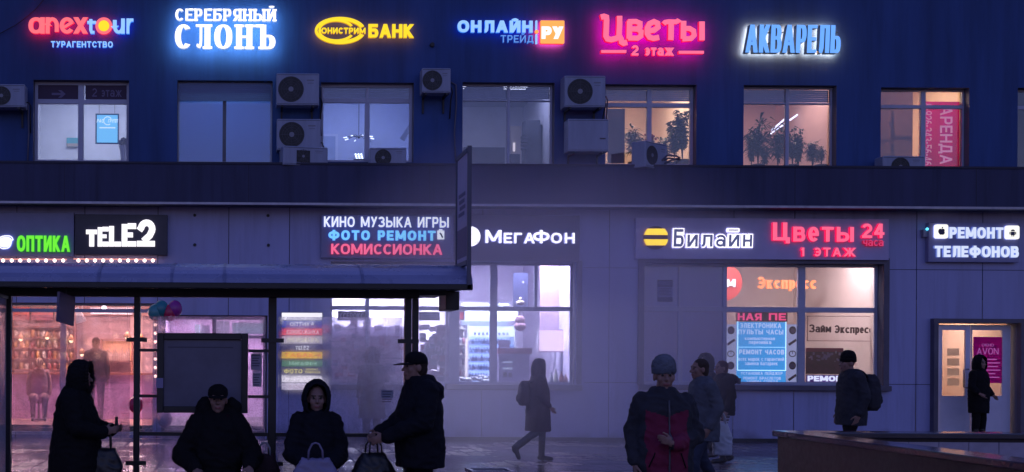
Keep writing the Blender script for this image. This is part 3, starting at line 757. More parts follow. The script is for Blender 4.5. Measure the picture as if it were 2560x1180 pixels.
# ------------------------------------------------------------------ underpass parapet
pp = thing("underpass_parapet", "dark granite parapet wall round an underpass stairwell with a wet stone coping", "parapet", (5.4, 9, 0))
M_GRAN = principled("dark_granite", (0.010, 0.003, 0.008), .5, var=.3, vscale=18, bump=.1, rvar=.1)
M_COPE = principled("wet_coping", (0.035, 0.028, 0.042), .09, var=.35, vscale=3, bump=.15, bscale=25, rvar=.1, spec=.7)
ZT = 0.932
mb = MB(); mb.box(5.49, 5.73, 5.6, 11.75, 0, ZT - .06); mb.build("outer_wall", [M_GRAN], pp)
mb = MB(); mb.box(5.73, 12, 11.5, 11.75, -2.4, ZT - .06)
mb.build("tiled_wall", [M_GRAN], pp)
mb = MB()
tw, th_ = .30, .20
for j in range(9):
    z1_ = ZT - .09 - j * th_
    x = 5.77 + (tw / 2 if j % 2 else 0)
    while x < 12:
        mb.box(x + .004, x + tw - .004, 11.482, 11.497, z1_ - th_ + .008, z1_); x += tw
mb.build("wall_tiles", [principled("wall_tile", (0.36, 0.32, 0.42), .3, var=.18, vscale=6)], pp)
mb = MB(); mb.box(5.45, 5.77, 5.6, 11.45, ZT - .06, ZT); mb.build("coping", [M_COPE], pp, bevel=.012)
mb = MB(); mb.box(5.45, 12, 11.46, 11.80, ZT - .058, ZT + .001); mb.build("coping", [M_COPE], pp, bevel=.012)
mb = MB()
for i in range(14): mb.box(SX0, SX1, SY1 - .01 - (i + 1) * .32, SY1 - .01 - i * .32, -2.4, -0.17 - i * .16 + .16 - .15)
o = mb.build("stairs", [principled("stair_stone", (0.1, 0.1, 0.11), .5, var=.2)], pp)

# ------------------------------------------------------------------ bus shelter
YS = 11.0
KS = F / YS
sh = thing("bus_shelter", "dark-framed glass bus shelter with a rounded blue-grey metal roof", "bus shelter", (-0.3, YS, 0))
XR = 2.10; XL = -5.5
def SZ(py, Y=YS): return P(600, py, Y).z
def SX(px, Y=YS): return P(px, 1000, Y).x
M_ROOF = principled("shelter_roof", (0.24, 0.25, 0.42), .28, .15, var=.12, vscale=3, bump=.05, bscale=20, rvar=.08, streak=False)
prof = []
zt, zl = SZ(661, 11.1), SZ(708, 10.42)
for k in range(9):
    t = R(90 * k / 8); prof.append((11.15 - .73 * math.sin(t), zl + (zt - zl) * math.cos(t)))
mb = MB()
outer = [(12.3, zt - .10), (11.7, zt - .02)] + prof
for k in range(len(outer) - 1):
    (y0, z0), (y1, z1) = outer[k], outer[k + 1]
    mb.face([(XL, y0, z0), (XR, y0, z0), (XR, y1, z1), (XL, y1, z1)])
mb.face([(XR, y, z) for y, z in outer] + [(XR, 11.0, zl - .02), (XR, 12.3, zt - .16)])
mb.build("roof", [M_ROOF], sh, smooth=False)
mb = MB()
for px in (430, 560, 900, 250):    # lapped sheet seams
    x = SX(px, 10.6)
    for k in range(len(prof) - 1):
        (y0, z0), (y1, z1) = prof[k], prof[k + 1]
        mb.face([(x - .012, y0 - .004, z0 + .006), (x + .012, y0 - .004, z0 + .006), (x + .012, y1 - .004, z1 + .006), (x - .012, y1 - .004, z1 + .006)])
mb.build("roof_seam", [principled("roof_seam", (0.16, 0.17, 0.3), .3, .2)], sh)
mb = MB()
mb.box(XL, XR, 10.40, 10.46, zl - .05, zl + .004); mb.box(XL, XR - .02, 10.46, 12.3, zl - .02, zl - .005)   # lip and soffit
zb = SZ(744)
mb.box(XL, SX(1045), YS - .06, YS + .06, zb, zl - .021)
mb.box(SX(1045), SX(1112), YS - .05, YS + .05, zb + .03, zl - .021)
mb.box(SX(1118), SX(1152), YS + .1, YS + .5, zb - .1, zl - .021)
mb.build("beam", [M_BLACK], sh, bevel=.008)
for px, w in ((21, 14), (342, 15), (680, 20), (1018, 16), (1037, 14)):
    mb = MB(); a, b = SX(px - w / 2), SX(px + w / 2); mb.box(a, b, YS - .045, YS + .045, 0.0, zb + .002); mb.build("post", [M_BLACK], sh, bevel=.006)
    if px in (342, 680, 1018):
        for py in (851, 1158): mb = MB(); mb.box(a - .07, b + .07, YS - .06, YS - .046, SZ(py) - .02, SZ(py) + .02); mb.build("clamp", [M_BLACK], sh)
DG = dirty_glass("steamed_glass", .40, .48, (0.74, 0.64, 0.80))
for a, b in ((31, 324), (355, 663), (694, 1005)):
    mb = MB(); mb.box(SX(a), SX(b), YS + .012, YS + .022, .18, SZ(791)); mb.build("glass_panel", [DG], sh)
mb = MB(); mb.box(SX(335), SX(1018), YS - .035, YS - .004, SZ(1090), SZ(1081)); mb.build("rail", [M_BLACK], sh)
mb = MB(); mb.box(SX(18) - .012, SX(18) - .002, 9.6, YS - .05, .25, SZ(752)); mb.build("end_glass", [dirty_glass("end_glass_film", .7, .2, (0.6, 0.62, 0.75), film=.8)], sh)
mb = MB(); xe_ = SX(18)
mb.box(xe_ - .03, xe_ + .02, 9.55, 9.6, 0, SZ(748)); mb.box(xe_ - .03, xe_ + .02, 9.6, YS - .05, SZ(752), SZ(744)); mb.build("end_frame", [M_BLACK], sh)
for i, (px, py, w_, h_, c_) in enumerate(((640, 905, 26, 40, (.35, .3, .42)), (642, 950, 22, 34, (.4, .36, .45)), (968, 985, 30, 20, (.3, .3, .4)))):
    e = pxr(px - w_ / 2, px + w_ / 2, py - h_ / 2, py + h_ / 2, YS); mb = MB(); mb.box(e[0], e[1], YS + .004, YS + .008, e[2], e[3], 0)
    for k in range(5): mb.box(e[0] + .01, e[1] - .012 - .008 * (k % 3), YS + .002, YS + .0035, e[3] - .02 - k * .024, e[3] - .012 - k * .024, 1)
    mb.build("pasted_notice", [principled("pasted_%d" % i, c_, .6), principled("pasted_ink", (.06, .05, .1), .6)], sh)
# bench in the shelter
bn = thing("bench", "long dark slatted bench under the bus shelter behind the seated people", "bench", (-0.2, 10.75, 0))
mb = MB()
for i in range(4): mb.box(SX(380), SX(990), 10.42 + i * .11, 10.42 + i * .11 + .09, .43, .46)
mb.build("seat", [principled("bench_wood", (0.05, 0.03, 0.02), .5, var=.3)], bn)
for px in (410, 690, 960):
    mb = MB(); x = SX(px); mb.box(x - .03, x + .03, 10.44, 10.8, .39, .428); mb.box(x - .03, x + .03, 10.58, 10.66, 0, .39); mb.build("leg", [M_BLACK], bn)
# information board hung on rails
ib = thing("information_board", "black-framed information board with a dark blank sheet fixed across the shelter glass", "notice board", (SX(506), YS, SZ(1032)))
mb = MB(); a, b, c, d = pxr(393, 620, 833, 1032, YS - .07)
fr = .062
mb.box(a, a + fr, YS - .11, YS - .05, c, d); mb.box(b - fr, b, YS - .11, YS - .05, c, d); mb.box(a + fr, b - fr, YS - .108, YS - .052, d - fr, d); mb.box(a + fr, b - fr, YS - .108, YS - .052, c, c + fr)
mb.build("board_frame", [M_BLACK], ib, bevel=.006)
mb = MB(); mb.box(a + fr, b - fr, YS - .075, YS - .055, c + fr, d - fr, 0)
e = (a + .11, a + .34, d - .115, d - .09)
for i in range(1): mb.box(a + .10, b - .14 - (i % 3) * .08, YS - .0765, YS - .0752, d - .14 - i * .028, d - .128 - i * .028, 1)
mb.build("sheet", [principled("board_sheet", (0.10, 0.10, 0.17), .35, var=.15, vscale=4), principled("board_ink", (0.06, 0.055, 0.10), .5)], ib)
for py in (877, 991):
    for q0, q1 in ((349, 393), (620, 671)): mb = MB(); mb.box(SX(q0), SX(q1), YS - .05, YS - .02, SZ(py) - .014, SZ(py) + .014); mb.build("bracket", [M_BLACK], ib)
mb = MB(); e = pxr(390, 408, 945, 970, YS - .12); mb.box(e[0], e[1], YS - .116, YS - .112, e[2], e[3]); mb.build("sticker", [principled("sticker_grey", (0.25, 0.22, 0.4), .5)], ib)
# flag sign on the end of the roof
fl = thing("stop_flag_sign", "tall narrow framed bus stop sign standing on the right end of the shelter roof", "bus stop sign", (XR, 10.8, 2.3))
XF = 2.065
z0, z1 = SZ(657, 10.43), SZ(362, 10.43)
mb = MB()
mb.box(XF - .017, XF + .017, 10.40, 10.44, SZ(722, 10.4), z1); mb.box(XF - .022, XF + .022, 10.93, 10.97, z0 - .05, z1 - .02)
mb.box(XF - .02, XF + .02, 10.45, 10.93, z1 - .05, z1 - .01); mb.box(XF - .02, XF + .02, 10.45, 10.93, z0, z0 + .04)
mb.build("frame", [principled("sign_frame", (0.09, 0.09, 0.14), .45)], fl)
mb = MB(); mb.box(XF - .012, XF + .012, 10.45, 10.93, z0 + .04, z1 - .05); pn = mb.build("panel", [principled("sign_panel", (0.36, 0.33, 0.50), .5, var=.12, vscale=3)], fl)
mb = MB()
for i in range(4):
    zz = z0 + (z1 - z0) * (.62 - .055 * i); mb.box(XF - .0145, XF - .0125, 10.54 + (i % 2) * .04, 10.86 - (i % 3) * .03, zz - .018, zz + .018)
mb.box(XF - .0145, XF - .0125, 10.47, 10.91, z0 + .08, z0 + .35)
mb.build("print", [principled("sign_print", (0.10, 0.09, 0.2), .5)], pn)
# small hanging plate under the roof
hp = thing("hanging_plate", "small narrow plate hanging under the left part of the shelter roof", "sign", (SX(163), 10.7, SZ(735)))
mb = MB(); x = SX(163, 10.6); Mx = Matrix.Translation((x, 10.6, SZ(775, 10.6))) @ Matrix.Rotation(R(72), 4, 'Z') @ Matrix.Rotation(R(6), 4, 'Y')
mb.box(-.16, .16, -.012, .012, -.135, .135, 0, Mx)
mb.build("plate", [principled("plate_dark", (0.10, 0.07, 0.14), .3)], hp)
mb = MB(); mb.tube([(x, 10.6, SZ(775, 10.6) + .13), (x, 10.6, zl - .01)], .008, 6); mb.build("hanger", [M_BLACK], hp)
# litter bin near the camera
lb = thing("litter_bin", "dark square litter bin with a pale rim on the wet pavement", "litter bin", (P(1235, 1180, 9.2).x, 9.2, 0))
c_ = P(1232, 1180, 9.2); zb_ = EYE - (1174 - VY) * 9.2 / F
mb = MB(); mb.box(c_.x - .15, c_.x + .17, 9.2, 9.5, .08, zb_ - .02); mb.build("body", [M_BLACK], lb, bevel=.015)
mb = MB(); a, b = c_.x - .165, c_.x + .185
mb.box(a, b, 9.19, 9.22, zb_ - .03, zb_); mb.box(a, b, 9.48, 9.51, zb_ - .03, zb_); mb.box(a, a + .03, 9.22, 9.48, zb_ - .03, zb_ - .001); mb.box(b - .03, b, 9.22, 9.48, zb_ - .03, zb_ - .001)
mb.build("rim", [principled("bin_rim", (0.3, 0.3, 0.4), .25, .6)], lb)
# ------------------------------------------------------------------ shop signs
RED, BLU, WHT, YEL = lin((255, 112, 118)), lin((150, 200, 255)), lin((255, 250, 255)), lin((255, 225, 5))
PINK = lin((255, 112, 145)); SKY = lin((110, 168, 255)); GRN = lin((110, 240, 40)); ORG = lin((255, 176, 80))
def sm(key, face, side, back, fs=1.0, ss=.7, bs=4.0):
    return [emit(key + "_face", face, fs), emit(key + "_return", side, ss), emit(key + "_back", back, bs)]
def sign(label, px, py, Y, name="shop_sign"): return thing(name, label, "shop sign", P(px, py, Y), "illuminated shop signs on the facade")
def line(s, text, box, Y, mats, depth=.06, name="lettering", **k):
    e = pxr(*box, Y); mb = MB(); lettering(mb, text, e[0], e[1], e[2], e[3], Y, depth, **k)
    return mb.build(name, mats, s)
YU = YW - .17     # letters standing off the upper wall
# 1 travel agency
s = sign("coral and pale blue glowing anextour sign over the leftmost upper window", 200, 120, YW)
mr_ = sm("coral", RED, lin((255, 30, 70)), (1.0, 0.01, 0.06), 1, .8, 14); mblu = sm("iceblue", BLU, lin((60, 140, 255)), lin((20, 90, 255)), 1, .8, 2.5)
mb = MB()
for g, x0, x1 in (('ⓐ', 71, 112), ('ⓝ', 114, 147), ('ⓔ', 149, 186), ('ⓧ', 184, 219)):
    e = pxr(x0, x1, 43, 84, YU); lettering(mb, g, e[0], e[1], e[2], e[3], YU, .07, t=.24 if g == 'ⓧ' else .24, th=.22)
mb.build("lettering", mr_, s)
mb = MB(); e = pxr(239, 280, 44, 85, YU); cx, cz = (e[0] + e[1]) / 2, (e[2] + e[3]) / 2
lf, rt = stroke_poly([(cx + .145 * math.cos(R(15 * k)), cz + .145 * math.sin(R(15 * k))) for k in range(24)], .06, .06, True); mb.ribbon(lf, rt, True, YU, YU + .07)
mb.build("ring", mr_, s)
mb = MB(); disc(mb, cx, cz, .112, .112, YU - .004, .06); mb.build("disc", sm("sunyellow", YEL, YEL, YEL, 1, .6, 1), s)
mb = MB()
for g, x0, x1, y0 in (('ⓣ', 218, 240, 48), ('ⓤ', 282, 312, 46), ('ⓡ', 316, 337, 46)):
    e = pxr(x0, x1, y0, 84, YU); lettering(mb, g, e[0], e[1], e[2], e[3], YU, .07, t=.26 if g != 'ⓤ' else .24, th=.20)
mb.build("lettering", mblu, s)
line(s, 'ТУРАГЕНТСТВО', (127, 282, 103, 118), YU, mblu, t=.2, gap=.16, rnd=True)
# 2 silver elephant
s = sign("large white serif sign СЕРЕБРЯНЫЙ СЛОНЪ with a wide blue halo", 563, 125, YW)
mw = sm("serifwhite", WHT, lin((190, 215, 255)), (.40, .80, 1.0), 1.25, .5, 12)
line(s, 'СЕРЕБРЯНЫЙ', (438, 690, 22, 52), YW - .34, mw, depth=.08, t=.25, th=.13, gap=.15, serif=.26)
line(s, 'СλОНЪ', (437, 689, 61, 122), YW - .34, mw, depth=.08, t=.28, th=.10, gap=.17, serif=.30)
# 3 bank
s = sign("yellow sign of an open double oval and the word БАНК", 905, 110, YW)
my = sm("yellow", YEL, lin((255, 190, 0)), (1.0, 0.3, 0.12), 1, .6, 5)
mb = MB(); e = pxr(787, 914, 42, 110, YU); cx, cz = (e[0] + e[1]) / 2, (e[2] + e[3]) / 2; rx, rz = (e[1] - e[0]) / 2, (e[3] - e[2]) / 2
def crescent(a0, a1, ro, wmin, wmax, yy, dx=0, sc=1.0, n=40):
    L1, L2 = [], []
    for k in range(n + 1):
        a = a0 + (a1 - a0) * k / n; u = abs(k / n - .5) * 2; wd = wmin + (wmax - wmin) * u
        c_, s_ = math.cos(R(a)), math.sin(R(a))
        L1.append((cx + dx + rx * ro * sc * c_, cz + rz * ro * s_)); L2.append((cx + dx + (rx * ro * sc - wd) * c_, cz + (rz * ro - wd) * s_))
    mb.ribbon(L1, L2, False, yy, yy + .06)
crescent(19, 341, 1.0, .058, .09, YU)
crescent(28, 332, .82, .04, .05, YU - .002, dx=-.075, sc=.87)
mb.build("oval", my, s)
line(s, 'ЮНИСТРИМ', (799, 914, 69, 83.5), YU - .008, my, t=.22, gap=.12)
line(s, 'БАНК', (921, 1034, 60, 94), YU, my, t=.25, th=.22, gap=.08, rnd=False)
# 4 online trade
s = sign("pale blue ОНЛАЙН ТРЕЙД sign ending in an orange square", 1275, 110, YW)
line(s, 'ОНЛАЙН', (1144, 1332, 51, 81), YU, mblu, t=.27, th=.25, gap=.12)
line(s, 'ТРЕЙД', (1252, 1334, 88, 106), YU, sm("dimblue", lin((110, 165, 245)), lin((40, 110, 230)), lin((20, 80, 220)), .8, .5, 1.2), t=.15, gap=.2)
mb = MB()
for q in ((1339.5, 1343.5, 51, 74), (1339.5, 1343.5, 85, 109)): 
    e = pxr(*q, YU); mb.box(e[0], e[1], YU, YU + .05, e[2], e[3])
mb.build("bar", mblu, s)
mo = sm("orange", ORG, lin((255, 60, 60)), (1.0, 0.05, 0.15), 1, 1, 26)
mb = MB(); e = pxr(1351, 1411, 51, 109, YU); rrect(mb, e[0], e[1], e[2], e[3], .02, YU, .09)
p_ = P(1341.5, 79.5, YU); disc(mb, p_.x, p_.z, .04, .04, YU - .01, .05); mb.build("orange_box", mo, s)
line(s, 'РУ', (1354, 1408, 66, 97), YU - .012, sm("ruwhite", WHT, WHT, WHT, 1.1, .8, .5), depth=.01, t=.30, th=.27, gap=.06)
# 5 flowers upstairs
s = sign("big rounded pink Цветы sign with 2 этаж between two bars", 1632, 136, YW)
mp_ = sm("pinkneon", PINK, lin((255, 20, 70)), (1.0, 0.0, 0.13), 1, .8, 26)
mb = MB()
def put(g, box, **k):
    e = pxr(*box, YW); lettering(mb, g, e[0], e[1], e[2], e[3], YU - .09, .09, **k)
# hand-drawn capital with a hooked top and tail
def hand(pts, w, y=YU - .09):
    q = [P(a, b, YU - .09) for a, b in pts]; lf, rt = stroke_poly([(v.x, v.z) for v in q], w, w); mb.ribbon(lf, rt, False, y, y + .09)
W_ = .115
hand([(1502, 43), (1510, 41), (1516, 43), (1516.5, 50), (1515, 90), (1519, 97), (1528, 99), (1540, 96), (1552, 90)], W_)
hand([(1549, 39.5), (1549, 60), (1547.5, 88), (1553, 98), (1554, 105), (1559, 108), (1568, 105.5)], W_ * .98, YU - .0908)
hand([(1574, 52), (1573, 97)], W_, YU - .0914)
hand([(1570, 54), (1590, 53.5), (1600, 58), (1600, 67), (1592, 72), (1578, 72.5)], W_ * .9, YU - .092)
hand([(1578, 72.5), (1594, 73), (1603, 79), (1602, 90), (1594, 95.5), (1570, 95)], W_ * .9, YU - .0927)
hand([(1620, 77), (1636, 75), (1645, 68), (1644, 58), (1635, 54), (1624, 59), (1618, 70), (1618, 84), (1624, 93), (1634, 96), (1648, 93)], W_ * .95)
hand([(1659, 60), (1663, 55.5), (1672, 54), (1690, 54.5), (1697, 51), (1698.5, 48.5)], W_ * .85)
hand([(1678, 54), (1677.5, 94), (1677, 100)], W_, YU - .0908)
hand([(1709, 52), (1708.5, 97)], W_)
hand([(1708, 71), (1724, 71), (1734, 77), (1735.5, 88), (1728, 96), (1706, 97.5)], W_ * .9, YU - .0908)
hand([(1755, 53.5), (1755, 101)], W_, YU - .0914)
mb.build("lettering", mp_, s)
for a, b, y in ((1503, 1566, 128.5), (1697, 1760, 130.5)): mb = MB(); hand([(a, y), (b, y)], .06); mb.build("bar", mp_, s)
line(s, '2 этаж', (1579, 1685, 113, 139), YU - .03, sm("pinksmall", PINK, lin((255, 20, 70)), (1.0, 0.0, 0.1), 1, 1, 14), t=.24, th=.22, gap=.1, small=.78)
# 6 akvarel
s = sign("tall condensed blue АКВАРЕЛЬ sign edged by a white halo", 1980, 140, YW)
mb = MB(); e = pxr(1863, 2101, 62, 132, YW - .20)
lettering(mb, 'АКВАРЕЛЬ', e[0], e[1], e[2], e[3], YW - .20, .13, t=.30, th=.12, gap=.06, shear=.035)
mb.build("lettering", [emit("akv_face", lin((108, 172, 255)), 1.0), principled("akv_return", (0.01, 0.05, 0.2), .4), emit("akv_back", (1.0, 0.70, 0.34), 26)], s)
mb = MB()
for px in (1880, 1915, 1950, 1985, 2020, 2055, 2085):
    for py in (85, 112): mb = MB(); e = pxr(px - 1, px + 1, py - 1, py + 1, YW); mb.box(e[0], e[1], YW - .14, YW - .002, e[2], e[3]); mb.build("stand_off", [M_BLACK], s)

# ---- lower row
YB = YW - .12
def board(s, box, Y, th, mat, name="board"):
    e = pxr(*box, YB - .05); mb = MB(); mb.box(e[0], e[1], Y, Y + th, e[2], e[3]); return mb.build(name, [mat], s, bevel=.008)
M_BD = principled("board_dark", (0.028, 0.026, 0.05), .4, var=.2)
M_BM = principled("board_mid", (0.22, 0.22, 0.38), .4, var=.1)
M_BL = principled("board_light", (0.44, 0.40, 0.64), .4, var=.08)
s = sign("green ОПТИКА sign with white spectacles at the far left over the shelter", 90, 640, YW)
board(s, (-240, 184, 530, 640), YB, .115, M_BM)
mgr = sm("green", GRN, lin((20, 190, 20)), lin((30, 200, 60)), 1, .6, 2)
line(s, 'ОПТИКА', (42, 175, 589, 629), YB - .07, mgr, depth=.05, t=.26, th=.2, gap=.10)
mwh = sm("signwhite", WHT, lin((190, 205, 255)), lin((130, 160, 255)), 1.25, 1.0, 4)
mb = MB()
for dx in (0, -42):
    e = pxr(-4 + dx, 30 + dx, 592, 619, YB - .05); cx, cz = (e[0] + e[1]) / 2, (e[2] + e[3]) / 2
    pts = [(cx + .135 * (abs(math.cos(q)) ** .7) * math.copysign(1, math.cos(q)) * (1.0 if math.sin(q) > 0 else .78), cz + .105 * math.sin(q) + .02 * math.cos(q)) for q in [2 * math.pi * k / 24 for k in range(24)]]
    mb.prism(pts, YB - .065, YB - .015, 0, 1, 2)
    lf, rt = stroke_poly([(cx + (p[0] - cx) * 1.2, cz + (p[1] - cz) * 1.25) for p in pts], .02, .02, True); mb.ribbon(lf, rt, True, YB - .06, YB - .015)
mb.build("spectacles", mwh, s)
s = sign("black TELE2 sign board with stepped white block letters", 302, 637, YW)
board(s, (187, 418, 536, 637), YB - .04, .155, M_BD)
mb = MB()
def blk(x0, x1, y0, y1, k): e = pxr(x0, x1, y0, y1, YB - .09); mb.box(e[0], e[1], YB - .09 - .001 * k, YB - .05, e[2], e[3])
blk(215, 242, 574, 585, 0); blk(223, 235, 586, 616, 1)
blk(244, 255, 568, 616, 0); blk(256, 271, 567, 578, 1); blk(256, 266, 586, 595, 2); blk(256, 271, 604, 616, 3)
blk(272.5, 284.5, 565, 616, 0); blk(285.5, 302, 604, 616, 1)
blk(304, 318, 560, 616, 0); blk(319, 340, 558, 572, 1); blk(319, 332, 581, 593, 2); blk(319, 340, 603, 616, 3)
e = pxr(342, 387, 552, 616, YB - .05); w_, h_ = e[1] - e[0], e[3] - e[2]
lf, rt = stroke_poly([(e[0] + u * w_, e[2] + v * h_) for u, v in [(.14, .62)] + arc(.55, .68, .31, .24, 170, -20, 10) + [(.72, .42), (.38, .2)]], .13, .13); mb.ribbon(lf, rt, False, YB - .093, YB - .05, 0, 0, 0)
blk(342, 387, 602, 616, 1)
mb.build("lettering", sm("telewhite", WHT, WHT, WHT, 1.2, .9, 1), s)
s = sign("three-line sign КИНО МУЗЫКА ИГРЫ, ФОТО РЕМОНТ and КОМИССИОНКА in white, blue and pink", 965, 645, YW)
board(s, (803, 1131, 536, 645), YB, .115, M_BM)
line(s, 'КИНО МУЗЫКА ИГРЫ', (810, 1122, 542, 568), YB - .05, sm("kinowhite", lin((240, 245, 255)), lin((160, 180, 250)), lin((120, 150, 255)), 1, .6, 2), depth=.03, t=.19, gap=.15)
line(s, 'ФОТО РЕМОНТ', (821, 1089, 576, 601), YB - .05, sm("kinoblue", lin((120, 205, 255)), lin((20, 120, 230)), lin((20, 110, 255)), 1, .6, 2), depth=.03, t=.27, th=.24, gap=.16)
line(s, 'КОМИССИОНКА', (828, 1106, 610, 636), YB - .05, sm("kinopink", lin((255, 105, 145)), lin((230, 10, 60)), lin((255, 20, 80)), 1, .6, 2), depth=.03, t=.20, gap=.12)
mb = MB(); e = pxr(1094, 1111, 576, 598, YB - .05); mb.box(e[0], e[1], YB - .04, YB - .02, e[2], e[3], 0); e2 = pxr(1098, 1106, 573, 576, YB - .05); mb.box(e2[0], e2[1], YB - .04, YB - .02, e2[2], e2[3], 0)
lf, rt = stroke_poly([(e[0] + .045, e[3] - .05), (e[0] + .075, e[2] + .1), (e[1] - .035, e[2] + .03)], .03, .03); mb.ribbon(lf, rt, False, YB - .046, YB - .04, 1, 1, 1)
mb.build("repair_icon", [emit("icon_white", lin((235, 240, 255)), 1), principled("icon_dark", (0.01, 0.02, 0.06), .5)], s)
s = sign("dark wide board with white МегаФон lettering beside the tall flag sign", 1310, 645, YW)
board(s, (1138, 1451, 537, 652), YB, .115, principled("board_violet", (0.085, 0.075, 0.13), .4, var=.1))
mm = sm("megawhite", WHT, lin((205, 210, 255)), lin((150, 165, 255)), 2.2, 1.4, 14)
mb = MB(); p_ = P(1176, 591, YB - .05); disc(mb, p_.x, p_.z, .205, .205, YB - .06, .05); mb.build("roundel", mm, s)
mb = MB(); disc(mb, p_.x + .10, p_.z - .12, .012, .012, YB - .066, .005); disc(mb, p_.x + .14, p_.z - .115, .012, .012, YB - .066, .005); mb.build("roundel_dot", [emit("megagreen", lin((60, 170, 60)), .5)], s)
def chunk(t_, b_, **k): line(s, t_, b_, YB - .06, mm, depth=.045, t=.19, th=.19, **k)
chunk('М', (1214, 1254, 575, 607)); chunk('ЕГА', (1260, 1337, 582, 608), gap=.17); chunk('Ф', (1333, 1374, 576, 607)); chunk('ОН', (1378, 1437, 582, 608), gap=.22)
# mobile operator and flowers board
s = sign("long pale violet board with a yellow striped disc, outlined Билайн and pink Цветы 24 часа", 1908, 648, YW)
board(s, (1592, 2226, 545, 648), YB, .115, M_BL)
p_ = P(1640, 594, YB - .05); mb = MB(); rr_ = .25
def band(z0, z1):
    n = 8; L1 = [(p_.x - math.sqrt(max(0, rr_ ** 2 - (z0 + (z1 - z0) * k / n) ** 2)), p_.z + z0 + (z1 - z0) * k / n) for k in range(n + 1)]
    mb.ribbon(L1, [(2 * p_.x - a, b) for a, b in L1], False, YB - .06, YB - .02)
band(.055, .185); band(-.16, -.035); mb.build("yellow_band", sm("beeyellow", lin((255, 215, 20)), lin((255, 190, 20)), lin((255, 170, 60)), 1.5, .8, 4), s)
mb = MB(); disc(mb, p_.x, p_.z, rr_ * .99, rr_ * .97, YB - .03, .025); mb.build("roundel", [principled("bee_brown", (0.10, 0.045, 0.03), .5)] * 3, s)
mn = sm("neonwhite", WHT, WHT, lin((170, 185, 255)), 1.6, 1.2, 7); M_IN = principled("neon_inner", (0.85, 0.88, 0.95), .5)
for g, bx in (('Б', (1682, 1712, 570, 619)), ('и', (1716, 1747, 584, 619)), ('л', (1750, 1784, 584, 619)), ('а', (1788, 1817, 584, 619)), ('и', (1820, 1851, 584, 619)), ('н', (1855, 1883, 584, 619))):
    e = pxr(*bx, YB - .05)
    mb = MB(); lettering(mb, g, e[0], e[1], e[2], e[3], YB - .03, .025, t=.36, th=.34 if g == 'Б' else .36, shear=.03); mb.build("lettering", mn, s)
    e = pxr(bx[0] + 2.6, bx[1] - 2.6, bx[2] + 2.6, bx[3] - 2.6, YB - .05)
    mb = MB(); lettering(mb, g, e[0], e[1], e[2], e[3], YB - .042, .01, t=.19, th=.16 if g == 'Б' else .19, shear=.03); mb.build("inlay", [M_IN] * 3, s)
mb = MB(); e = pxr(1818, 1850, 570, 580, YB - .05); rrect(mb, e[0], e[1], e[2], e[3], .02, YB - .03, .025); mb.build("macron", mn, s)
mb = MB(); e = pxr(1822, 1846, 573.5, 576.5, YB - .05); rrect(mb, e[0], e[1], e[2], e[3], .005, YB - .042, .01); mb.build("inlay", [M_IN] * 3, s)
mpk = sm("pinksign", lin((255, 98, 135)), lin((255, 10, 70)), lin((255, 10, 90)), 1, .8, 3.5)
line(s, 'Ц', (1932, 1974, 556, 601), YB - .06, mpk, depth=.05, t=.22, th=.18)
line(s, 'веты', (1983, 2135, 567, 604), YB - .06, mpk, depth=.05, t=.25, th=.20, gap=.16)
line(s, '24', (2155, 2211, 559, 595), YB - .06, mpk, depth=.05, t=.22, th=.19, gap=.12)
line(s, 'часа', (2158, 2209, 600, 615), YB - .06, sm("pinkdim", lin((225, 60, 110)), lin((200, 10, 60)), lin((220, 10, 80)), .8, .6, 1), depth=.04, t=.2, gap=.16)
line(s, '1 ЭТАЖ', (2002, 2140, 619, 641), YB - .06, mpk, depth=.05, t=.22, th=.2, gap=.2)
# phone repair
s = sign("white РЕМОНТ ТЕЛЕФОНОВ sign with two square badges over the entrance door", 2437, 655, YW)
board(s, (2325, 2552, 556, 655), YB, .115, M_BM)
ms = sm("palewhite", lin((212, 222, 245)), lin((150, 170, 230)), lin((120, 150, 255)), 1, .6, 2)
line(s, 'РЕМОНТ', (2374, 2509, 568, 596), YB - .05, ms, depth=.04, t=.27, th=.23, gap=.10)
line(s, 'ТЕЛЕФОНОВ', (2337, 2547, 615, 643), YB - .05, ms, depth=.04, t=.27, th=.23, gap=.09)
M_IC = principled("badge_mark", (0.05, 0.055, 0.12), .5)
for i, (bx) in enumerate(((2337, 2370, 561, 596), (2514, 2548, 564, 598))):
    mb = MB(); e = pxr(*bx, YB - .05); rrect(mb, e[0], e[1], e[2], e[3], .045, YB - .06, .05); o = mb.build("badge", sm("badge", lin((250, 248, 235)), WHT, lin((120, 160, 255)), 1.1, 1, 4), s)
    cx, cz = (e[0] + e[1]) / 2, (e[2] + e[3]) / 2 - .01; mb = MB(); y = YB - .066
    if i == 0:
        disc(mb, cx - .028, cz + .01, .045, .055, y, .005, n=20); disc(mb, cx + .024, cz + .01, .042, .055, y - .0007, .005, n=20); disc(mb, cx - .018, cz - .022, .04, .04, y - .0014, .005, n=16); disc(mb, cx + .018, cz - .022, .04, .04, y - .0021, .005, n=16)
        lf, rt = stroke_poly([(cx + .0, cz + .07), (cx + .022, cz + .1)], .02, .02); mb.ribbon(lf, rt, False, y, y + .004, 0, 0, 0)
        mb.build("mark", [M_IC] * 3, o)
        mb = MB(); disc(mb, cx + .078, cz + .012, .024, .024, y - .004, .004, n=16); mb.build("mark_bite", [emit("badge_face", (1, 1, 1), 1)] * 3, o)
    else:
        mb.box(cx - .042, cx + .042, y, y + .005, cz - .05, cz + .025); disc(mb, cx, cz + .035, .042, .035, y - .0007, .005, a0=0, a1=180, n=12)
        for d_ in (-.06, .06): mb.box(cx + d_ - .009, cx + d_ + .009, y, y + .005, cz - .035, cz + .02)
        for d_ in (-.018, .018): mb.box(cx + d_ - .008, cx + d_ + .008, y, y + .005, cz - .078, cz - .0502)
        mb.build("mark", [M_IC] * 3, o)
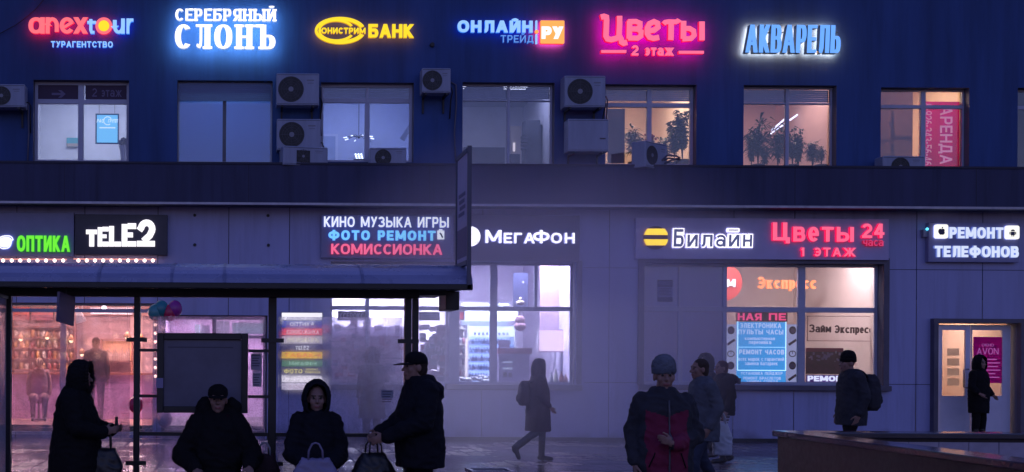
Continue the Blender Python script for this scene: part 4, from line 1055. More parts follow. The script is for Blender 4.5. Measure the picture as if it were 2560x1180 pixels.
al = thing("alarm_lamp", "small box with a cyan indicator light left of the phone repair sign", "alarm", P(2322, 580, YB - .05))
mb = MB(); e = pxr(2314, 2330, 572, 592, YB - .05); mb.box(e[0], e[1], YW - .09, YW - .003, e[2], e[3]); mb.build("case", [principled("alarm_case", (.25, .25, .35), .5)], al, bevel=.01)
mb = MB(); p_ = P(2323, 571.5, YB - .05); mb.ball((p_.x, YW - .1, p_.z), .028); mb.build("indicator", [emit("cyan_led", lin((90, 215, 255)), 2.2)], al, smooth=True)
# bulb garlands under the two left signs
for k, (a, b, n) in enumerate(((-64, 170, 11), (187, 392, 10))):
    g = thing("bulb_garland", ["row of warm light bulbs under the green optician sign", "row of warm light bulbs under the black board with stepped letters"][k], "light string", P((a + b) / 2, 656, YW - .2), "bulb garlands over the shelter")
    mb = MB(); e = pxr(a, b, 648.5, 651.5, YW); mb.box(e[0], e[1], YW - .2, YW - .17, e[2], e[3]); mb.build("rail", [emit("garland_rail", lin((255, 165, 150)), .8)], g)
    for i in range(n):
        p_ = P(a + (b - a) * (i + .6) / n, 652, YW); mb = MB(); mb.ball((p_.x, YW - .19, p_.z - .01), .036, seg=10, rings=7); mb.build("bulb", [emit("bulb", lin((255, 215, 205)), 5)], g, smooth=True)
g = thing("bulb_garland", "vertical string of warm bulbs down the shop front beside the information board", "light string", P(389, 940, YW - .06), "bulb garlands over the shelter")
mb = MB(); p0, p1 = P(389, 805, YW), P(389, 945, YW); mb.tube([(p0.x, YW - .05, p0.z), (p1.x, YW - .05, p1.z)], .008, 6); mb.build("cable", [M_BLACK], g)
for i in range(7):
    p_ = P(389, 812 + i * 21.4, YW); mb = MB(); mb.ball((p_.x, YW - .07, p_.z), .034, seg=10, rings=7); mb.build("bulb", [emit("bulb_vert", lin((255, 200, 185)), 4)], g, smooth=True)
# directory lightbox
s = thing("directory_lightbox", "tall lit directory panel of stacked shop names on the wall behind the shelter", "lightbox", P(754, 975, YW))
e = pxr(702, 806, 781, 976, YW); mb = MB(); mb.box(e[0], e[1], YW - .14, YW - .003, e[2], e[3]); mb.build("case", [principled("lightbox_case", (.3, .3, .36), .4)], s)
rows = [(783, 801, None, (250, 246, 250), None, 1), (803, 820, 'ОПТИКА', (62, 78, 168), (250, 250, 255), 1), (822, 839, 'КОМИССИОНКА', (240, 78, 92), (255, 220, 225), 1), (841, 860, 'КИНО МУЗЫКА ИГРЫ', (190, 180, 195), (240, 235, 190), 1),
        (862, 879, 'TELE2', (72, 66, 98), (250, 250, 255), 1), (880, 897, 'ТАБАК→', (250, 205, 60), (235, 110, 75), 1), (900, 917, 'МегаФон', (85, 125, 95), (160, 200, 170), 1), (919, 937, 'ФОТО', (72, 68, 105), (245, 235, 130), 1),
        (939, 956, None, (250, 244, 246), None, 1), (958, 975, '8-926-343', (215, 205, 220), (190, 170, 185), 1)]
for i, (y0, y1, tx, bgc, fg, st) in enumerate(rows):
    e = pxr(704, 804, y0, y1 - .8, YW); mb = MB(); mb.box(e[0], e[1], YW - .152, YW - .141, e[2], e[3], 0)
    mats = [emit("dir_bg_%d" % i, lin(bgc), 1.0), emit("dir_fg_%d" % i, lin(fg or bgc), 1.0)]
    if tx:
        bx = {'ОПТИКА': (724, 785), 'TELE2': (738, 771), 'ТАБАК→': (710, 802), 'МегаФон': (722, 790), 'ФОТО': (709, 755), '8-926-343': (722, 770)}.get(tx, (716, 796))
        q = pxr(bx[0], bx[1], y0 + 3.5, y1 - 4, YW); lettering(mb, tx, q[0], q[1], q[2], q[3], YW - .154, .001, t=.22 if tx != 'КИНО МУЗЫКА ИГРЫ' else .18, gap=.14, small=.8, mats=(1, 1, 1), rise=.12 if tx == 'TELE2' else 0)
        if tx == 'ФОТО':
            for t2, q2 in (('РЕМОНТ', (764, 794, 921, 926)), ('ТЕЛЕФОНОВ', (762, 799, 928, 933))):
                q = pxr(*q2, YW); lettering(mb, t2, q[0], q[1], q[2], q[3], YW - .154, .001, t=.2, gap=.16, mats=(1, 1, 1))
    mb.build("name_strip", mats, s)

# ------------------------------------------------------------------ air conditioners
def ac(label, px0, px1, py0, py1, fan=(.36, .40), yaw=0, depth=.32, fan_r=.40, Y=None, blank=False, bracket=True, square=False):
    Y = Y or YW - .42
    e = pxr(px0, px1, py0, py1, Y); w, h = e[1] - e[0], e[3] - e[2]
    t = thing("air_conditioner", label, "air conditioner", ((e[0] + e[1]) / 2, Y, e[2]), "outdoor air conditioning units on the facade", rz=R(yaw) if yaw else 1e-9)
    mb = MB(); mb.box(-w / 2, w / 2, 0, depth, 0, h); mb.build("casing", [M_ACW], t, bevel=.02)
    mb = MB(); mb.box(-w / 2 + .02, w / 2 - .02, -.004, -.001, h - .035, h - .028); mb.box(-w / 2 + .02, w / 2 - .02, -.004, -.001, .03, .036)
    if blank: mb.box(w * .28, w * .42, -.006, -.001, h * .38, h * .42)
    mb.build("seam", [M_ACD], t)
    if not blank:
        cx, cz, r = -w / 2 + w * fan[0] + 0.0, h * fan[1] + h * .08, h * fan_r
        mb = MB(); disc(mb, cx, cz, r, r, -.006, .005) if not square else mb.box(cx - r, cx + r, -.006, -.001, cz - r * .85, cz + r * .85)
        mb.build("fan_opening", [M_ACD] * 3, t)
        mb = MB()
        for k in range(5):
            a = k * 72 + 20
            mb.prism([(cx + r * .18 * math.cos(R(a - 25)), cz + r * .18 * math.sin(R(a - 25))), (cx + r * .86 * math.cos(R(a - 16)), cz + r * .86 * math.sin(R(a - 16))), (cx + r * .88 * math.cos(R(a + 20)), cz + r * .88 * math.sin(R(a + 20))), (cx + r * .2 * math.cos(R(a + 30)), cz + r * .2 * math.sin(R(a + 30)))], -.0085 - k * .0004, -.0065)
        mb.build("fan", [principled("ac_blade", (0.022, 0.022, 0.028), .5)] * 3, t)
        mb = MB(); disc(mb, cx, cz, r * .2, r * .2, -.016, .008, n=16); mb.build("fan_hub", [principled("ac_hub", (.22, .22, .27), .5)] * 3, t)
        mb = MB()
        for k in range(4):
            rr = r * (.35 + .2 * k); pts = [(cx + rr * math.cos(R(15 * q)), cz + rr * math.sin(R(15 * q))) for q in range(24)]
            lf, rt = stroke_poly(pts, .006, .006, True); mb.ribbon(lf, rt, True, -.014, -.011, 0, 0, 0)
        for k in range(4):
            a = R(45 * k); d_ = Vector((math.cos(a), math.sin(a))) * r
            lf, rt = stroke_poly([(cx - d_.x, cz - d_.y), (cx + d_.x, cz + d_.y)], .008, .008); mb.ribbon(lf, rt, False, -.0115, -.009, 0, 0, 0)
        mb.build("grille", [principled("ac_grille", (.05, .05, .065), .5)] * 3, t)
        mb = MB(); bx = w / 2 - w * .20; mb.box(bx - w * .09, bx + w * .08, -.005, -.001, h * .76, h * .80); mb.box(bx - w * .07, bx + w * .07, -.005, -.001, h * .68, h * .70)
        mb.build("badge", [principled("ac_badge", (.2, .2, .26), .5)], t)
    if bracket:
        mb = MB()
        for sx in (-.36, .36):
            mb = MB(); mb.box(w * sx - .02, w * sx + .02, -.02, .41, -.045, -.002); mb.box(w * sx - .018, w * sx + .018, .37, .41, -.34, -.045)
            mb.build("bracket", [M_ACD], t)
    if yaw == 0 and not blank and bracket:
        mb = MB(); mb.tube([(w / 2, .2, h * .3), (w / 2 + .05, .2, h * .3), (w / 2 + .08, .25, h * .15), (w / 2 + .06, .33, -.1), (w / 2 + .05, .38, -.45)], .014, 6)
        mb.build("hose", [M_ACD], t, smooth=True)
    return t
ac("pale air conditioner cut by the left edge of the picture beside the travel office window", -42, 62, 210, 268, fan=(.44, .42))
ac("pale air conditioner at the top of the stack left of the bank window", 691, 798, 183, 263, fan=(.34, .42))
ac("grimy air conditioner in the middle of the stack left of the bank window", 692, 802, 297, 376, fan=(.34, .42), Y=YW - .36)
ac("small turned air conditioner standing on the ledge at the foot of the stack", 706, 822, 366, 414, fan=(.45, .40), yaw=12, Y=YF + .02, bracket=False, fan_r=.36, square=True)
ac("low air conditioner standing on the ledge in front of the bank window", 925, 1016, 369, 414, fan=(.36, .36), Y=YF + .05, bracket=False, fan_r=.46)
ac("small high air conditioner on the wall between the bank and online shop windows", 1055, 1127, 170, 232, fan=(.36, .42))
ac("pale air conditioner above the blank metal box beside the upper flower shop window", 1411, 1514, 189, 268, fan=(.38, .42))
ac("blank pale metal air conditioner box with one small slot under another unit", 1420, 1522, 297, 379, blank=True, Y=YW - .46)
ac("turned air conditioner standing in front of the flower shop window with pipes beside it", 1592, 1690, 356, 422, fan=(.30, .40), yaw=38, Y=YF + .04, bracket=False, fan_r=.36)
ac("low dark air conditioner standing under the to-let window", 2207, 2312, 390, 436, fan=(.42, .34), Y=YF + .05, bracket=False, fan_r=.5)
pt = thing("pipe_bundle", "curled insulated pipes on the ledge in front of the flower shop window", "pipes", P(1680, 412, YF + .1))
mb = MB(); q = [P(*a, YF + .15) for a in ((1655, 405), (1668, 392), (1690, 393), (1700, 398), (1680, 404), (1662, 412))]; mb.tube([(v.x, v.y, v.z + .03) for v in q], .022, 8)
q = [P(*a, YF + .22) for a in ((1650, 408), (1672, 399), (1702, 403), (1690, 411))]; mb.tube([(v.x, v.y, v.z + .03) for v in q], .018, 8)
mb.build("pipe", [principled("pipe_wrap", (.12, .12, .17), .7)], pt, smooth=True)
# bolt heads and sockets on the bare cladding
for i, (px, py) in enumerate(((487, 538), (487, 612), (670, 539), (671, 613))):
    mb = MB(); p_ = P(px, py, YW); mb.lathe([(.0, -.03), (.03, -.028), (.034, -.002), (.0, -.002)], (p_.x, YW, p_.z), 12, axis='y')
    tag(mb.build("wall_plug", [M_BLACK]), ["upper", "lower", "upper", "lower"][i] + [" dark plug in the cladding just right of the black board", " dark plug in the cladding just right of the black board", " dark plug in the cladding nearer the three-line sign", " dark plug in the cladding nearer the three-line sign"][i], "wall plug", "dark plugs in the bare cladding")
p_ = P(1080, 113, YW); mb = MB(); mb.lathe([(.0, -.07), (.045, -.065), (.05, -.003), (0, -.003)], (p_.x, YW, p_.z), 14, axis='y')
tag(mb.build("wall_camera", [M_BLACK]), "small dark dome on the wall right of the yellow bank sign", "camera")
# overhead cable
mb = MB(); q = [P(*a, YW - .05) for a in ((140, -40), (108, 0), (90, 22), (70, 40), (40, 62), (-30, 100))]
mb.tube(q, .008, 6); tag(mb.build("facade_cable", [M_BLACK], smooth=True), "thin dark cable running down the upper wall at the left end", "cable")

for i, (pts, l) in enumerate(((((798, 215), (803, 219), (804, 260), (800, 300), (803, 340)), "thin dark pipe joining the stacked units left of the bank window"), (((1127, 205), (1140, 212), (1141, 260), (1136, 330), (1139, 405)), "thin dark pipe running down from the small high unit to the ledge"), (((62, 250), (70, 262), (72, 330), (69, 408)), "thin dark pipe running down from the unit at the left end"), (((1514, 240), (1519, 250), (1516, 300), (1513, 330)), "thin dark pipe between the two units by the upper flower shop"))):
    mb = MB(); mb.tube([P(a, b, YW - .03) for a, b in pts], .016, 6); tag(mb.build("refrigerant_pipe", [principled("pipe_wrap", (.12, .12, .17), .7)], smooth=True), l, "pipe", "pipes on the upper wall")
# ------------------------------------------------------------------ people
def remeshed(mb, voxel, smooth=4, wrinkle=0.0, wscale=9.0, seed=0):
    """one continuous surface from overlapping shapes; returns a mesh"""
    me = bpy.data.meshes.new("tmp"); me.from_pydata(mb.v, [], mb.f); o = bpy.data.objects.new("tmp", me); COL.objects.link(o)
    r = o.modifiers.new("r", 'REMESH'); r.mode = 'VOXEL'; r.voxel_size = voxel; r.use_smooth_shade = True
    s = o.modifiers.new("s", 'SMOOTH'); s.factor = .5; s.iterations = smooth
    dg = bpy.context.evaluated_depsgraph_get(); dg.update()
    out = bpy.data.meshes.new_from_object(o.evaluated_get(dg))
    bpy.data.objects.remove(o); bpy.data.meshes.remove(me)
    if wrinkle:
        ns = [v.normal.copy() for v in out.vertices]
        for v, n in zip(out.vertices, ns):
            p = v.co
            a = noise.noise(Vector((p.x * wscale + seed, p.y * wscale, p.z * wscale * .55)))
            b = noise.noise(Vector((p.x * wscale * 2.3, p.y * wscale * 2.3 + seed, p.z * wscale * 2.0)))
            q = noise.noise(Vector((p.x * wscale * 1.1 + seed, p.y * wscale * 1.1, p.z * wscale * 1.9 + p.x * 6)))
            v.co = p + n * wrinkle * (a * 1.2 + (.5 - abs(b)) * .9 + (.35 - abs(q) * 1.6) * 1.5)
    out.polygons.foreach_set("use_smooth", [True] * len(out.polygons))
    return out
def put_mesh(me, name, mats, parent):
    me.name = name
    me.materials.clear()
    for m in (mats if isinstance(mats, list) else [mats]): me.materials.append(m)
    o = bpy.data.objects.new(name, me); COL.objects.link(o); o.parent = parent
    return o
def cap(mb, p0, p1, r0, r1, flat=None, seg=12):
    """tapered limb piece with round ends"""
    p0, p1 = Vector(p0), Vector(p1); d = (p1 - p0); L = d.length
    if L < 1e-5: mb.ball(p0, r0, seg=seg); return
    d /= L; pts, rr = [], []
    for k in range(4): a = R(90 * (3 - k) / 3.2); pts.append(p0 - d * r0 * math.sin(a)); rr.append(max(.001, r0 * math.cos(a)))
    for k in range(1, 5): pts.append(p0 + d * L * k / 5); rr.append(r0 + (r1 - r0) * k / 5)
    for k in range(4): a = R(90 * k / 3.2); pts.append(p1 + d * r1 * math.sin(a)); rr.append(max(.001, r1 * math.cos(a)))
    mb.tube(pts, rr, seg)
def loft(mb, secs, seg=24, pw=2.4):
    """closed body from horizontal super-ellipse sections (z, half width, half depth, x shift, y shift)"""
    rings = []
    for s in secs:
        z, a, b = s[:3]; cx = s[3] if len(s) > 3 else 0; cy = s[4] if len(s) > 4 else 0
        i = len(mb.v); rings.append(i)
        for k in range(seg):
            t = 2 * math.pi * k / seg; c, n = math.cos(t), math.sin(t)
            mb.v.append((cx + a * math.copysign(abs(c) ** (2 / pw), c), cy + b * math.copysign(abs(n) ** (2 / pw), n), z))
    for k in range(len(rings) - 1):
        for s in range(seg):
            s2 = (s + 1) % seg; mb.f.append((rings[k] + s, rings[k] + s2, rings[k + 1] + s2, rings[k + 1] + s)); mb.mi.append(0)
    mb.f.append(tuple(rings[0] + s for s in reversed(range(seg)))); mb.mi.append(0)
    mb.f.append(tuple(rings[-1] + s for s in range(seg))); mb.mi.append(0)

M_SKIN = principled("skin", (0.28, 0.16, 0.13), .5, var=.08, vscale=20, spec=.3)
M_EYE = principled("eye_dark", (0.02, 0.015, 0.015), .2)
M_LIP = principled("lips", (0.26, 0.09, 0.09), .45)
M_BROW = principled("brow_hair", (0.04, 0.025, 0.02), .7)
def cloth(name, c, rough=.85, bump=.35, bscale=160): return principled(name, c, rough, var=.22, vscale=7, bump=bump, bscale=bscale, spec=.25)
C_BLACK = cloth("cloth_black", (0.005, 0.004, 0.006)); C_NAVY = cloth("cloth_navy", (0.006, 0.006, 0.012)); C_GREY = cloth("cloth_grey", (0.10, 0.105, 0.13)); C_DKGREY = cloth("cloth_dark_grey", (0.035, 0.035, 0.045))
C_RED = cloth("cloth_red", (0.17, 0.02, 0.055)); C_KNIT = cloth("knit_grey", (0.13, 0.14, 0.17), bump=.9, bscale=70); C_FUR = cloth("fur_dark", (0.02, 0.015, 0.016), bump=1, bscale=220); C_HAIR = cloth("hair_brown", (0.035, 0.02, 0.016), bump=.8, bscale=120)
C_BOOT = principled("boot_leather", (0.012, 0.010, 0.012), .35, var=.3)
C_JEAN = cloth("jeans", (0.05, 0.055, 0.085)); C_BROWN = cloth("cloth_plum", (0.055, 0.03, 0.04))

def hand(mb, w, d, side, curl, palm):
    """five fingers: w wrist, d direction along the hand, side towards the thumb, palm the way the palm faces"""
    w, d, side, palm = Vector(w), Vector(d).normalized(), Vector(side).normalized(), Vector(palm).normalized()
    c = w + d * .055
    M = Matrix((side, d, palm)).transposed()
    mb.ball(c, (.042, .052, .017), M, 12, 8)
    cap(mb, w - d * .02, w + d * .03, .027, .026)
    for k, (o, L, r) in enumerate(((.030, .072, .0088), (.010, .080, .0092), (-.011, .074, .0088), (-.030, .058, .0078))):
        p = c + d * .042 + side * o; a = R(curl); dirs = d
        for j in range(3):
            ang = R(curl * (0.6 + .55 * j)); dd = (d * math.cos(ang) + palm * math.sin(ang)).normalized(); q = p + dd * L * (.44, .32, .26)[j]
            cap(mb, p, q, r * (1 - .06 * j), r * (.95 - .08 * j), seg=8); p = q
    p = c + side * .036 - d * .022; q = p + (side * .62 + d * .6 + palm * .35).normalized() * .042; cap(mb, p, q, .0125, .0105, seg=8)
    cap(mb, q, q + (side * .2 + d * .85 + palm * .5).normalized() * .032, .0105, .009, seg=8)

DEF = dict(hipL=(.09, 0, .90), kneL=(.10, -.015, .49), ankL=(.10, .015, .075), hipR=(-.09, 0, .90), kneR=(-.10, -.015, .49), ankR=(-.10, .015, .075), toeL=(.115, -.17, .03), toeR=(-.115, -.17, .03),
           shoL=(.168, 0, 1.375), elbL=(.235, .03, 1.13), wriL=(.225, -.05, .89), shoR=(-.168, 0, 1.375), elbR=(-.235, .03, 1.13), wriR=(-.225, -.05, .89), head=(0, -.02, 1.585))
def person(label, loc, rz, H=1.7, J=None, dz=0.0, coat=None, coat_m=C_BLACK, legs_m=C_BLACK, boots=True, hat=None, hat_m=C_BLACK, hair_m=None, sleeve=(.075, .062, .05), neck=True,
           leg_r=(.095, .07, .055), hand_pose=None, vox=.0075, look=0.0, coat_parts=None, group=None, boot_h=.22, wr=.006, collar=True, hands=True, detail=False):
    J = {**DEF, **(J or {})}; s = H / 1.7
    for k in ('shoL', 'shoR', 'elbL', 'elbR', 'wriL', 'wriR', 'head'):
        J[k] = Vector(J[k]) + Vector((0, 0, dz if (k[:3] in ('sho', 'hea') or k in ('elbL', 'elbR', 'wriL', 'wriR')) else 0))
    J = {k: Vector(v) for k, v in J.items()}
    root = bpy.data.objects.new("person", None); COL.objects.link(root); root.location = loc; root.rotation_euler = (0, 0, rz); root.scale = (s, s, s)
    root.empty_display_size = .1; root['label'] = label; root['category'] = "person"
    if group: root['group'] = group
    # body
    mb = MB(); hd = J['head']; HM = Matrix.Rotation(look, 3, 'Z')
    def hp(x, y, z): return hd + HM @ Vector((x, y, z))
    mb.ball(hp(0, .012, .028), (.074, .094, .092), HM, 18, 12); mb.ball(hp(0, -.022, -.040), (.060, .066, .078), HM, 16, 10); mb.ball(hp(0, -.062, -.095), (.026, .024, .018), HM)
    cap(mb, hp(0, -.084, .014), hp(0, -.110, -.024), .0085, .0135); mb.ball(hp(0, -.100, -.028), (.019, .012, .009), HM)
    cap(mb, hp(-.042, -.074, .036), hp(.042, -.074, .036), .012, .012)
    for sx in (-1, 1):
        mb.ball(hp(sx * .040, -.056, -.018), (.027, .026, .034), HM); mb.ball(hp(sx * .031, -.074, .012), (.0135, .0125, .010), HM); mb.ball(hp(sx * .076, .014, -.006), (.011, .022, .034), HM)
    mb.ball(hp(0, -.084, -.058), (.025, .013, .0075), HM); mb.ball(hp(0, -.082, -.070), (.022, .013, .008), HM)
    shc = (J['shoL'] + J['shoR']) / 2; hpc = (J['hipL'] + J['hipR']) / 2
    cap(mb, hd + Vector((0, .025, -.06)), shc + Vector((0, .012, .03)), .056, .066)
    up = shc - hpc
    for f0, f1, r0, r1 in ((0.02, .4, .125, .115), (.4, .8, .115, .13), (.8, .97, .13, .10)): cap(mb, hpc + up * f0, hpc + up * f1, r0, r1)
    for S in 'LR':
        cap(mb, shc + (J['sho' + S] - shc) * .4, J['sho' + S], .075, .06); cap(mb, J['sho' + S], J['elb' + S], .052, .041); cap(mb, J['elb' + S], J['wri' + S], .041, .027)
        cap(mb, J['hip' + S], J['kne' + S], .083, .055); cap(mb, J['kne' + S], J['ank' + S], .055, .036); cap(mb, J['ank' + S] + Vector((0, 0, -.02)), J['toe' + S], .036, .026)
        if hands:
            hpz = (hand_pose or {}).get(S)
            fw = (J['wri' + S] - J['elb' + S]).normalized()
            if hpz: hand(mb, J['wri' + S], hpz[0], hpz[1], hpz[2], hpz[3])
            else: hand(mb, J['wri' + S], fw, (0, -1, .0), 22, (-1 if S == 'L' else 1, 0, 0))
    me = remeshed(mb, vox, 3)
    bd = put_mesh(me, "body", [M_SKIN, M_EYE, M_LIP, M_BROW], root)
    el, er, mo = hp(.031, -.084, .012), hp(-.031, -.084, .012), hp(0, -.092, -.064)
    for p in me.polygons:
        c = p.center
        if (c - el).length < .0115 or (c - er).length < .0115: p.material_index = 1
        elif abs(c.z - mo.z) < .011 and (c - mo).length < .026: p.material_index = 2
        else:
            for e_ in (el, er):
                q = c - e_
                if .014 < q.z < .026 and abs((HM.transposed() @ q).x) < .022 and q.length < .036: p.material_index = 3
    # trousers and boots
    mb = MB(); mb2 = MB()
    mb.ball(hpc + Vector((0, 0, -.01)), (.165, .125, .12))
    for S in 'LR':
        cap(mb, J['hip' + S], J['kne' + S], leg_r[0], leg_r[1]); cap(mb, J['kne' + S], J['ank' + S] + Vector((0, 0, .03)), leg_r[1], leg_r[2])
        a = J['ank' + S]; k = J['kne' + S]; u = (k - a).normalized()
        if boots:
            cap(mb2, a + u * boot_h, a, leg_r[2] + .008, .052); t_ = J['toe' + S]; fd = (t_ - a); fd = fd.normalized()
            cap(mb2, a + Vector((0, 0, -.022)), t_ + Vector((0, 0, .006)), .048, .036); cap(mb2, a + fd * .02 - u * .035, a - fd * .035 - u * .03, .04, .038)
    put_mesh(remeshed(mb, .012, 3, wr * .8, 10, 3.1), "trousers", legs_m, root)
    if boots: put_mesh(remeshed(mb2, .010, 2), "boots", C_BOOT, root)
    # coat
    secs = coat or [(.80, .22, .16), (.95, .205, .15), (1.12, .20, .145), (1.28, .215, .145), (1.38, .205, .13), (1.45, .13, .10), (1.49, .085, .085)]
    secs = [(q[0] + dz if len(q) < 6 else q[0],) + tuple(q[1:5]) for q in secs]
    mb = MB(); loft(mb, secs)
    for S in 'LR':
        w = J['wri' + S] - (J['wri' + S] - J['elb' + S]).normalized() * .015
        cap(mb, J['sho' + S], J['elb' + S], sleeve[0], sleeve[1]); cap(mb, J['elb' + S], w, sleeve[1], sleeve[2])
    if collar: mb.lathe([(.075, -.06), (.088, -.01), (.082, .035), (.06, .05)], tuple(hd + Vector((0, .025, -.125))), 18)
    for f in (coat_parts or []): f(mb, J)
    co = put_mesh(remeshed(mb, .0115, 3, wr, 8, hash(label) % 13), "coat", coat_m if isinstance(coat_m, list) else [coat_m], root)
    if detail:
        from mathutils.bvhtree import BVHTree
        bv = BVHTree.FromObject(co, bpy.context.evaluated_depsgraph_get())
        def snap(x, z):
            h = bv.ray_cast(Vector((x, -1, z)), Vector((0, 1, 0)))[0]
            return h if h is not None else Vector((x, -.15, z))
        zt_, zl_ = shc.z + .02, secs[0][0] + .03
        mb = MB(); pts = [snap(.012, zl_ + (zt_ - zl_) * k / 14) + Vector((0, -.004, 0)) for k in range(15)]; mb.tube(pts, .0075, 6); mb.build("zip", [principled("zip_metal", (.08, .08, .1), .4, .3)], root, smooth=True)
        for sx in (-1, 1):
            mb = MB(); pts = [snap(sx * (.10 + .045 * k / 5), zl_ + .20 - .12 * k / 5) + Vector((0, -.003, 0)) for k in range(6)]; mb.tube(pts, .006, 5); mb.build("pocket", [C_BLACK], root, smooth=True)
    # headgear / hair
    def shell(name, m, f, wv=.003, vx=.009, sm=3):
        mb = MB(); f(mb); return put_mesh(remeshed(mb, vx, sm, wv, 18, 1.7), name, m, root)
    def hairf(mb):
        mb.ball(hp(0, .028, .046), (.084, .094, .088), HM, 18, 12); mb.ball(hp(0, .055, -.02), (.078, .062, .085), HM)
    if hair_m: shell("hair", hair_m, hairf)
    if hat == 'beanie':
        def f(mb):
            mb.ball(hp(0, .016, .084), (.094, .107, .104), HM, 18, 12); loft_h = [(-.002 + .035 * k, .094 - .002 * k, .108 - .002 * k) for k in range(3)]
            m2 = MB(); loft(m2, [(z, a, b) for z, a, b in loft_h], pw=2.1)
            i = len(mb.v); mb.v += [tuple(hp(v[0], v[1] + .014, v[2] + .026)) for v in m2.v]; mb.f += [tuple(i + k for k in q) for q in m2.f]; mb.mi += m2.mi
        shell("beanie", hat_m, f, .006)
        def g(mb):
            m2 = MB(); loft(m2, [(.0, .094, .108), (.022, .0975, .1115), (.045, .0955, .1095)], pw=2.1)
            i = len(mb.v); mb.v += [tuple(hp(v[0], v[1] + .012, v[2] + .030)) for v in m2.v]; mb.f += [tuple(i + k for k in q) for q in m2.f]; mb.mi += m2.mi
        shell("hat_band", cloth("knit_band", (0.11, 0.12, 0.15), bump=1, bscale=50) if hat_m is C_KNIT else hat_m, g, .001, .008, 1)
    if hat == 'cap':
        def f(mb):
            mb.ball(hp(0, .016, .070), (.090, .104, .074), HM, 18, 12)
            m2 = MB(); loft(m2, [(.03, .089, .103), (.065, .090, .104)], pw=2.1)
            i = len(mb.v); mb.v += [tuple(hp(v[0], v[1] + .016, v[2])) for v in m2.v]; mb.f += [tuple(i + k for k in q) for q in m2.f]; mb.mi += m2.mi
        shell("cap", hat_m, f, .002)
        mb = MB(); n = 14
        L1 = [hp(.083 * math.cos(R(180 + 180 * k / n)), -.028 + .085 * math.sin(R(180 + 180 * k / n)) * .9 , .034) for k in range(n + 1)]
        L2 = [hp(.080 * math.cos(R(180 + 180 * k / n)), -.040 + .155 * math.sin(R(180 + 180 * k / n)), .024 - .006 * math.sin(math.pi * k / n)) for k in range(n + 1)]
        for k in range(n):
            dz_ = Vector((0, 0, .007))
            for q in ((L1[k] + dz_, L2[k] + dz_, L2[k + 1] + dz_, L1[k + 1] + dz_), (L1[k], L1[k + 1], L2[k + 1], L2[k]), (L2[k], L2[k + 1], L2[k + 1] + dz_, L2[k] + dz_)): mb.face(q)
        put_mesh_obj = mb.build("cap_peak", [hat_m], root, smooth=False)
    if hat in ('hood', 'furhood'):
        big = 1.14
        def f(mb):
            # a hood: rings round the head opening at the face
            segs = 22
            rings = []
            for (yy, rx, rz_, zc) in ((-.085, .088, .118, .012), (-.05, .104, .135, .014), (.0, .115, .146, .015), (.06, .112, .142, .012), (.105, .085, .112, .0), (.135, .04, .06, -.01)):
                i = len(mb.v); rings.append(i)
                for k in range(segs):
                    t = 2 * math.pi * k / segs; mb.v.append(tuple(hp(rx * big * math.cos(t), yy, zc + rz_ * big * math.sin(t) - (.03 if math.sin(t) < -.3 else 0))))
            inner = []
            for (yy, rx, rz_, zc) in ((-.085, .078, .106, .010), (-.05, .092, .122, .014), (.0, .100, .131, .015), (.06, .096, .126, .012), (.095, .07, .1, .0), (.118, .03, .05, -.01)):
                i = len(mb.v); inner.append(i)
                for k in range(segs):
                    t = 2 * math.pi * k / segs; mb.v.append(tuple(hp(rx * big * math.cos(t), yy, zc + rz_ * big * math.sin(t) - (.03 if math.sin(t) < -.3 else 0))))
            for a in range(5):
                for k in range(segs):
                    k2 = (k + 1) % segs
                    mb.f.append((rings[a] + k, rings[a] + k2, rings[a + 1] + k2, rings[a + 1] + k)); mb.mi.append(0)
                    mb.f.append((inner[a] + k2, inner[a] + k, inner[a + 1] + k, inner[a + 1] + k2)); mb.mi.append(0)
            for k in range(segs):
                k2 = (k + 1) % segs; mb.f.append((rings[0] + k2, rings[0] + k, inner[0] + k, inner[0] + k2)); mb.mi.append(0)
            mb.f.append(tuple(rings[5] + k for k in range(segs))); mb.mi.append(0); mb.f.append(tuple(inner[5] + k for k in reversed(range(segs)))); mb.mi.append(0)
        shell("hood", hat_m, f, .006, .0085, 2)
        if hat == 'furhood':
            mb = MB(); rnd = random.Random(5)
            for k in range(420):
                t = rnd.uniform(0, 2 * math.pi); a, b = .095 + rnd.uniform(-.008, .012), .128 + rnd.uniform(-.008, .012)
                p = hp(a * math.cos(t), -.088 + rnd.uniform(-.012, .02), .012 + b * math.sin(t)); d = HM @ Vector((math.cos(t) * .8 + rnd.uniform(-.5, .5), -.7 + rnd.uniform(-.5, .4), math.sin(t) * .9 + rnd.uniform(-.5, .5))).normalized()
                L = rnd.uniform(.022, .045); sd = d.cross(Vector((rnd.uniform(-1, 1), rnd.uniform(-1, 1), .3))).normalized() * .0035
                mb.face([p - sd, p + sd, p + d * L])
            for k in range(26):
                t = 2 * math.pi * k / 26; mb.ball(hp(.094 * math.cos(t), -.086, .012 + .128 * math.sin(t)), (.02, .022, .02), None, 8, 6)
            mb.build("fur_trim", [C_FUR], root)
    return root, J, s
def world_of(root, p): 
    return Matrix.Translation(root.location) @ Matrix.Rotation(root.rotation_euler.z, 4, 'Z') @ Matrix.Scale(root.scale.x, 4) @ Vector(p)
def foot(px, Y, py=1000): return (P(px, py, Y).x, Y, 0)
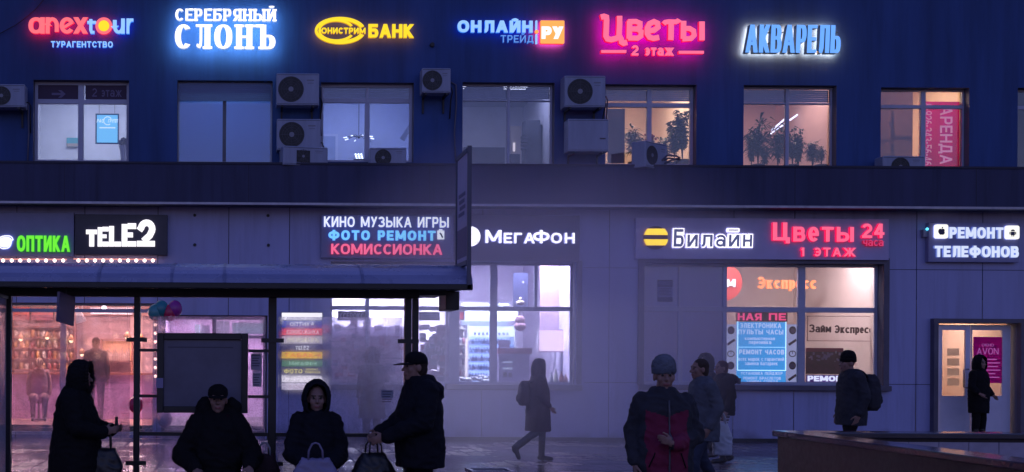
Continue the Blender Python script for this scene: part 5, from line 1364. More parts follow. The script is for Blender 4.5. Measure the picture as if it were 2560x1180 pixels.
def bag(label, c, w, d, h, m, rz=0, taper=.8, handle=.16, hm=None, name="handbag", strap_to=None, hx=.55):
    """soft bag hanging from c (top of its handle)"""
    t = thing(name, label, "bag", (c[0], c[1], c[2] - handle - h), rz=rz or 1e-9)
    mb = MB(); loft(mb, [(0, w * .46, d * .42), (.02, w * .5, d * .5), (h * .5, w * (.5 + taper) / 2 * 1.02, d * .5), (h * .92, w * .5 * taper, d * .34), (h, w * .5 * taper * .94, d * .18)], 28, 3.5)
    put_mesh(remeshed(mb, .010, 2, .006, 9, 2.2), "bag_body", [m], t)
    for sy in (-1, 1):
        mb = MB(); a = w * taper * .5 * hx; q = [(-a, sy * d * .2, h - .03), (-a * .9, sy * d * .2, h + handle * .5), (-a * .45, sy * d * .08, h + handle * .93), (0, sy * .008, h + handle), (a * .45, sy * d * .08, h + handle * .93), (a * .9, sy * d * .2, h + handle * .5), (a, sy * d * .2, h - .03)]
        mb.tube(q, .0085, 8); mb.build("handle", [hm or m], t, smooth=True)
    return t

# 1 hooded woman standing at the left, in profile to the right, fingers at her phone
c1 = [(.42, .235, .22), (.62, .25, .235), (.85, .245, .24), (1.05, .225, .225, 0, -.02), (1.22, .22, .20, 0, -.01), (1.36, .205, .165), (1.44, .15, .13), (1.50, .10, .105)]
p1, J1, s1 = person("person in long black coat and fur-trimmed hood standing in profile with a phone", foot(188, 10.15), R(80), 1.565, coat=c1, hat='furhood',
    J=dict(elbL=(.25, -.10, 1.10), wriL=(.12, -.33, 1.075), elbR=(-.25, -.10, 1.10), wriR=(-.10, -.31, 1.07), head=(0, -.055, 1.575)), hand_pose={'L': ((-.3, -1, .25), (0, 0, 1), 50, (-1, .2, 0)), 'R': ((.3, -1, .2), (0, 0, 1), 55, (1, .2, 0))}, sleeve=(.10, .085, .065), wr=.009)
pw = world_of(p1, (.01, -.43, 1.135))
ph = thing("mobile_phone", "small dark phone held by the hooded person in profile", "phone", tuple(pw + Vector((-.02, 0, -.05))), rz=R(80))
mb = MB(); mb.box(-.036, .036, -.005, .005, -.02, .12); mb.build("case", [M_BLACK], ph, bevel=.004); mb = MB(); mb.box(-.033, .033, .0055, .0065, -.015, .115); mb.build("screen", [principled("phone_screen", (.02, .02, .03), .15)], ph)
w_ = world_of(p1, (-.10, -.36, 1.10))
bag("black shoulder bag hanging from the forearm of the hooded person in profile", (P(262, 1088, 10.1).x, 10.12, 1.03), .24, .15, .32, principled("bag_black", (.010, .009, .012), .4, var=.3), handle=.19)
# 2 seated person in a cap, facing the street
SEAT = dict(hipL=(.10, -.02, .50), kneL=(.13, -.44, .50), ankL=(.13, -.40, .075), hipR=(-.10, -.02, .50), kneR=(-.13, -.44, .50), ankR=(-.13, -.40, .075), toeL=(.14, -.59, .03), toeR=(-.14, -.59, .03))
def lap(mb, J):
    for S in 'LR': cap(mb, J['hip' + S], J['kne' + S] + Vector((0, .06, .01)), .125, .10)
cs = [(.90, .20, .18), (1.05, .215, .19, 0, -.02), (1.2, .215, .18, 0, -.01), (1.33, .21, .16), (1.41, .17, .13), (1.47, .12, .11)]
p2, J2, s2 = person("bulky person in black coat and cap seated before the information board", foot(545, 10.45), 0, 1.74, J={**SEAT, 'elbL': (.315, -.06, 1.10), 'wriL': (.27, -.28, 1.02), 'elbR': (-.315, -.06, 1.10), 'wriR': (-.18, -.30, 1.00)}, dz=-.36, coat=cs, hat='cap',
    sleeve=(.098, .09, .06), coat_parts=[lap, lambda mb, J: [mb.ball(J['head'] + Vector((sx * .115, .05, -.085)), (.085, .085, .11)) for sx in (-1, 1)]], wr=.011, hand_pose={'L': ((.2, -1, -.5), (-1, 0, 0), 40, (0, -.2, -1)), 'R': ((.2, -1, -.3), (1, 0, 0), 40, (0, 0, -1))})
# 3 seated woman in a big hood holding a light bag
cs3 = [(.90, .185, .17), (1.05, .19, .18, 0, -.02), (1.2, .188, .17, 0, -.01), (1.33, .18, .15), (1.41, .145, .125), (1.48, .11, .11)]
p3, J3, s3 = person("person in deep round hood seated with a pale bag on the lap", foot(791, 10.4), 0, 1.72, J={**SEAT, 'shoL': (.15, 0, 1.39), 'shoR': (-.15, 0, 1.39), 'elbL': (.225, -.07, 1.10), 'wriL': (.07, -.30, 1.0), 'elbR': (-.225, -.07, 1.10), 'wriR': (-.07, -.30, 1.0)}, dz=-.33, coat=cs3, coat_m=C_NAVY, hat='hood', hat_m=C_NAVY,
    sleeve=(.082, .075, .055), coat_parts=[lap], wr=.010, hand_pose={'L': ((-.65, -.6, -.55), (-.3, -.6, .8), 45, (-.4, .3, -.8)), 'R': ((.65, -.6, -.55), (.3, -.6, .8), 45, (.4, .3, -.8))})
q = P(789, 1113, 9.95)
bag("pale lilac handbag held on the lap of the person in the deep round hood", (q.x, 9.95, q.z + .02), .28, .12, .26, principled("bag_lilac", (.23, .2, .33), .45, var=.2), handle=.13, taper=.92, hx=.5, hm=principled("bag_lilac_handle", (.2, .17, .28), .5))
q = P(662, 1112, 10.3)
bag("dark boxy shopping bag standing on the bench between the two seated people", (q.x, 10.45, q.z + .01), .20, .16, .36, cloth("bag_plum", (.03, .015, .02)), handle=.10, taper=.95, name="shopping_bag", hm=principled("bag_handle_grey", (.2, .2, .24), .4))
# 4 man in a peaked cap in profile to the left
c4 = [(.70, .225, .20), (.85, .23, .21), (1.05, .225, .205, 0, -.02), (1.22, .225, .195, 0, -.01), (1.36, .21, .16), (1.44, .15, .13), (1.50, .10, .105)]
p4, J4, s4 = person("person in padded jacket and peaked cap standing in profile at the shelter end", foot(1052, 10.1), R(-78), 1.685, coat=c4, coat_m=C_NAVY, hat='cap', hat_m=C_BLACK, hair_m=C_HAIR,
    J=dict(elbL=(.25, -.07, 1.10), wriL=(.10, -.36, .97), elbR=(-.25, -.07, 1.12), wriR=(-.06, -.37, .985), head=(0, -.06, 1.575)), sleeve=(.10, .088, .062), wr=.010, hand_pose={'L': ((-.3, -1, -.35), (0, -.3, 1), 60, (-1, .1, -.3)), 'R': ((.3, -1, -.35), (0, -.3, 1), 60, (1, .1, -.3))},
    coat_parts=[lambda mb, J: mb.ball(J['head'] + Vector((0, .10, -.13)), (.12, .085, .07)), lambda mb, J: mb.ball((0, .10, 1.36), (.17, .10, .10))])
q = P(934, 1096, 10.0)
bag("black open shopping bag held out by the person in the peaked cap", (q.x, 10.0, q.z), .36, .2, .36, principled("bag_black", (.010, .009, .012), .4), handle=.12, taper=.62, rz=R(20), name="shopping_bag")
# 5 walker in a knee-length coat
c5 = [(.52, .225, .21, 0, .0), (.62, .22, .205), (.85, .215, .20), (1.05, .215, .195), (1.22, .21, .18), (1.36, .20, .14), (1.44, .14, .12), (1.50, .09, .09)]
p5, J5, s5 = person("person in knee-length dark coat walking with one heel lifted", foot(1345, 18.9), R(90), 1.63, coat=c5, coat_m=C_BROWN, legs_m=C_JEAN, hat='hood', hat_m=C_BROWN, boot_h=.26,
    J=dict(kneL=(.10, -.10, .50), ankL=(.10, -.09, .075), toeL=(.10, -.26, .03), hipR=(-.09, .02, .90), kneR=(-.10, .06, .50), ankR=(-.10, .40, .23), toeR=(-.11, .35, .06), elbL=(.235, .06, 1.13), wriL=(.22, -.08, .93), elbR=(-.235, .02, 1.13), wriR=(-.2, -.14, .95)), leg_r=(.085, .062, .052))
# 6 man in a grey beanie, red-fronted jacket
c6 = [(.74, .225, .165), (.85, .23, .17), (1.0, .228, .17, 0, -.01), (1.18, .222, .16), (1.32, .222, .15), (1.40, .19, .13), (1.46, .12, .11), (1.50, .09, .095)]
p6, J6, s6 = person("person in grey knitted beanie and dark jacket with a red front", foot(1659, 9.0), R(-8), 1.615, coat=c6, coat_m=[C_DKGREY, C_RED], hat='beanie', hat_m=C_KNIT, legs_m=C_DKGREY,
    J=dict(elbR=(-.24, .05, 1.12), wriR=(-.235, -.06, .88), elbL=(.265, .03, 1.10), wriL=(.03, -.25, 1.045), kneL=(.10, -.12, .50), ankL=(.10, -.02, .09)), sleeve=(.082, .07, .055), wr=.010, vox=.0055, detail=True, hand_pose={'L': ((-.75, -.5, .35), (-.2, -.1, 1), 62, (-.3, .9, -.1))})
for o in p6.children:
    if o.name.startswith("coat"):
        for p in o.data.polygons:
            c = p.center
            n1 = .02 * noise.noise(c * 9)
            if c.y < -.015 and -.165 + n1 < c.x < .16 + n1 and c.z < 1.255 + n1 + .35 * abs(c.x) and abs(c.x - .012) > .010: p.material_index = 1
# 7 man without a hat walking left
p7, J7, s7 = person("bareheaded person in a grey jacket walking past the blank shop panels", foot(1757, 13.6), R(-84), 1.66, coat=[(.72, .21, .17), (.9, .215, .175), (1.1, .21, .165), (1.28, .212, .155), (1.38, .195, .135), (1.45, .13, .11), (1.50, .085, .09)], coat_m=C_GREY, legs_m=C_JEAN, hair_m=cloth("hair_short", (.06, .04, .032), bump=.8, bscale=140),
    J=dict(kneL=(.10, -.16, .51), ankL=(.10, -.14, .09), kneR=(-.10, .04, .5), ankR=(-.10, .24, .16), toeR=(-.1, .12, .05), toeL=(.1, -.31, .04), head=(0, -.05, 1.58), elbL=(.24, .07, 1.13), wriL=(.22, -.03, .90)), sleeve=(.085, .07, .055))
q = P(1792, 1040, 13.9)
bag("limp white plastic bag hanging beside the bareheaded person", (q.x, 13.75, q.z + .04), .22, .10, .40, principled("bag_white", (.5, .5, .56), .4, var=.15), handle=.10, taper=.6, name="plastic_bag")
# 8 woman in striped leggings and 9 dark hooded companion
def stripe_mat():
    m = principled("striped_knit", (.3, .3, .35), .85); nt = m.node_tree; b = nt.nodes["Principled BSDF"]
    tc = nt.nodes.new("ShaderNodeTexCoord"); w = nt.nodes.new("ShaderNodeTexWave"); w.bands_direction = 'Z'; w.inputs["Scale"].default_value = 6.5; nt.links.new(tc.outputs["Object"], w.inputs[0])
    r = nt.nodes.new("ShaderNodeValToRGB"); r.color_ramp.interpolation = 'CONSTANT'; r.color_ramp.elements[0].color = (.015, .012, .02, 1); r.color_ramp.elements[1].color = (.45, .42, .5, 1); r.color_ramp.elements[1].position = .55
    nt.links.new(w.outputs["Fac"], r.inputs[0]); nt.links.new(r.outputs[0], b.inputs["Base Color"]); return m
p8, J8, s8 = person("person in a short black coat and striped leggings walking past the watch repair window", foot(1808, 18.8), R(-86), 1.66, coat=[(.80, .205, .165), (.95, .21, .17), (1.12, .205, .165), (1.28, .212, .16), (1.38, .2, .14), (1.45, .14, .12), (1.50, .09, .09)], coat_m=C_BLACK, legs_m=stripe_mat(), hair_m=cloth("hair_red", (.08, .03, .03), bump=1, bscale=90),
    J=dict(kneL=(.10, -.08, .50), ankL=(.10, -.05, .075), toeL=(.1, -.22, .03), kneR=(-.10, .0, .5), ankR=(-.10, .16, .10), toeR=(-.1, .02, .03), head=(0, -.04, 1.58)), leg_r=(.085, .06, .048), boot_h=.33, sleeve=(.088, .074, .055), coat_parts=[lambda mb, J: mb.ball((0, .14, 1.40), (.16, .10, .09))])
p9, J9, s9 = person("person in a black hood half hidden between the bareheaded walker and the striped leggings", foot(1766, 19.4), R(-80), 1.74, hat='hood', coat_m=C_BLACK, J=dict(ankL=(.10, -.14, .08), kneL=(.10, -.12, .5), ankR=(-.1, .2, .1)))
# 10 man with a backpack
p10, J10, s10 = person("person in round knitted hat wearing a backpack behind the stairwell parapet", foot(2128, 16.6), R(-88), 1.76, hat='beanie', hat_m=C_BLACK, coat=[(.72, .215, .17), (.9, .22, .18), (1.1, .215, .17), (1.28, .215, .16), (1.38, .2, .14), (1.45, .14, .12), (1.50, .09, .09)], coat_m=C_DKGREY, legs_m=C_BLACK,
    J=dict(head=(0, -.06, 1.575), kneL=(.1, -.12, .5), ankL=(.1, -.16, .08), toeL=(.1, -.33, .05), kneR=(-.1, .05, .5), ankR=(-.1, .2, .13), toeR=(-.1, .08, .03), elbL=(.24, .06, 1.12), wriL=(.225, -.02, .88)), sleeve=(.09, .075, .058), coat_parts=[lambda mb, J: mb.ball((0, .09, 1.42), (.13, .08, .08))])
def backpack(label, root, off, sc=1.0, m=C_DKGREY):
    w = world_of(root, off); t = thing("backpack", label, "backpack", tuple(w), rz=root.rotation_euler.z)
    mb = MB(); loft(mb, [(-.24 * sc, .13 * sc, .07 * sc), (-.2 * sc, .16 * sc, .10 * sc), (0, .165 * sc, .11 * sc), (.16 * sc, .14 * sc, .09 * sc), (.23 * sc, .09 * sc, .05 * sc)], 24, 3); mb.ball((0, .09 * sc, -.1 * sc), (.12 * sc, .06 * sc, .1 * sc))
    put_mesh(remeshed(mb, .012, 3, .006, 9), "pack_body", [m], t)
    for sx in (-1, 1):
        mb = MB(); mb.tube([(sx * .09, -.08 * sc, .2 * sc), (sx * .13, -.17, .26 * sc), (sx * .15, -.31, .2 * sc), (sx * .14, -.36, .02), (sx * .13, -.2, -.15 * sc), (sx * .12, -.07, -.18 * sc)], .018, 6); mb.build("strap", [C_BLACK], t, smooth=True)
    return t
backpack("bulging dark backpack on the back of the person behind the stairwell parapet", p10, (0, .255, 1.18), 1.1)
backpack("rounded dark backpack on the walker in the knee-length coat", p5, (0, .235, 1.17), .85, C_BROWN)
# 11 person at the door
p11, J11, s11 = person("person in black standing in the entrance doorway holding the door", foot(2447, 23.55), R(25), 1.78, hat='hood', coat_m=C_BLACK, coat=[(.62, .20, .15), (.9, .205, .16), (1.1, .20, .155), (1.28, .205, .15), (1.38, .19, .13), (1.45, .13, .11), (1.50, .09, .09)],
    J=dict(elbL=(.23, .02, 1.13), wriL=(.17, -.16, .98), elbR=(-.25, -.02, 1.13), wriR=(-.26, -.16, 1.02)), vox=.009)
# 12, 13 people inside the left shop, 14 at the second shop window
p12, J12, s12 = person("person in a dark jacket seen from behind at the counter of the left shop", (P(240, 900, 25.3).x, 25.3, .25), R(172), 1.86, hair_m=C_HAIR, coat_m=cloth("cloth_maroon", (.06, .03, .035)), vox=.010)
p13, J13, s13 = person("seated person with light hair behind the glass of the left shop", (P(98, 900, 26.2).x, 26.2, .25), R(10), 1.7, J=SEAT, dz=-.30, hair_m=cloth("hair_fair", (.25, .17, .1)), coat_m=cloth("cloth_rose", (.16, .08, .08)), vox=.010, coat=cs3, coat_parts=[lap])
st_ = thing("stool", "low stool under the seated person in the left shop", "stool", (P(98, 900, 26.25).x, 26.25, .25))
mb = MB(); c_ = st_.location; mb.lathe([(.2, .40), (.21, .42), (.21, .45), (.19, .46)], tuple(c_), 18); mb.build("seat", [M_BLACK], st_); mb = MB(); mb.lathe([(.18, 0), (.18, .02), (.03, .04), (.03, .40)], tuple(c_), 16); mb.build("stem", [M_BLACK], st_)
p14, J14, s14 = person("person in a dark hooded coat standing at the shop window behind the third shelter pane", foot(930, 21.6), R(200), 1.84, hat='hood', coat_m=C_DKGREY, coat=c5, vox=.010, J=dict(elbR=(-.3, -.02, 1.2), wriR=(-.38, -.22, 1.28)))
# ------------------------------------------------------------------ inside the windows
def plant(label, x, y, z, h, kind=0, seed=1, pot=.14, group="potted plants in the flower shop windows"):
    rnd = random.Random(seed); t = thing("potted_plant", label, "plant", (x, y, z), group)
    mb = MB(); mb.lathe([(pot * .72, 0), (pot * .8, .02), (pot, pot * 1.7), (pot * 1.06, pot * 1.75), (pot * 1.06, pot * 1.95), (pot * .9, pot * 1.95)], (x, y, z), 16)
    mb.build("pot", [principled("pot_dark", (.05, .03, .035), .5, var=.2)], t, smooth=True)
    mb = MB(); zb = z + pot * 1.9
    stems = {0: 9, 1: 7, 2: 14}[kind]; tips = []
    ms = MB()
    for i in range(stems):
        a = rnd.uniform(0, 6.28); r = rnd.uniform(.05, .32) * h * (.5 if kind == 1 else .8); hh = h * rnd.uniform(.55, 1.0)
        q = [(x + r * u ** 1.8 * math.cos(a), y + r * u ** 1.8 * math.sin(a) * .6, zb + hh * u) for u in (0, .3, .6, .85, 1)]
        ms.tube(q, [.010, .008, .006, .005, .003], 5)
        n = {0: 34, 1: 70, 2: 22}[kind]
        for k in range(n):
            u = rnd.uniform(.3, 1.02); p = Vector((x + r * u ** 1.8 * math.cos(a), y + r * u ** 1.8 * math.sin(a) * .6, zb + hh * u)); b = rnd.uniform(0, 6.28)
            L = {0: rnd.uniform(.2, .42), 1: rnd.uniform(.07, .13), 2: rnd.uniform(.12, .24)}[kind] * min(1.2, h)
            w = L * {0: .085, 1: .3, 2: .17}[kind]; d = Vector((math.cos(b), math.sin(b) * .7, rnd.uniform(-.1, .75))).normalized(); sd = d.cross(Vector((0, 0, 1))).normalized() * w
            m_ = p + d * L * .5 + Vector((0, 0, .02)); e = p + d * L - Vector((0, 0, L * rnd.uniform(.1, .5)))
            mb.face([p, m_ - sd, e, m_ + sd])
    mb.build("foliage", [principled("plant_leaf", (.045, .07, .03), .5, var=.5, vscale=9)], t); ms.build("stem", [principled("plant_stem", (.06, .05, .03), .7)], t)
    return t
def vase(label, x, y, z, h, m, flowers=None, seed=3):
    rnd = random.Random(seed); t = thing("flower_vase", label, "vase", (x, y, z))
    mb = MB(); mb.lathe([(.05, 0), (.06, .01), (.055, h * .3), (.075, h * .75), (.11, h), (.10, h), (.06, h * .7)], (x, y, z), 18); mb.build("vase", [m], t, smooth=True)
    mb = MB()
    for i in range(60):
        a, r = rnd.uniform(0, 6.28), rnd.uniform(0, .13); p = (x + r * math.cos(a), y + r * math.sin(a), z + h + .03 + rnd.uniform(0, .14) - r * .3); mb.ball(p, rnd.uniform(.018, .034), None, 7, 5)
    mb.build("flowers", [flowers], t)
    return t
zs = W5[2]; zs6 = W6[2]; zs1 = W1[2]
vase("dark flowers in a tall pale vase on the sill of the travel office window", P(308, 400, 24.5).x, 24.55, zs1 + .02, .42, principled("vase_pale", (.3, .28, .38), .4), principled("flower_dark", (.05, .035, .07), .7))
mb = MB(); e = pxr(164, 194, 341, 363, 27.3); mb.box(e[0], e[1], 27.46, 27.5, e[2], e[3], 0); mb.box(e[0], e[1], 27.455, 27.46, e[2], e[2] + (e[3] - e[2]) * .35, 1)
tag(mb.build("beach_picture", [principled("pic_sea", (.08, .32, .36), .4), principled("pic_sand", (.35, .3, .26), .4)]), "small turquoise seaside picture on the back wall of the travel office", "picture")
pl = thing("hanging_lit_poster", "glowing blue poster hanging on two wires in the travel office window", "poster", P(267, 358, YW + .3))
e = pxr(238, 297, 283, 359, YW + .3); mb = MB(); mb.box(e[0], e[1], YW + .34, YW + .36, e[2], e[3], 0); mb.box(e[0] + .03, e[1] - .03, YW + .335, YW + .341, e[2] + .03, e[3] - .03, 1); mb.build("panel", [principled("poster_edge", (.03, .12, .25), .4), emit("poster_blue", lin((118, 205, 248)), .95)], pl)
mb = MB(); q = pxr(241, 293, 297, 306, YW + .3); lettering(mb, 'РАС', q[0], q[0] + .14, q[2], q[3], YW + .328, .003, t=.2, shear=.2); lettering(mb, 'ГРУПП', q[1] - .2, q[1], q[2], q[3], YW + .328, .003, t=.2, shear=.2)
cx, cz = (e[0] + e[1]) / 2 + .01, q[2] + .04; lf, rt = stroke_poly([(cx + .085 * math.cos(R(a)), cz + .085 * math.sin(R(a))) for a in range(30, 330, 20)], .018, .018); mb.ribbon(lf, rt, False, YW + .327, YW + .33)
q = pxr(248, 288, 317, 320, YW + .3); mb.box(q[0], q[1], YW + .329, YW + .333, q[2], q[3]); mb.build("lettering", [emit("poster_print_w", lin((225, 245, 255)), 1)] * 3, pl)
mb = MB()
for px in (248, 287): a, b = P(px, 283, YW + .35), P(px, 250, YW + .35); mb.tube([a, b], .004, 5)
mb.build("wire", [M_BLACK], pl)
# bank window: chandelier, frames, things on the wall
ch = thing("chandelier", "modern chandelier with thin lit arms in the bank window", "lamp", P(895, 340, 25.6))
mb = MB(); c_ = P(897, 343, 25.6); mb.tube([c_, c_ + Vector((0, 0, .9))], .008, 6); mb.ball(c_, .03)
for k in range(8): a = R(45 * k + 10); mb.tube([c_, c_ + Vector((.14 * math.cos(a), .14 * math.sin(a), .03)), c_ + Vector((.26 * math.cos(a), .26 * math.sin(a), .0))], .007, 5)
mb.build("arm", [M_BLACK], ch)
mb = MB()
for k in range(8): a = R(45 * k + 10); p = c_ + Vector((.27 * math.cos(a), .27 * math.sin(a), -.01)); mb.tube([p, p + Vector((.08 * math.cos(a), .08 * math.sin(a), -.015))], .010, 6)
mb.build("tube_lamp", [emit("chandelier_lamp", (.9, .95, 1.0), 2.2)], ch)
cl = thing("lamp_cluster", "cluster of small bright lamps low in the bank window", "lamp", P(897, 395, 25))
for i in range(9):
    p = P(889 + (i % 3) * 7 + (i // 3) * 1.5, 386 + (i // 3) * 5, 24.9 + .05 * (i // 3)); mb = MB(); mb.ball(p, .022, None, 8, 6); mb.build("bulb", [emit("cluster_bulb", (.85, .95, 1), 2.5)], cl)
mb = MB(); p = P(897, 396, 25); mb.box(p.x - .12, p.x + .12, 24.85, 25.1, W3[2] - .1, p.z - .03); mb.build("base", [M_BLACK], cl)
mb = MB(); e = pxr(806, 850, 322, 400, 27); mb.box(e[0], e[1], 27.60, 27.68, e[2] - .3, e[3], 0); mb.box(e[0] + .06, e[1] - .06, 27.58, 27.60, e[2] - .3, e[3] - .06, 1)
tag(mb.build("interior_door", [principled("trim_pale", (.5, .55, .75), .5), principled("door_blue", (.25, .32, .55), .5)]), "pale framed door at the back of the bank room", "door")
mb = MB(); q = [P(1000, 345, 27.4), P(1030, 300, 26.5), P(1040, 300, 26.5), P(1012, 352, 27.4)]; mb.face(q); mb.face([v + Vector((0, .04, 0)) for v in reversed(q)])
tag(mb.build("sloping_beam", [principled("trim_pale", (.5, .55, .75), .5)]), "pale sloping trim in the right half of the bank window", "beam")
# online shop window: dark rack and pale door
dr = thing("interior_door", "pale narrow door standing in the back of the online shop room", "door", P(1297, 400, 28)); e = pxr(1284, 1312, 308, 390, 28); mb = MB(); mb.box(e[0], e[1], 28.35, 28.42, e[2] - .3, e[3]); mb.build("leaf", [principled("door_warm", (.5, .42, .45), .5)], dr)
mb = MB(); e = pxr(1291, 1296, 350, 372, 28); mb.box(e[0], e[1], 28.33, 28.35, e[2], e[3]); mb.build("door_light", [emit("door_slit", lin((240, 225, 225)), .9)], dr)
mb = MB()
for (a, b, c, d, y) in ((1314, 1350, 300, 420, 26.6), (1350, 1370, 312, 420, 26.7), (1160, 1262, 368, 420, 26.2), (1276, 1300, 385, 420, 26.2)):
    e = pxr(a, b, c, d, y); mb.box(e[0], e[1], y, y + .35, e[2] - .2, e[3])
for i in range(4): e = pxr(1304, 1318, 340 + i * 9, 346 + i * 9, 26.5); mb.box(e[0], e[1], 26.45, 26.6, e[2], e[3])
tag(mb.build("storage_rack", [principled("rack_dark", (.06, .065, .11), .6, var=.3)]), "dark stacked storage racks in the online shop window", "rack")
# flower shop upstairs
for i, (px, w, lb_) in enumerate(((1533, 1, "pale"), )): pass
mb = MB(); e = pxr(1519, 1562, 272, 408, YW + .3); mb.box(e[0], e[1], YW + .30, YW + .306, e[2], e[3]); tag(mb.build("paper_sheet", [translucent("paper_grey", (.22, .19, .24), .5)]), "grey paper sheet covering the left edge of the upper flower shop window", "sheet")
plant("spiky palm in a dark pot behind the grey paper sheet", P(1588, 400, 24.7).x, 24.75, zs - .05, .75, 0, 4, .13)
plant("tall climbing plant at the bright right edge of the upper flower shop window", P(1706, 400, 24.7).x, 24.7, zs - .05, 1.15, 1, 8, .15)
plant("tall slender leafy plant beside the climbing plant", P(1688, 400, 24.9).x, 24.95, zs, .95, 1, 12, .12)
plant("low bushy plant in the middle of the upper flower shop window", P(1660, 400, 24.8).x, 24.8, zs - .05, .55, 0, 15, .13)
vase("grey flared bucket of wrapped flowers between the palm and the low bush", P(1645, 400, 24.8).x - .08, 25.1, zs + .1, .62, principled("bucket_grey", (.16, .14, .17), .45), principled("flower_rose", (.25, .07, .10), .7), 9)
for i, (px, h, k, sd, l) in enumerate(((1874, .62, 1, 21, "bushy plant at the left edge of the second upper flower shop window"), (1898, 1.0, 0, 22, "tallest dark palm with drooping leaves left of the middle in the second flower shop window"), (1922, .50, 2, 33, "low leafy plant under the tallest palm"), (1940, .85, 0, 23, "wide spiky plant in a tall pot beside the middle mullion"), (1984, .62, 0, 25, "spiky plant just right of the middle mullion"), (2004, .85, 1, 24, "tall bushy plant between the two spiky plants right of the middle mullion"), (2026, .55, 0, 26, "small spiky plant low in the right pane of the second flower shop window"), (2056, .38, 2, 27, "lowest small plant at the right end of the second flower shop window"))):
    plant(l, P(px, 400, 24.75).x, 24.66 + .14 * (i % 3), zs6 - .06, h, k, sd, .09 + .035 * (i % 3 == 1))
mb = MB()
for a, b in (((1930, 325), (1965, 295)), ((1975, 300), (2020, 268)), ((1925, 335), (1962, 310))): q = P(*a, 26.5), P(*b, 26.8); mb.tube(q, .02, 6)
tag(mb.build("slanted_tube_light", [emit("tube_white", lin((235, 235, 255)), 2.0)]), "slanted white tube lights behind the palms in the second flower shop window", "lamp")
mb = MB()
for py in (280, 305): a, b = P(2012, py, 26.5), P(2058, py, 26.5); mb.tube([a, b], .02, 6)
mb.box(P(2010, 300, 26.5).x, P(2062, 300, 26.5).x, 26.55, 27.2, zs6, P(2030, 262, 26.5).z)
tag(mb.build("display_cabinet", [principled("cabinet_mauve", (.10, .075, .15), .4)]), "mauve display cabinet with two shelves right of the palms", "cabinet")

# left shop
x0 = P(20, 900, 27).x
sf = thing("bottle_shelf", "lit shelf of glasses on the back wall of the left shop", "shelf", (P(275, 900, 28.4).x, 28.5, .25))
mb = MB(); e = pxr(250, 330, 850, 905, 28.4); mb.box(e[0], e[1], 28.5, 28.75, e[2], e[2] + .03); mb.box(e[0], e[1], 28.5, 28.75, e[3], e[3] + .03); mb.box(e[0], e[0] + .03, 28.5, 28.75, .25, e[3]); mb.box(e[1] - .03, e[1], 28.5, 28.75, .25, e[3]); mb.build("frame", [principled("wood_red", (.25, .08, .06), .5, var=.3)], sf)
mb = MB(); mb.box(e[0] + .03, e[1] - .03, 28.7, 28.72, e[2] + .04, e[3] - .02); mb.build("back_light", [emit("shelf_glow", lin((255, 165, 110)), .9)], sf)
bm = MB(); bm.lathe([(.03, 0), (.034, .01), (.034, .12), (.012, .17), (.012, .22)], (0, 0, 0), 10)
b0 = None
for i in range(12):
    xx = e[0] + .1 + (e[1] - e[0] - .2) * i / 11; hh = 1 + .25 * (i * 7 % 3)
    if b0 is None: b0 = bm.build("bottle", [principled("bottle_glow", (.5, .32, .24), .2)], smooth=True); o = b0
    else: o = b0.copy(); COL.objects.link(o)
    o.location = (xx, 28.6, e[2] + .031); o.scale = (1.2, 1.2, hh); tag(o, "small pale bottle on the lit shelf in the left shop", "bottle", "bottles on the lit shelf of the left shop")
ct = thing("shop_counter", "long reddish counter across the left shop below the lit shelf", "counter", (P(200, 900, 26.9).x, 26.9, .25))
mb = MB(); mb.box(P(20, 900, 26.9).x, P(380, 900, 26.9).x, 26.9, 27.4, .25, 1.28); mb.build("front", [principled("counter_plum", (.42, .24, .44), .5, var=.2)], ct); mb = MB(); mb.box(P(14, 900, 26.9).x, P(384, 900, 26.9).x, 26.84, 27.46, 1.281, 1.33); mb.build("counter_top", [principled("wood_red", (.25, .08, .06), .5)], ct)
for k, (a, b, y0, y1, col, lb_) in enumerate(((26, 72, 766, 800, (.30, .06, .05), "red beaded curtain board high at the left end of the shop"), (76, 132, 768, 800, (.22, .05, .06), "dark red framed menu board high on the back wall of the left shop"), (225, 332, 768, 786, (.6, .6, .72), "white lit fascia strip high in the left shop"), (55, 68, 858, 885, (.7, .4, .25), "small orange paper on the wall behind the seated shop person"))):
    e = pxr(a, b, y0, y1, 28.5); mb = MB(); mb.box(e[0], e[1], 28.6 - .1 * (k == 2), 28.7, e[2], e[3], 0)
    for j in range(5): mb.box(e[0] + .02, e[1] - .02, 28.59 - .1 * (k == 2), 28.6 - .1 * (k == 2), e[2] + (e[3] - e[2]) * (j + .2) / 5, e[2] + (e[3] - e[2]) * (j + .6) / 5, 1)
    tag(mb.build("wall_board", [principled("wallboard_%d" % k, col, .5, var=.4, vscale=12), principled("wallboard_line_%d" % k, tuple(min(1, c * 1.7) for c in col), .5)]), lb_, "board", "boards on the back wall of the left shop")
pd = thing("pendant_lamp", "bright white pendant lamp hanging in the left shop", "lamp", P(262, 770, 26)); mb = MB(); c_ = P(260, 769, 26); mb.ball(c_, .05); mb.build("bulb", [emit("pendant", (1, .92, .9), 6)], pd); mb = MB(); mb.tube([c_ + Vector((0, 0, .04)), (c_.x, c_.y, 2.98)], .008, 5); mb.build("cord", [M_BLACK], pd)
pd = thing("pendant_lamp", "cone-shaped white desk spotlight near the shop mullion", "lamp", P(197, 785, 25.4)); mb = MB(); c_ = P(197, 787, 25.4); mb.tube([c_ + Vector((-.04, 0, .16)), c_ + Vector((.06, 0, -.16))], [.035, .12], 14); mb.build("lamp_shade", [emit("shade_white", lin((250, 215, 215)), .7)], pd); mb = MB(); mb.tube([c_ + Vector((-.04, 0, .16)), (c_.x - .04, c_.y, 2.98)], .008, 5); mb.build("cord", [M_BLACK], pd)
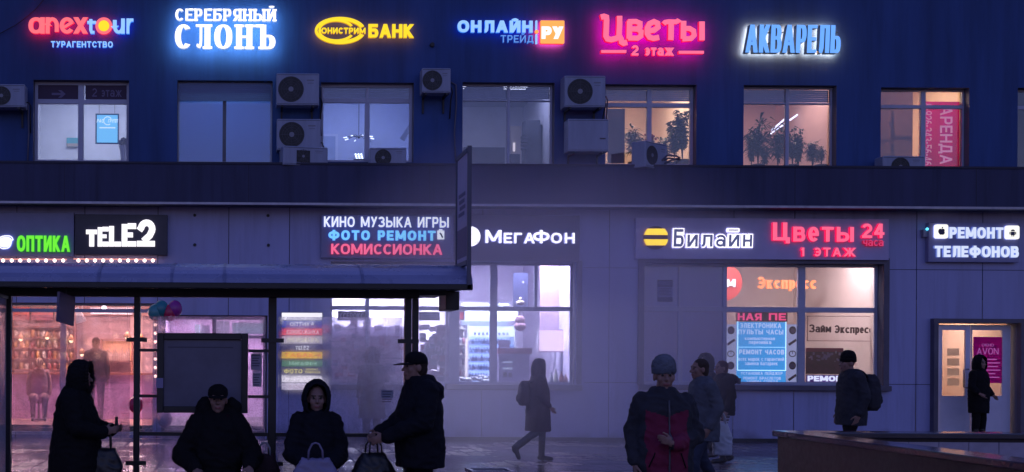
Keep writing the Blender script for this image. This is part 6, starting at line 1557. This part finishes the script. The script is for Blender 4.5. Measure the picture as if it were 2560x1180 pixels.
for i, (px, py, col) in enumerate(((403, 772, (.02, .20, .24)), (425, 782, (.45, .01, .08)), (388, 781, (.05, .25, .27)), (437, 772, (.30, .02, .25)), (340, 1012, (.45, .01, .08)), (412, 1048, (.25, .2, .3)))):
    p = P(px, py, 22.6); t = thing("balloon", ["teal balloon at the top of the cluster by the shelter post", "red balloon at the front of the cluster by the shelter post", "pale teal balloon at the side of the cluster by the shelter post", "purple balloon behind the red one by the shelter post", "low red balloon behind the shelter post near the rail", "pale grey balloon low behind the second shelter pane"][i], "balloon", tuple(p), "balloons at the left shop front")
    mb = MB(); mb.ball(p, (.145, .145, .17), None, 18, 12); mb.build("skin", [principled("balloon_%d" % i, col, .25, spec=.6)], t, smooth=True); mb = MB(); mb.lathe([(.008, -.19), (.018, -.195), (.01, -.168)], tuple(p), 8); mb.tube([(p.x, p.y, p.z - .19), (p.x + .03, p.y + .1, p.z - .5), (P(410, 1000, 23.8).x, 23.9, max(.05, p.z - 1.2))], .003, 4); mb.build("string", [M_BLACK], t)
for i, (a, b, y0, y1) in enumerate(((486, 500, 810, 834), (502, 524, 812, 834), (538, 574, 801, 834), (580, 662, 806, 834), (632, 655, 880, 965))):
    e = pxr(a, b, y0, y1, YW); mb = MB(); mb.box(e[0], e[1], YW + .29, YW + .295, e[2], e[3]); tag(mb.build("window_notice", [emit("notice_%d" % i, lin(((235, 230, 250), (205, 175, 215), (220, 190, 225), (200, 200, 225), (150, 135, 175))[i]), (.9, .5, .6, .5, .18)[i])]), ["narrow bright white notice", "small lilac notice", "tall lilac lit panel", "long pale lit strip", "grey printed sheet"][i] + " in the shop window above the information board" if i < 4 else "grey printed notice beside the information board on the shop window", "notice", "notices in the second shop window")

for i, (px, py, yy) in enumerate(((52, 842, 27.5), (118, 838, 27.9), (178, 846, 27.2), (205, 880, 26.9), (318, 838, 27.0), (352, 842, 27.6))):
    c_ = P(px, py, yy); t = thing("pendant_lamp", ["first warm cone lamp from the shop's end wall", "second warm cone lamp from the shop's end wall", "warm cone lamp just before the shop mullion", "lowest warm cone lamp right behind the shop mullion", "warm cone lamp over the lit bottle shelf", "warm cone lamp nearest the shelter post"][i] + " in the left shop", "lamp", tuple(c_), "warm cone lamps in the left shop")
    mb = MB(); mb.lathe([(.10, -.05), (.03, .07), (.015, .09)], tuple(c_), 14); mb.build("lamp_shade", [principled("shade_brass", (.3, .14, .06), .4, .4)], t, smooth=True)
    mb = MB(); mb.ball(c_ + Vector((0, 0, -.055)), .05, None, 10, 7); mb.build("bulb", [emit("warm_bulb", lin((255, 205, 150)), 6)], t, smooth=True); mb = MB(); mb.tube([c_ + Vector((0, 0, .08)), (c_.x, c_.y, 2.98)], .006, 5); mb.build("cord", [M_BLACK], t)
ws = thing("wine_rack", "dark wooden rack of rows of jars on the back wall behind the seated shop person", "rack", (P(110, 900, 28.5).x, 28.5, .25)); a, b = P(30, 900, 28.5).x, P(185, 900, 28.5).x; mb = MB()
for py in (815, 842, 869, 896, 923): z = P(110, py, 28.5).z; mb.box(a, b, 28.5, 28.8, z - .02, z)
mb.box(a - .03, a, 28.5, 28.8, .25, P(110, 800, 28.5).z); mb.box(b, b + .03, 28.5, 28.8, .25, P(110, 800, 28.5).z); mb.build("frame", [principled("wood_red", (.25, .08, .06), .5)], ws)
jm = MB(); jm.lathe([(.04, 0), (.05, .01), (.05, .13), (.035, .15), (.035, .17)], (0, 0, 0), 10); rj = random.Random(3); jars = [None] * 4
for py in (842, 869, 896, 923):
    for k in range(11):
        q = rj.randrange(4); z = P(110, py, 28.5).z; cn = ("amber", "cream", "dark red", "brown")[q]
        if jars[q] is None: jars[q] = jm.build("jar", [principled("jar_%d" % q, ((.4, .2, .06), (.6, .5, .38), (.2, .03, .03), (.12, .06, .04))[q], .3)], smooth=True); o = jars[q]
        else: o = jars[q].copy(); COL.objects.link(o)
        o.location = (a + .07 + k * (b - a - .14) / 10, 28.62, z + .001); o.scale = (1, 1, rj.uniform(.8, 1.15)); tag(o, cn + " jar standing in the wooden rack at the back of the left shop", "jar", cn + " jars in the wooden rack")
# kiosk full of small goods behind shelter panes
rnd = random.Random(11)
M_G = [principled("goods_%d" % i, c, .5, var=.4, vscale=20) for i, c in enumerate(((.10, .08, .14), (.45, .42, .5), (.16, .08, .13), (.05, .06, .12), (.3, .2, .28), (.55, .5, .55), (.22, .05, .09), (.08, .12, .2)))]
gm = MB(); gm.box(-.5, .5, -.03, .03, -.5, .5); gm.box(-.42, .42, -.034, -.03, -.1, .42, 1); gm.box(-.1, .1, -.02, .02, .5, .56)
protos = []
def goods(n, bx, y, lbl, grp, smin, smax):
    k = 0
    for i in range(n):
        px, py = rnd.uniform(bx[0], bx[1]), rnd.uniform(bx[2], bx[3]); q = rnd.randrange(8); r_ = rnd.randrange(8)
        o = gm.build("hanging_pack", [M_G[q], M_G[r_]]); p = P(px, py, y + rnd.uniform(0, .5)); o.location = p; o.scale = (rnd.uniform(smin, smax), 1, rnd.uniform(smin, smax * 1.15)); o.rotation_euler = (0, rnd.uniform(-.1, .1), rnd.uniform(-.25, .25))
        tag(o, lbl, "pack", grp)
goods(46, (1042, 1118, 812, 955), 24.45, "small dark packaged goods hanging crowded in the shop window behind the lottery plate", "packed goods behind the lottery plate", .10, .24)
goods(44, (835, 1012, 805, 950), 24.9, "small packaged goods crowded behind the photocopy plate and steamed glass", "packed goods behind the photocopy plate", .09, .17)
for k, (tx, a, b, y0, y1, l) in enumerate((('КСЕРОКС', 846, 915, 777, 801, "dark photocopy plate at the top of the shop window over the third glass pane"), ('ЛОТЕРЕЯ', 1050, 1102, 779, 801, "dark lottery plate at the top of the shop window right of the shelter posts"))):
    t = thing("window_plate", l, "sign", P((a + b) / 2, y1, YW + .1)); e = pxr(a, b, y0, y1, YW); mb = MB(); mb.box(e[0], e[1], YW + .12, YW + .14, e[2], e[3]); mb.build("plate", [principled("plate_navy", (.02, .02, .05), .4)], t)
    mb = MB(); lettering(mb, tx, e[0] + .035, e[1] - .035, e[2] + .04, e[3] - .04, YW + .114, .004, t=.2, gap=.14); mb.build("lettering", [principled("plate_print", (.35, .33, .48), .5)] * 3, t)
ks = thing("display_shelf", "long stepped shelf unit full of packs behind the photocopy plate", "shelf", (P(920, 950, 25.5).x, 25.5, .25)); a, b = P(832, 900, 25.45).x, P(1030, 900, 25.45).x
for py in (838, 866, 894, 922): mb = MB(); z = P(920, py, 25.45).z; mb.box(a, b, 25.40, 25.8, z - .02, z); mb.build("shelf_board", [principled("shelf_lilac", (.4, .36, .46), .5)], ks)
mb = MB(); mb.box(a, b, 25.81, 25.84, .25, P(920, 815, 25.45).z); mb.build("back_panel", [principled("shelf_back", (.5, .46, .58), .6)], ks)
# grocery half: fridge, shelves, screen
fr_ = thing("display_fridge", "brightly lit white drinks fridge with rows of shelves in the shop window", "fridge", (P(1226, 950, 26).x, 26, .25))
a, b = P(1172, 900, 25.9).x, P(1286, 900, 25.9).x
mb = MB(); mb.box(a - .04, a, 25.9, 26.6, .25, P(1200, 812, 25.9).z); mb.box(b, b + .04, 25.9, 26.6, .25, P(1200, 812, 25.9).z); mb.box(a - .04, b + .04, 26.6, 26.64, .25, 3.0); mb.build("cabinet", [principled("fridge_white", (.6, .65, .75), .4)], fr_)
e = pxr(1172, 1286, 777, 800, 25.9); mb = MB(); mb.box(a - .05, b + .05, 25.85, 26.6, e[2], e[3]); mb.build("lit_header", [emit("fridge_header", lin((238, 245, 255)), 4)], fr_)
e = pxr(1173, 1285, 815, 842, 25.9); mb = MB(); mb.box(a, b, 26.4, 26.42, .4, e[3]); mb.build("back_light", [emit("fridge_back", lin((170, 200, 250)), 2.6)], fr_)
mb = MB(); mb.box(a, b, 25.95, 25.97, e[2], e[3], 0)
for i in range(9): x = a + .12 + i * (b - a - .2) / 9; mb.box(x, x + .05, 25.944, 25.95, e[2] + .04, e[2] + .1, 1)
mb.build("price_panel", [emit("fridge_panel", lin((215, 232, 255)), 2.6), principled("price_ink", (.12, .18, .35), .5)], fr_)
bmb = MB(); bmb.lathe([(.03, 0), (.034, .008), (.034, .10), (.014, .15), (.014, .18), (.016, .185)], (0, 0, 0), 10)
prot = [bmb.build("drink_bottle", [principled("drink_%d" % i, c, .3)], smooth=True) for i, c in enumerate(((.06, .1, .3), (.5, .55, .7), (.2, .35, .6)))]
used = set(); mbs = MB()
for r_ in range(5):
    zz = P(1226, 861 + r_ * 21.5, 25.95).z; mbs.box(a, b, 25.95, 26.4, zz - .025, zz, 0)
    for i in range(15):
        q = rnd.randrange(3); o = prot[q] if q not in used else prot[q].copy()
        if q in used: COL.objects.link(o)
        used.add(q); o.location = (a + .06 + i * (b - a - .1) / 14.5, 26.03 + .04 * rnd.random(), zz + .001); o.scale = (1, 1, rnd.uniform(.6, .8)); tag(o, ["dark blue", "clear pale", "light blue"][q] + " drink bottle standing in a row in the lit drinks fridge", "bottle", ["dark blue", "pale", "light blue"][q] + " bottles in the drinks fridge")
mbs.build("shelf", [emit("fridge_shelf", lin((140, 180, 245)), 1.8)], fr_)
sh2 = thing("snack_shelf", "narrow bright shelf of bags left of the drinks fridge", "shelf", (P(1150, 950, 25.6).x, 25.6, .25)); a2, b2 = P(1137, 900, 25.6).x, P(1168, 900, 25.6).x
mb = MB()
for py in (822, 860, 885, 912): z = P(1150, py, 25.6).z; mb.box(a2, b2, 25.6, 26.0, z - .02, z)
mb.box(a2, b2, 26.0, 26.03, .25, P(1150, 815, 25.6).z); mb.build("shelf_board", [principled("shelf_cream", (.6, .58, .55), .5)], sh2); mb = MB(); mb.box(b2 - .05, b2, 25.56, 25.6, .6, P(1150, 845, 25.6).z); mb.build("upright_light", [emit("shelf_tube", lin((255, 240, 225)), 1.3)], sh2)
for i in range(12):
    mb = MB(); z = P(1150, (860, 885, 912, 940)[i // 3], 25.6).z; mb.ball((a2 + .05 + (i % 3) * .085, 25.72, z + .07), (.05, .05, .075), None, 10, 7); tag(mb.build("snack_bag", [M_G[(i * 3) % 8]], smooth=True), "small puffy snack bag on the narrow bright shelf", "bag", "snack bags on the narrow shelf")
for i in range(26):
    mb = MB(); p = P(1142 + rnd.uniform(0, 82), 953 - rnd.uniform(0, 14), 24.7); mb.ball((p.x, 24.45 + rnd.uniform(0, .5), p.z), (rnd.uniform(.06, .1), .07, rnd.uniform(.03, .045)), Matrix.Rotation(rnd.uniform(-.5, .5), 3, 'Y'), 9, 6); tag(mb.build("bread_pack", [principled("pack_pale", (.5, .54, .62), .35, var=.3, vscale=15)], smooth=True), "pale wrapped pack heaped on the window counter in front of the fridge", "pack", "wrapped packs heaped in the shop window")
mb = MB(); mb.box(P(1138, 900, 24.4).x, P(1226, 900, 24.4).x, 24.4, 25.1, .25, P(1180, 956, 24.5).z); tag(mb.build("window_counter", [principled("counter_white", (.5, .5, .58), .5)]), "pale low counter under the heap of wrapped packs", "counter")
sc_ = thing("lit_screen", "pinkish white glowing display panel in the right part of the shop window", "screen", P(1391, 878, 25)); e = pxr(1350, 1434, 826, 878, 24.9); mb = MB(); mb.box(e[0] - .02, e[1] + .02, 24.95, 25.1, e[2] - .02, e[3] + .02); mb.build("case", [principled("screen_case", (.5, .45, .55), .5)], sc_); mb = MB(); mb.box(e[0], e[1], 24.93, 24.949, e[2], e[3]); mb.build("screen_face", [emit("screen_pink", lin((255, 222, 248)), 2.6)], sc_)
e = pxr(1350, 1434, 770, 826, 25.3); mb = MB(); mb.box(e[0], e[1] + .3, 25.3, 25.34, e[2], e[3] + 1.2); tag(mb.build("partition", [principled("partition_pink", (.60, .42, .58), .6)]), "plain pink partition wall above the glowing display panel", "partition")
pb = thing("phone_poster", "tall dark blue poster with a small white mark in the upper shop window", "poster", P(1302, 765, 25.2)); e = pxr(1283, 1320, 682, 766, 25.2); mb = MB(); mb.box(e[0], e[1], 25.2, 25.23, e[2], e[3]); mb.build("sheet", [principled("poster_slate", (.035, .04, .09), .45)], pb); mb = MB(); p = P(1308, 705, 25.2); disc(mb, p.x, p.z, .022, .03, 25.19, .008, n=14); mb.build("mark", [emit("mark_white", (1, 1, 1), 1)] * 3, pb)
tw = thing("hanging_toy", "small pink soft toy hanging by its bow in the shop window", "toy", P(1300, 810, 24.8)); mb = MB(); p = P(1300, 800, 24.8); mb.ball(p, (.11, .07, .10)); mb.ball(p + Vector((0, 0, -.13)), (.13, .08, .11)); mb.build("body", [principled("toy_pink", (.45, .25, .33), .8)], tw, smooth=True); mb = MB(); p2_ = P(1301, 757, 24.8); mb.ball(p2_, (.10, .06, .06)); mb.ball(p2_ + Vector((0, 0, .07)), (.03, .03, .05)); mb.tube([p2_, p + Vector((0, 0, .08))], .01, 5); mb.build("bow", [principled("toy_cream", (.6, .5, .42), .7)], tw, smooth=True)
kb = thing("checkout_desk", "red-topped cashier desk with a white front and a small screen", "desk", (P(1290, 950, 24.6).x, 24.6, .25)); e = pxr(1245, 1330, 870, 884, 24.6); mb = MB(); mb.box(e[0], e[1], 24.6, 25.2, e[2], e[3]); mb.build("desk_top", [principled("desk_red", (.28, .05, .09), .5)], kb); mb = MB(); mb.box(e[0] + .03, e[1] - .05, 24.64, 25.15, .25, e[2] - .001); mb.build("desk_front", [principled("desk_lilac", (.5, .48, .66), .5)], kb); e = pxr(1252, 1280, 850, 869, 24.6); mb = MB(); mb.box(e[0], e[1], 24.8, 24.84, e[2], e[3]); mb.build("monitor", [principled("monitor_grey", (.2, .22, .35), .4)], kb)
e = pxr(1255, 1284, 900, 945, 24.6); mb = MB(); mb.box(e[0], e[1], 24.627, 24.639, e[2], e[3], 0); mb.box(e[0] + .02, e[1] - .02, 24.62, 24.626, e[3] - .06, e[3] - .03, 1); mb.box(e[0] + .02, e[1] - .02, 24.62, 24.626, e[3] - .2, e[3] - .16, 1); mb.box(e[0] + .03, e[0] + .11, 24.62, 24.626, e[2] + .02, e[2] + .12, 2); mb.box(e[1] - .1, e[1] - .03, 24.62, 24.626, e[2] + .02, e[2] + .11, 2); mb.build("desk_rack", [principled("rack_lilac", (.3, .3, .5), .5), emit("rack_glow", lin((220, 235, 255)), .9), M_BLACK], kb)
for i, (px, h, c) in enumerate(((1375, .24, (.5, .5, .55)), (1388, .30, (.6, .6, .5)), (1402, .26, (.35, .12, .10)), (1412, .2, (.3, .1, .1)))):
    p = P(px, 938, 24.5); mb = MB(); mb.lathe([(.045, 0), (.05, .01), (.05, h * .6), (.018, h * .8), (.018, h), (.022, h + .01)], (p.x, 24.45, rC[2] + .01), 12); tag(mb.build("sill_bottle", [principled("sillb_%d" % i, c, .35)], smooth=True), ["slim grey bottle at the end of the row on the window sill", "tall cream bottle with a round cap on the window sill", "brown square bottle on the window sill", "shortest reddish bottle on the window sill"][i], "bottle", "bottles on the shop window sill")
tn = thing("price_display", "small red-lit price display at the top of the fridge window", "display", P(1152, 800, 24.4)); e = pxr(1144, 1162, 777, 801, 24.4); mb = MB(); mb.box(e[0], e[1], 24.42, 24.48, e[2], e[3]); mb.build("case", [principled("case_white", (.7, .7, .8), .4)], tn); mb = MB(); mb.box(e[0] + .03, e[1] - .03, 24.41, 24.42, e[2] + .03, e[3] - .03); mb.build("face", [emit("price_red", lin((255, 90, 110)), .9)], tn)
# watch repair window
wp = thing("repair_lightbox", "glowing blue watch and electronics repair poster outlined by a bright tube", "lightbox", P(1903, 958, YW + .3)); Yp = YW + .30
e = pxr(1843, 1965, 805, 958, Yp); mb = MB(); mb.box(e[0], e[1], Yp, Yp + .05, e[2], e[3]); mb.build("panel", [emit("poster_cyan", lin((48, 152, 215)), 1.15)], wp)
mb = MB(); g = pxr(1843, 1965, 803, 927, Yp)
for q in ((g[0], g[0] + .016, g[2], g[3]), (g[1] - .016, g[1], g[2], g[3]), (g[0] + .016, g[1] - .016, g[2], g[2] + .018)): mb.box(q[0], q[1], Yp - .012, Yp - .001, q[2], q[3])
z = P(1900, 868, Yp).z; mb.box(g[0] + .016, g[1] - .016, Yp - .011, Yp - .001, z - .004, z + .004); mb.build("light_tube", [emit("tube_cyan", lin((190, 240, 255)), 1.6)], wp)
mb = MB()
for tx, x0_, x1_, y0, y1, t_ in (('ЭЛЕКТРОНИКА', 1850, 1953, 808, 820, .2), ('ПУЛЬТЫ ЧАСЫ', 1846, 1958, 824, 836, .2), ('компьютерная', 1862, 1937, 844, 850, .22), ('перешивка', 1872, 1928, 853, 860, .22), ('РЕМОНТ ЧАСОВ', 1848, 1960, 874, 886, .24), ('всех марок с гарантией', 1846, 1960, 895, 902, .2), ('замена батареек', 1862, 1944, 906, 913, .2), ('УСТАНОВКА ПЕЙДЖЕР', 1852, 1956, 930, 937, .18), ('РЕМОНТ БРАСЛЕТОВ', 1858, 1952, 942, 949, .18), ('ЗАМЕНА СТЕКОЛ', 1866, 1944, 951, 957.5, .2)):
    q = pxr(x0_, x1_, y0, y1, Yp); lettering(mb, tx, q[0], q[1], q[2], q[3], Yp - .004, .003, t=t_, gap=.2, small=1.0)
mb.build("lettering", [emit("poster_text", lin((200, 215, 250)), 1.0)] * 3, wp)
tk = thing("led_ticker", "red LED ticker showing НАЯ ПЕ on top of the blue repair poster", "display", P(1903, 803, Yp)); e = pxr(1841, 1966, 780, 804, Yp); mb = MB(); mb.box(e[0], e[1], Yp - .05, Yp + .04, e[2], e[3]); mb.build("case", [principled("ticker_red", (.10, .006, .02), .4)], tk)
mb = MB(); q = pxr(1844, 1904, 783, 801, Yp - .05); lettering(mb, 'НАЯ', q[0], q[1], q[2], q[3], Yp - .055, .004, t=.24, gap=.12); q = pxr(1922, 1966, 783, 801, Yp - .05); lettering(mb, 'ПЕ', q[0], q[1] - .01, q[2], q[3], Yp - .055, .004, t=.24, gap=.14); mb.build("lettering", [emit("led_pink", lin((255, 70, 125)), 1.1)] * 3, tk)
for k, (a, b) in enumerate(((1813, 1841), (1967, 1995))):
    t = thing("watch_picture_strip", ["pale strip of watch and remote pictures along the near side of the blue poster", "pale strip with alarm clock and tool pictures along the far side of the poster"][k], "poster", P((a + b) / 2, 958, Yp)); e = pxr(a, b, 811, 958, Yp); mb = MB(); mb.box(e[0], e[1], Yp, Yp + .02, e[2], e[3]); mb.build("sheet", [emit("strip_pale_%d" % k, lin((165, 170, 205)), .75)], t)
    mb = MB(); cx = (e[0] + e[1]) / 2
    for j in range(5):
        z = e[3] - (e[3] - e[2]) * (j + .5) / 5; y = Yp - .006
        if j % 3 == 0: disc(mb, cx, z, .075, .085, y, .004, n=20); disc(mb, cx, z - .01, .05, .05, y - .002, .002, (1, 1, 1), n=16)
        elif j % 3 == 1: lf, rt = stroke_poly([(cx - .08, z - .06), (cx + .08, z + .05)], .05, .05); mb.ribbon(lf, rt, False, y, y + .004, 0, 0, 0)
        else: lf, rt = stroke_poly([(cx + .07 * math.cos(R(q)), z + .06 * math.sin(R(q))) for q in range(0, 360, 24)], .018, .018, True); mb.ribbon(lf, rt, True, y, y + .004, 0, 0, 0); mb.box(cx - .006, cx + .006, y - .001, y + .003, z, z + .05)
    mb.build("pictures", [principled("pic_dark", (.03, .035, .07), .5), principled("pic_mid", (.12, .13, .2), .5)], t)
ex = thing("hanging_shop_sign", "orange glowing Экспресс sign hanging inside the loan shop window", "shop sign", P(1966, 725, 26)); e = pxr(1893, 2042, 692, 722, 26); mb = MB(); lettering(mb, 'Экспресс', e[0], e[1], e[2], e[3], 26, .05, t=.22, th=.2, gap=.12, small=.74); mb.build("lettering", [emit("express_orange", lin((255, 135, 62)), 1.1)] * 3, ex)
rd = thing("red_disc_sign", "red disc with white letters partly hidden at the edge of the loan shop window", "sign", P(1815, 745, 25.6)); p = P(1812, 706, 25.6); mb = MB(); disc(mb, p.x, p.z, .39, .40, 25.6, .05); mb.build("disc", [principled("disc_red", (.45, .06, .05), .5)] * 3, rd); mb = MB(); q = pxr(1812, 1842, 697, 717, 25.5); lettering(mb, 'ЙМ', q[0] - .12, q[1], q[2], q[3], 25.56, .03, t=.28, gap=.1); mb.build("lettering", [emit("disc_white", (1, .97, .95), 1.2)] * 3, rd)
lo = thing("loan_board", "clear hanging board reading Займ Экспресс in dark letters", "sign", P(2100, 855, 24.5)); mb = MB(); e = pxr(2018, 2186, 790, 853, 24.5)
for q in ((e[0], e[1], e[3] - .012, e[3]), (e[0], e[1], e[2], e[2] + .012), (e[0], e[0] + .012, e[2] + .012, e[3] - .012), (e[1] - .012, e[1], e[2] + .012, e[3] - .012)): mb.box(q[0], q[1], 24.5, 24.52, q[2], q[3])
mb.build("frame", [principled("loan_frame", (.25, .16, .14), .5)], lo); mb = MB(); q = pxr(2024, 2078, 811, 831, 24.5); lettering(mb, 'Займ', q[0], q[1], q[2], q[3], 24.5, .02, t=.19, gap=.12, small=.74); q = pxr(2086, 2184, 813, 833, 24.5); lettering(mb, 'Экспресс', q[0], q[1], q[2], q[3], 24.5, .02, t=.19, gap=.12, small=.74); mb.build("lettering", [principled("loan_dark", (.04, .012, .015), .5)] * 3, lo)
ai = thing("indoor_air_conditioner", "long white indoor air conditioner high on the loan shop wall", "air conditioner", P(2122, 700, 27)); e = pxr(2088, 2152, 668, 700, 27.2); mb = MB(); mb.box(e[0], e[1], 27.5, 27.85, e[2], e[3]); mb.build("casing", [principled("ac_cream", (.75, .7, .64), .4)], ai, bevel=.04); mb = MB(); mb.box(e[0] + .05, e[1] - .05, 27.492, 27.499, e[2] + .05, e[2] + .08); mb.build("outlet", [principled("outlet_tan", (.3, .2, .16), .5)], ai)
dp = thing("loan_poster", "dark red poster with pale splashes low in the loan shop window", "poster", P(2060, 936, Yp)); e = pxr(2015, 2108, 870, 935, Yp); mb = MB(); mb.box(e[0], e[1], Yp, Yp + .02, e[2], e[3]); mb.build("sheet", [principled("poster_wine", (.07, .01, .03), .5, var=.6, vscale=7)], dp); mb = MB(); mb.box(e[0], e[1], Yp - .004, Yp - .001, e[3] - .08, e[3]); mb.build("band", [principled("poster_red", (.32, .01, .05), .5)], dp)
mb = MB()
for i in range(26): xx, zz = rnd.uniform(e[0] + .05, e[1] - .1), rnd.uniform(e[3] - .30, e[3] - .10); mb.box(xx, xx + rnd.uniform(.02, .06), Yp - .006 - .0003 * i, Yp - .005 - .0003 * i, zz, zz + rnd.uniform(.02, .06))
mb.build("print", [principled("poster_splash", (.42, .3, .34), .5)], dp)
rs = thing("lit_window_sign", "white lit РЕМОНТ letters on a violet strip under the dark red poster", "sign", P(2060, 958, Yp)); e = pxr(2015, 2108, 937, 957, Yp - .02); mb = MB(); mb.box(e[0], e[1], Yp - .04, Yp - .02, e[2], e[3]); mb.build("strip", [principled("strip_violet", (.12, .04, .30), .4)], rs); mb = MB(); lettering(mb, 'РЕМОНТ', e[0] + .02, e[1] + .1, e[2] + .03, e[3] - .02, Yp - .06, .015, t=.28, th=.25, gap=.1); mb.build("lettering", [emit("remont_white", lin((240, 240, 255)), 1.1)] * 3, rs)
mb = MB(); e = pxr(1652, 1690, 698, 753, YW); 
for (u0, u1, v0, v1) in ((0, 1, .0, .03), (0, 1, .97, 1), (0, .04, .03, .97), (.96, 1, .03, .97)): mb.box(e[0] + (e[1] - e[0]) * u0, e[0] + (e[1] - e[0]) * u1, YW + .155, YW + .168, e[2] + (e[3] - e[2]) * v0, e[2] + (e[3] - e[2]) * v1)
no = thing("shop_notice", "small printed notice on the blank grey panel left of the loan shop window", "notice", P(1671, 753, YW + .1)); mb = MB(); mb.box(e[0], e[1], YW + .188, YW + .196, e[2], e[3]); mb.build("sheet", [principled("notice_grey", (.22, .22, .36), .5)], no)
mb = MB(); w_ = e[1] - e[0]; h_ = e[3] - e[2]; mb.box(e[0], e[1], YW + .1855, YW + .1875, e[2] + h_ * .68, e[3], 0); lettering(mb, 'РЕМОНТ', e[0] + .02, e[1] - .02, e[2] + h_ * .74, e[2] + h_ * .94, YW + .182, .002, t=.2, mats=(1, 1, 1))
for i in range(5): mb.box(e[0] + .03, e[1] - .03 - .05 * (i % 2), YW + .1855, YW + .1875, e[2] + h_ * (.3 + .07 * i), e[2] + h_ * (.335 + .07 * i), 0)
mb.box(e[0], e[1], YW + .1855, YW + .1875, e[2], e[2] + h_ * .2, 0); mb.build("print", [principled("notice_ink", (.05, .045, .10), .5), principled("notice_grey", (.22, .22, .36), .5)], no)
cu = MB(); p = P(1848, 958, YW - .05); cu.lathe([(.03, 0), (.035, .01), (.045, .12), (.04, .12)], (p.x, YW - .03, rE[2] - .005 + .02), 12); 
o = tag(cu.build("paper_cup", [M_BLACK], smooth=True), "dark paper cup standing on the sill under the blue repair poster", "cup")
# ------------------------------------------------------------------ added veil volume imitating lens fog and bloom before the middle shop
mc, mr3 = Vector((4.9, 19.2, 2.2)), Vector((4.2, 4.0, 3.6))
mb = MB(); mb.box(-mr3.x, mr3.x, -mr3.y, mr3.y, -mr3.z, mr3.z)
hz = mb.build("added_veil", [], loc=mc)
hm_ = bpy.data.materials.new("added_veil"); hm_.use_nodes = True; nt = hm_.node_tree; nt.nodes.remove(nt.nodes["Principled BSDF"])
pv = nt.nodes.new("ShaderNodeVolumePrincipled"); pv.inputs["Color"].default_value = (0.92, 0.86, 1.0, 1); pv.inputs["Anisotropy"].default_value = 0.3
tc = nt.nodes.new("ShaderNodeTexCoord"); mp = nt.nodes.new("ShaderNodeMapping"); mp.inputs["Scale"].default_value = tuple(1 / v for v in mr3)
nt.links.new(tc.outputs["Object"], mp.inputs[0])
gr = nt.nodes.new("ShaderNodeTexGradient"); gr.gradient_type = 'SPHERICAL'; nt.links.new(mp.outputs[0], gr.inputs[0])
nz = nt.nodes.new("ShaderNodeTexNoise"); nz.inputs["Scale"].default_value = .5; nz.inputs["Detail"].default_value = 2; nt.links.new(tc.outputs["Object"], nz.inputs["Vector"])
m_ = nt.nodes.new("ShaderNodeMath"); m_.operation = 'MULTIPLY'; nt.links.new(gr.outputs["Fac"], m_.inputs[0]); nt.links.new(nz.outputs[0], m_.inputs[1])
m2_ = nt.nodes.new("ShaderNodeMath"); m2_.operation = 'MULTIPLY'; m2_.inputs[1].default_value = VEIL_D * 2; nt.links.new(m_.outputs[0], m2_.inputs[0])
nt.links.new(m2_.outputs[0], pv.inputs["Density"])
nt.links.new(pv.outputs[0], nt.nodes["Material Output"].inputs["Volume"])
hz.data.materials.append(hm_); struct(hz, 'stuff')
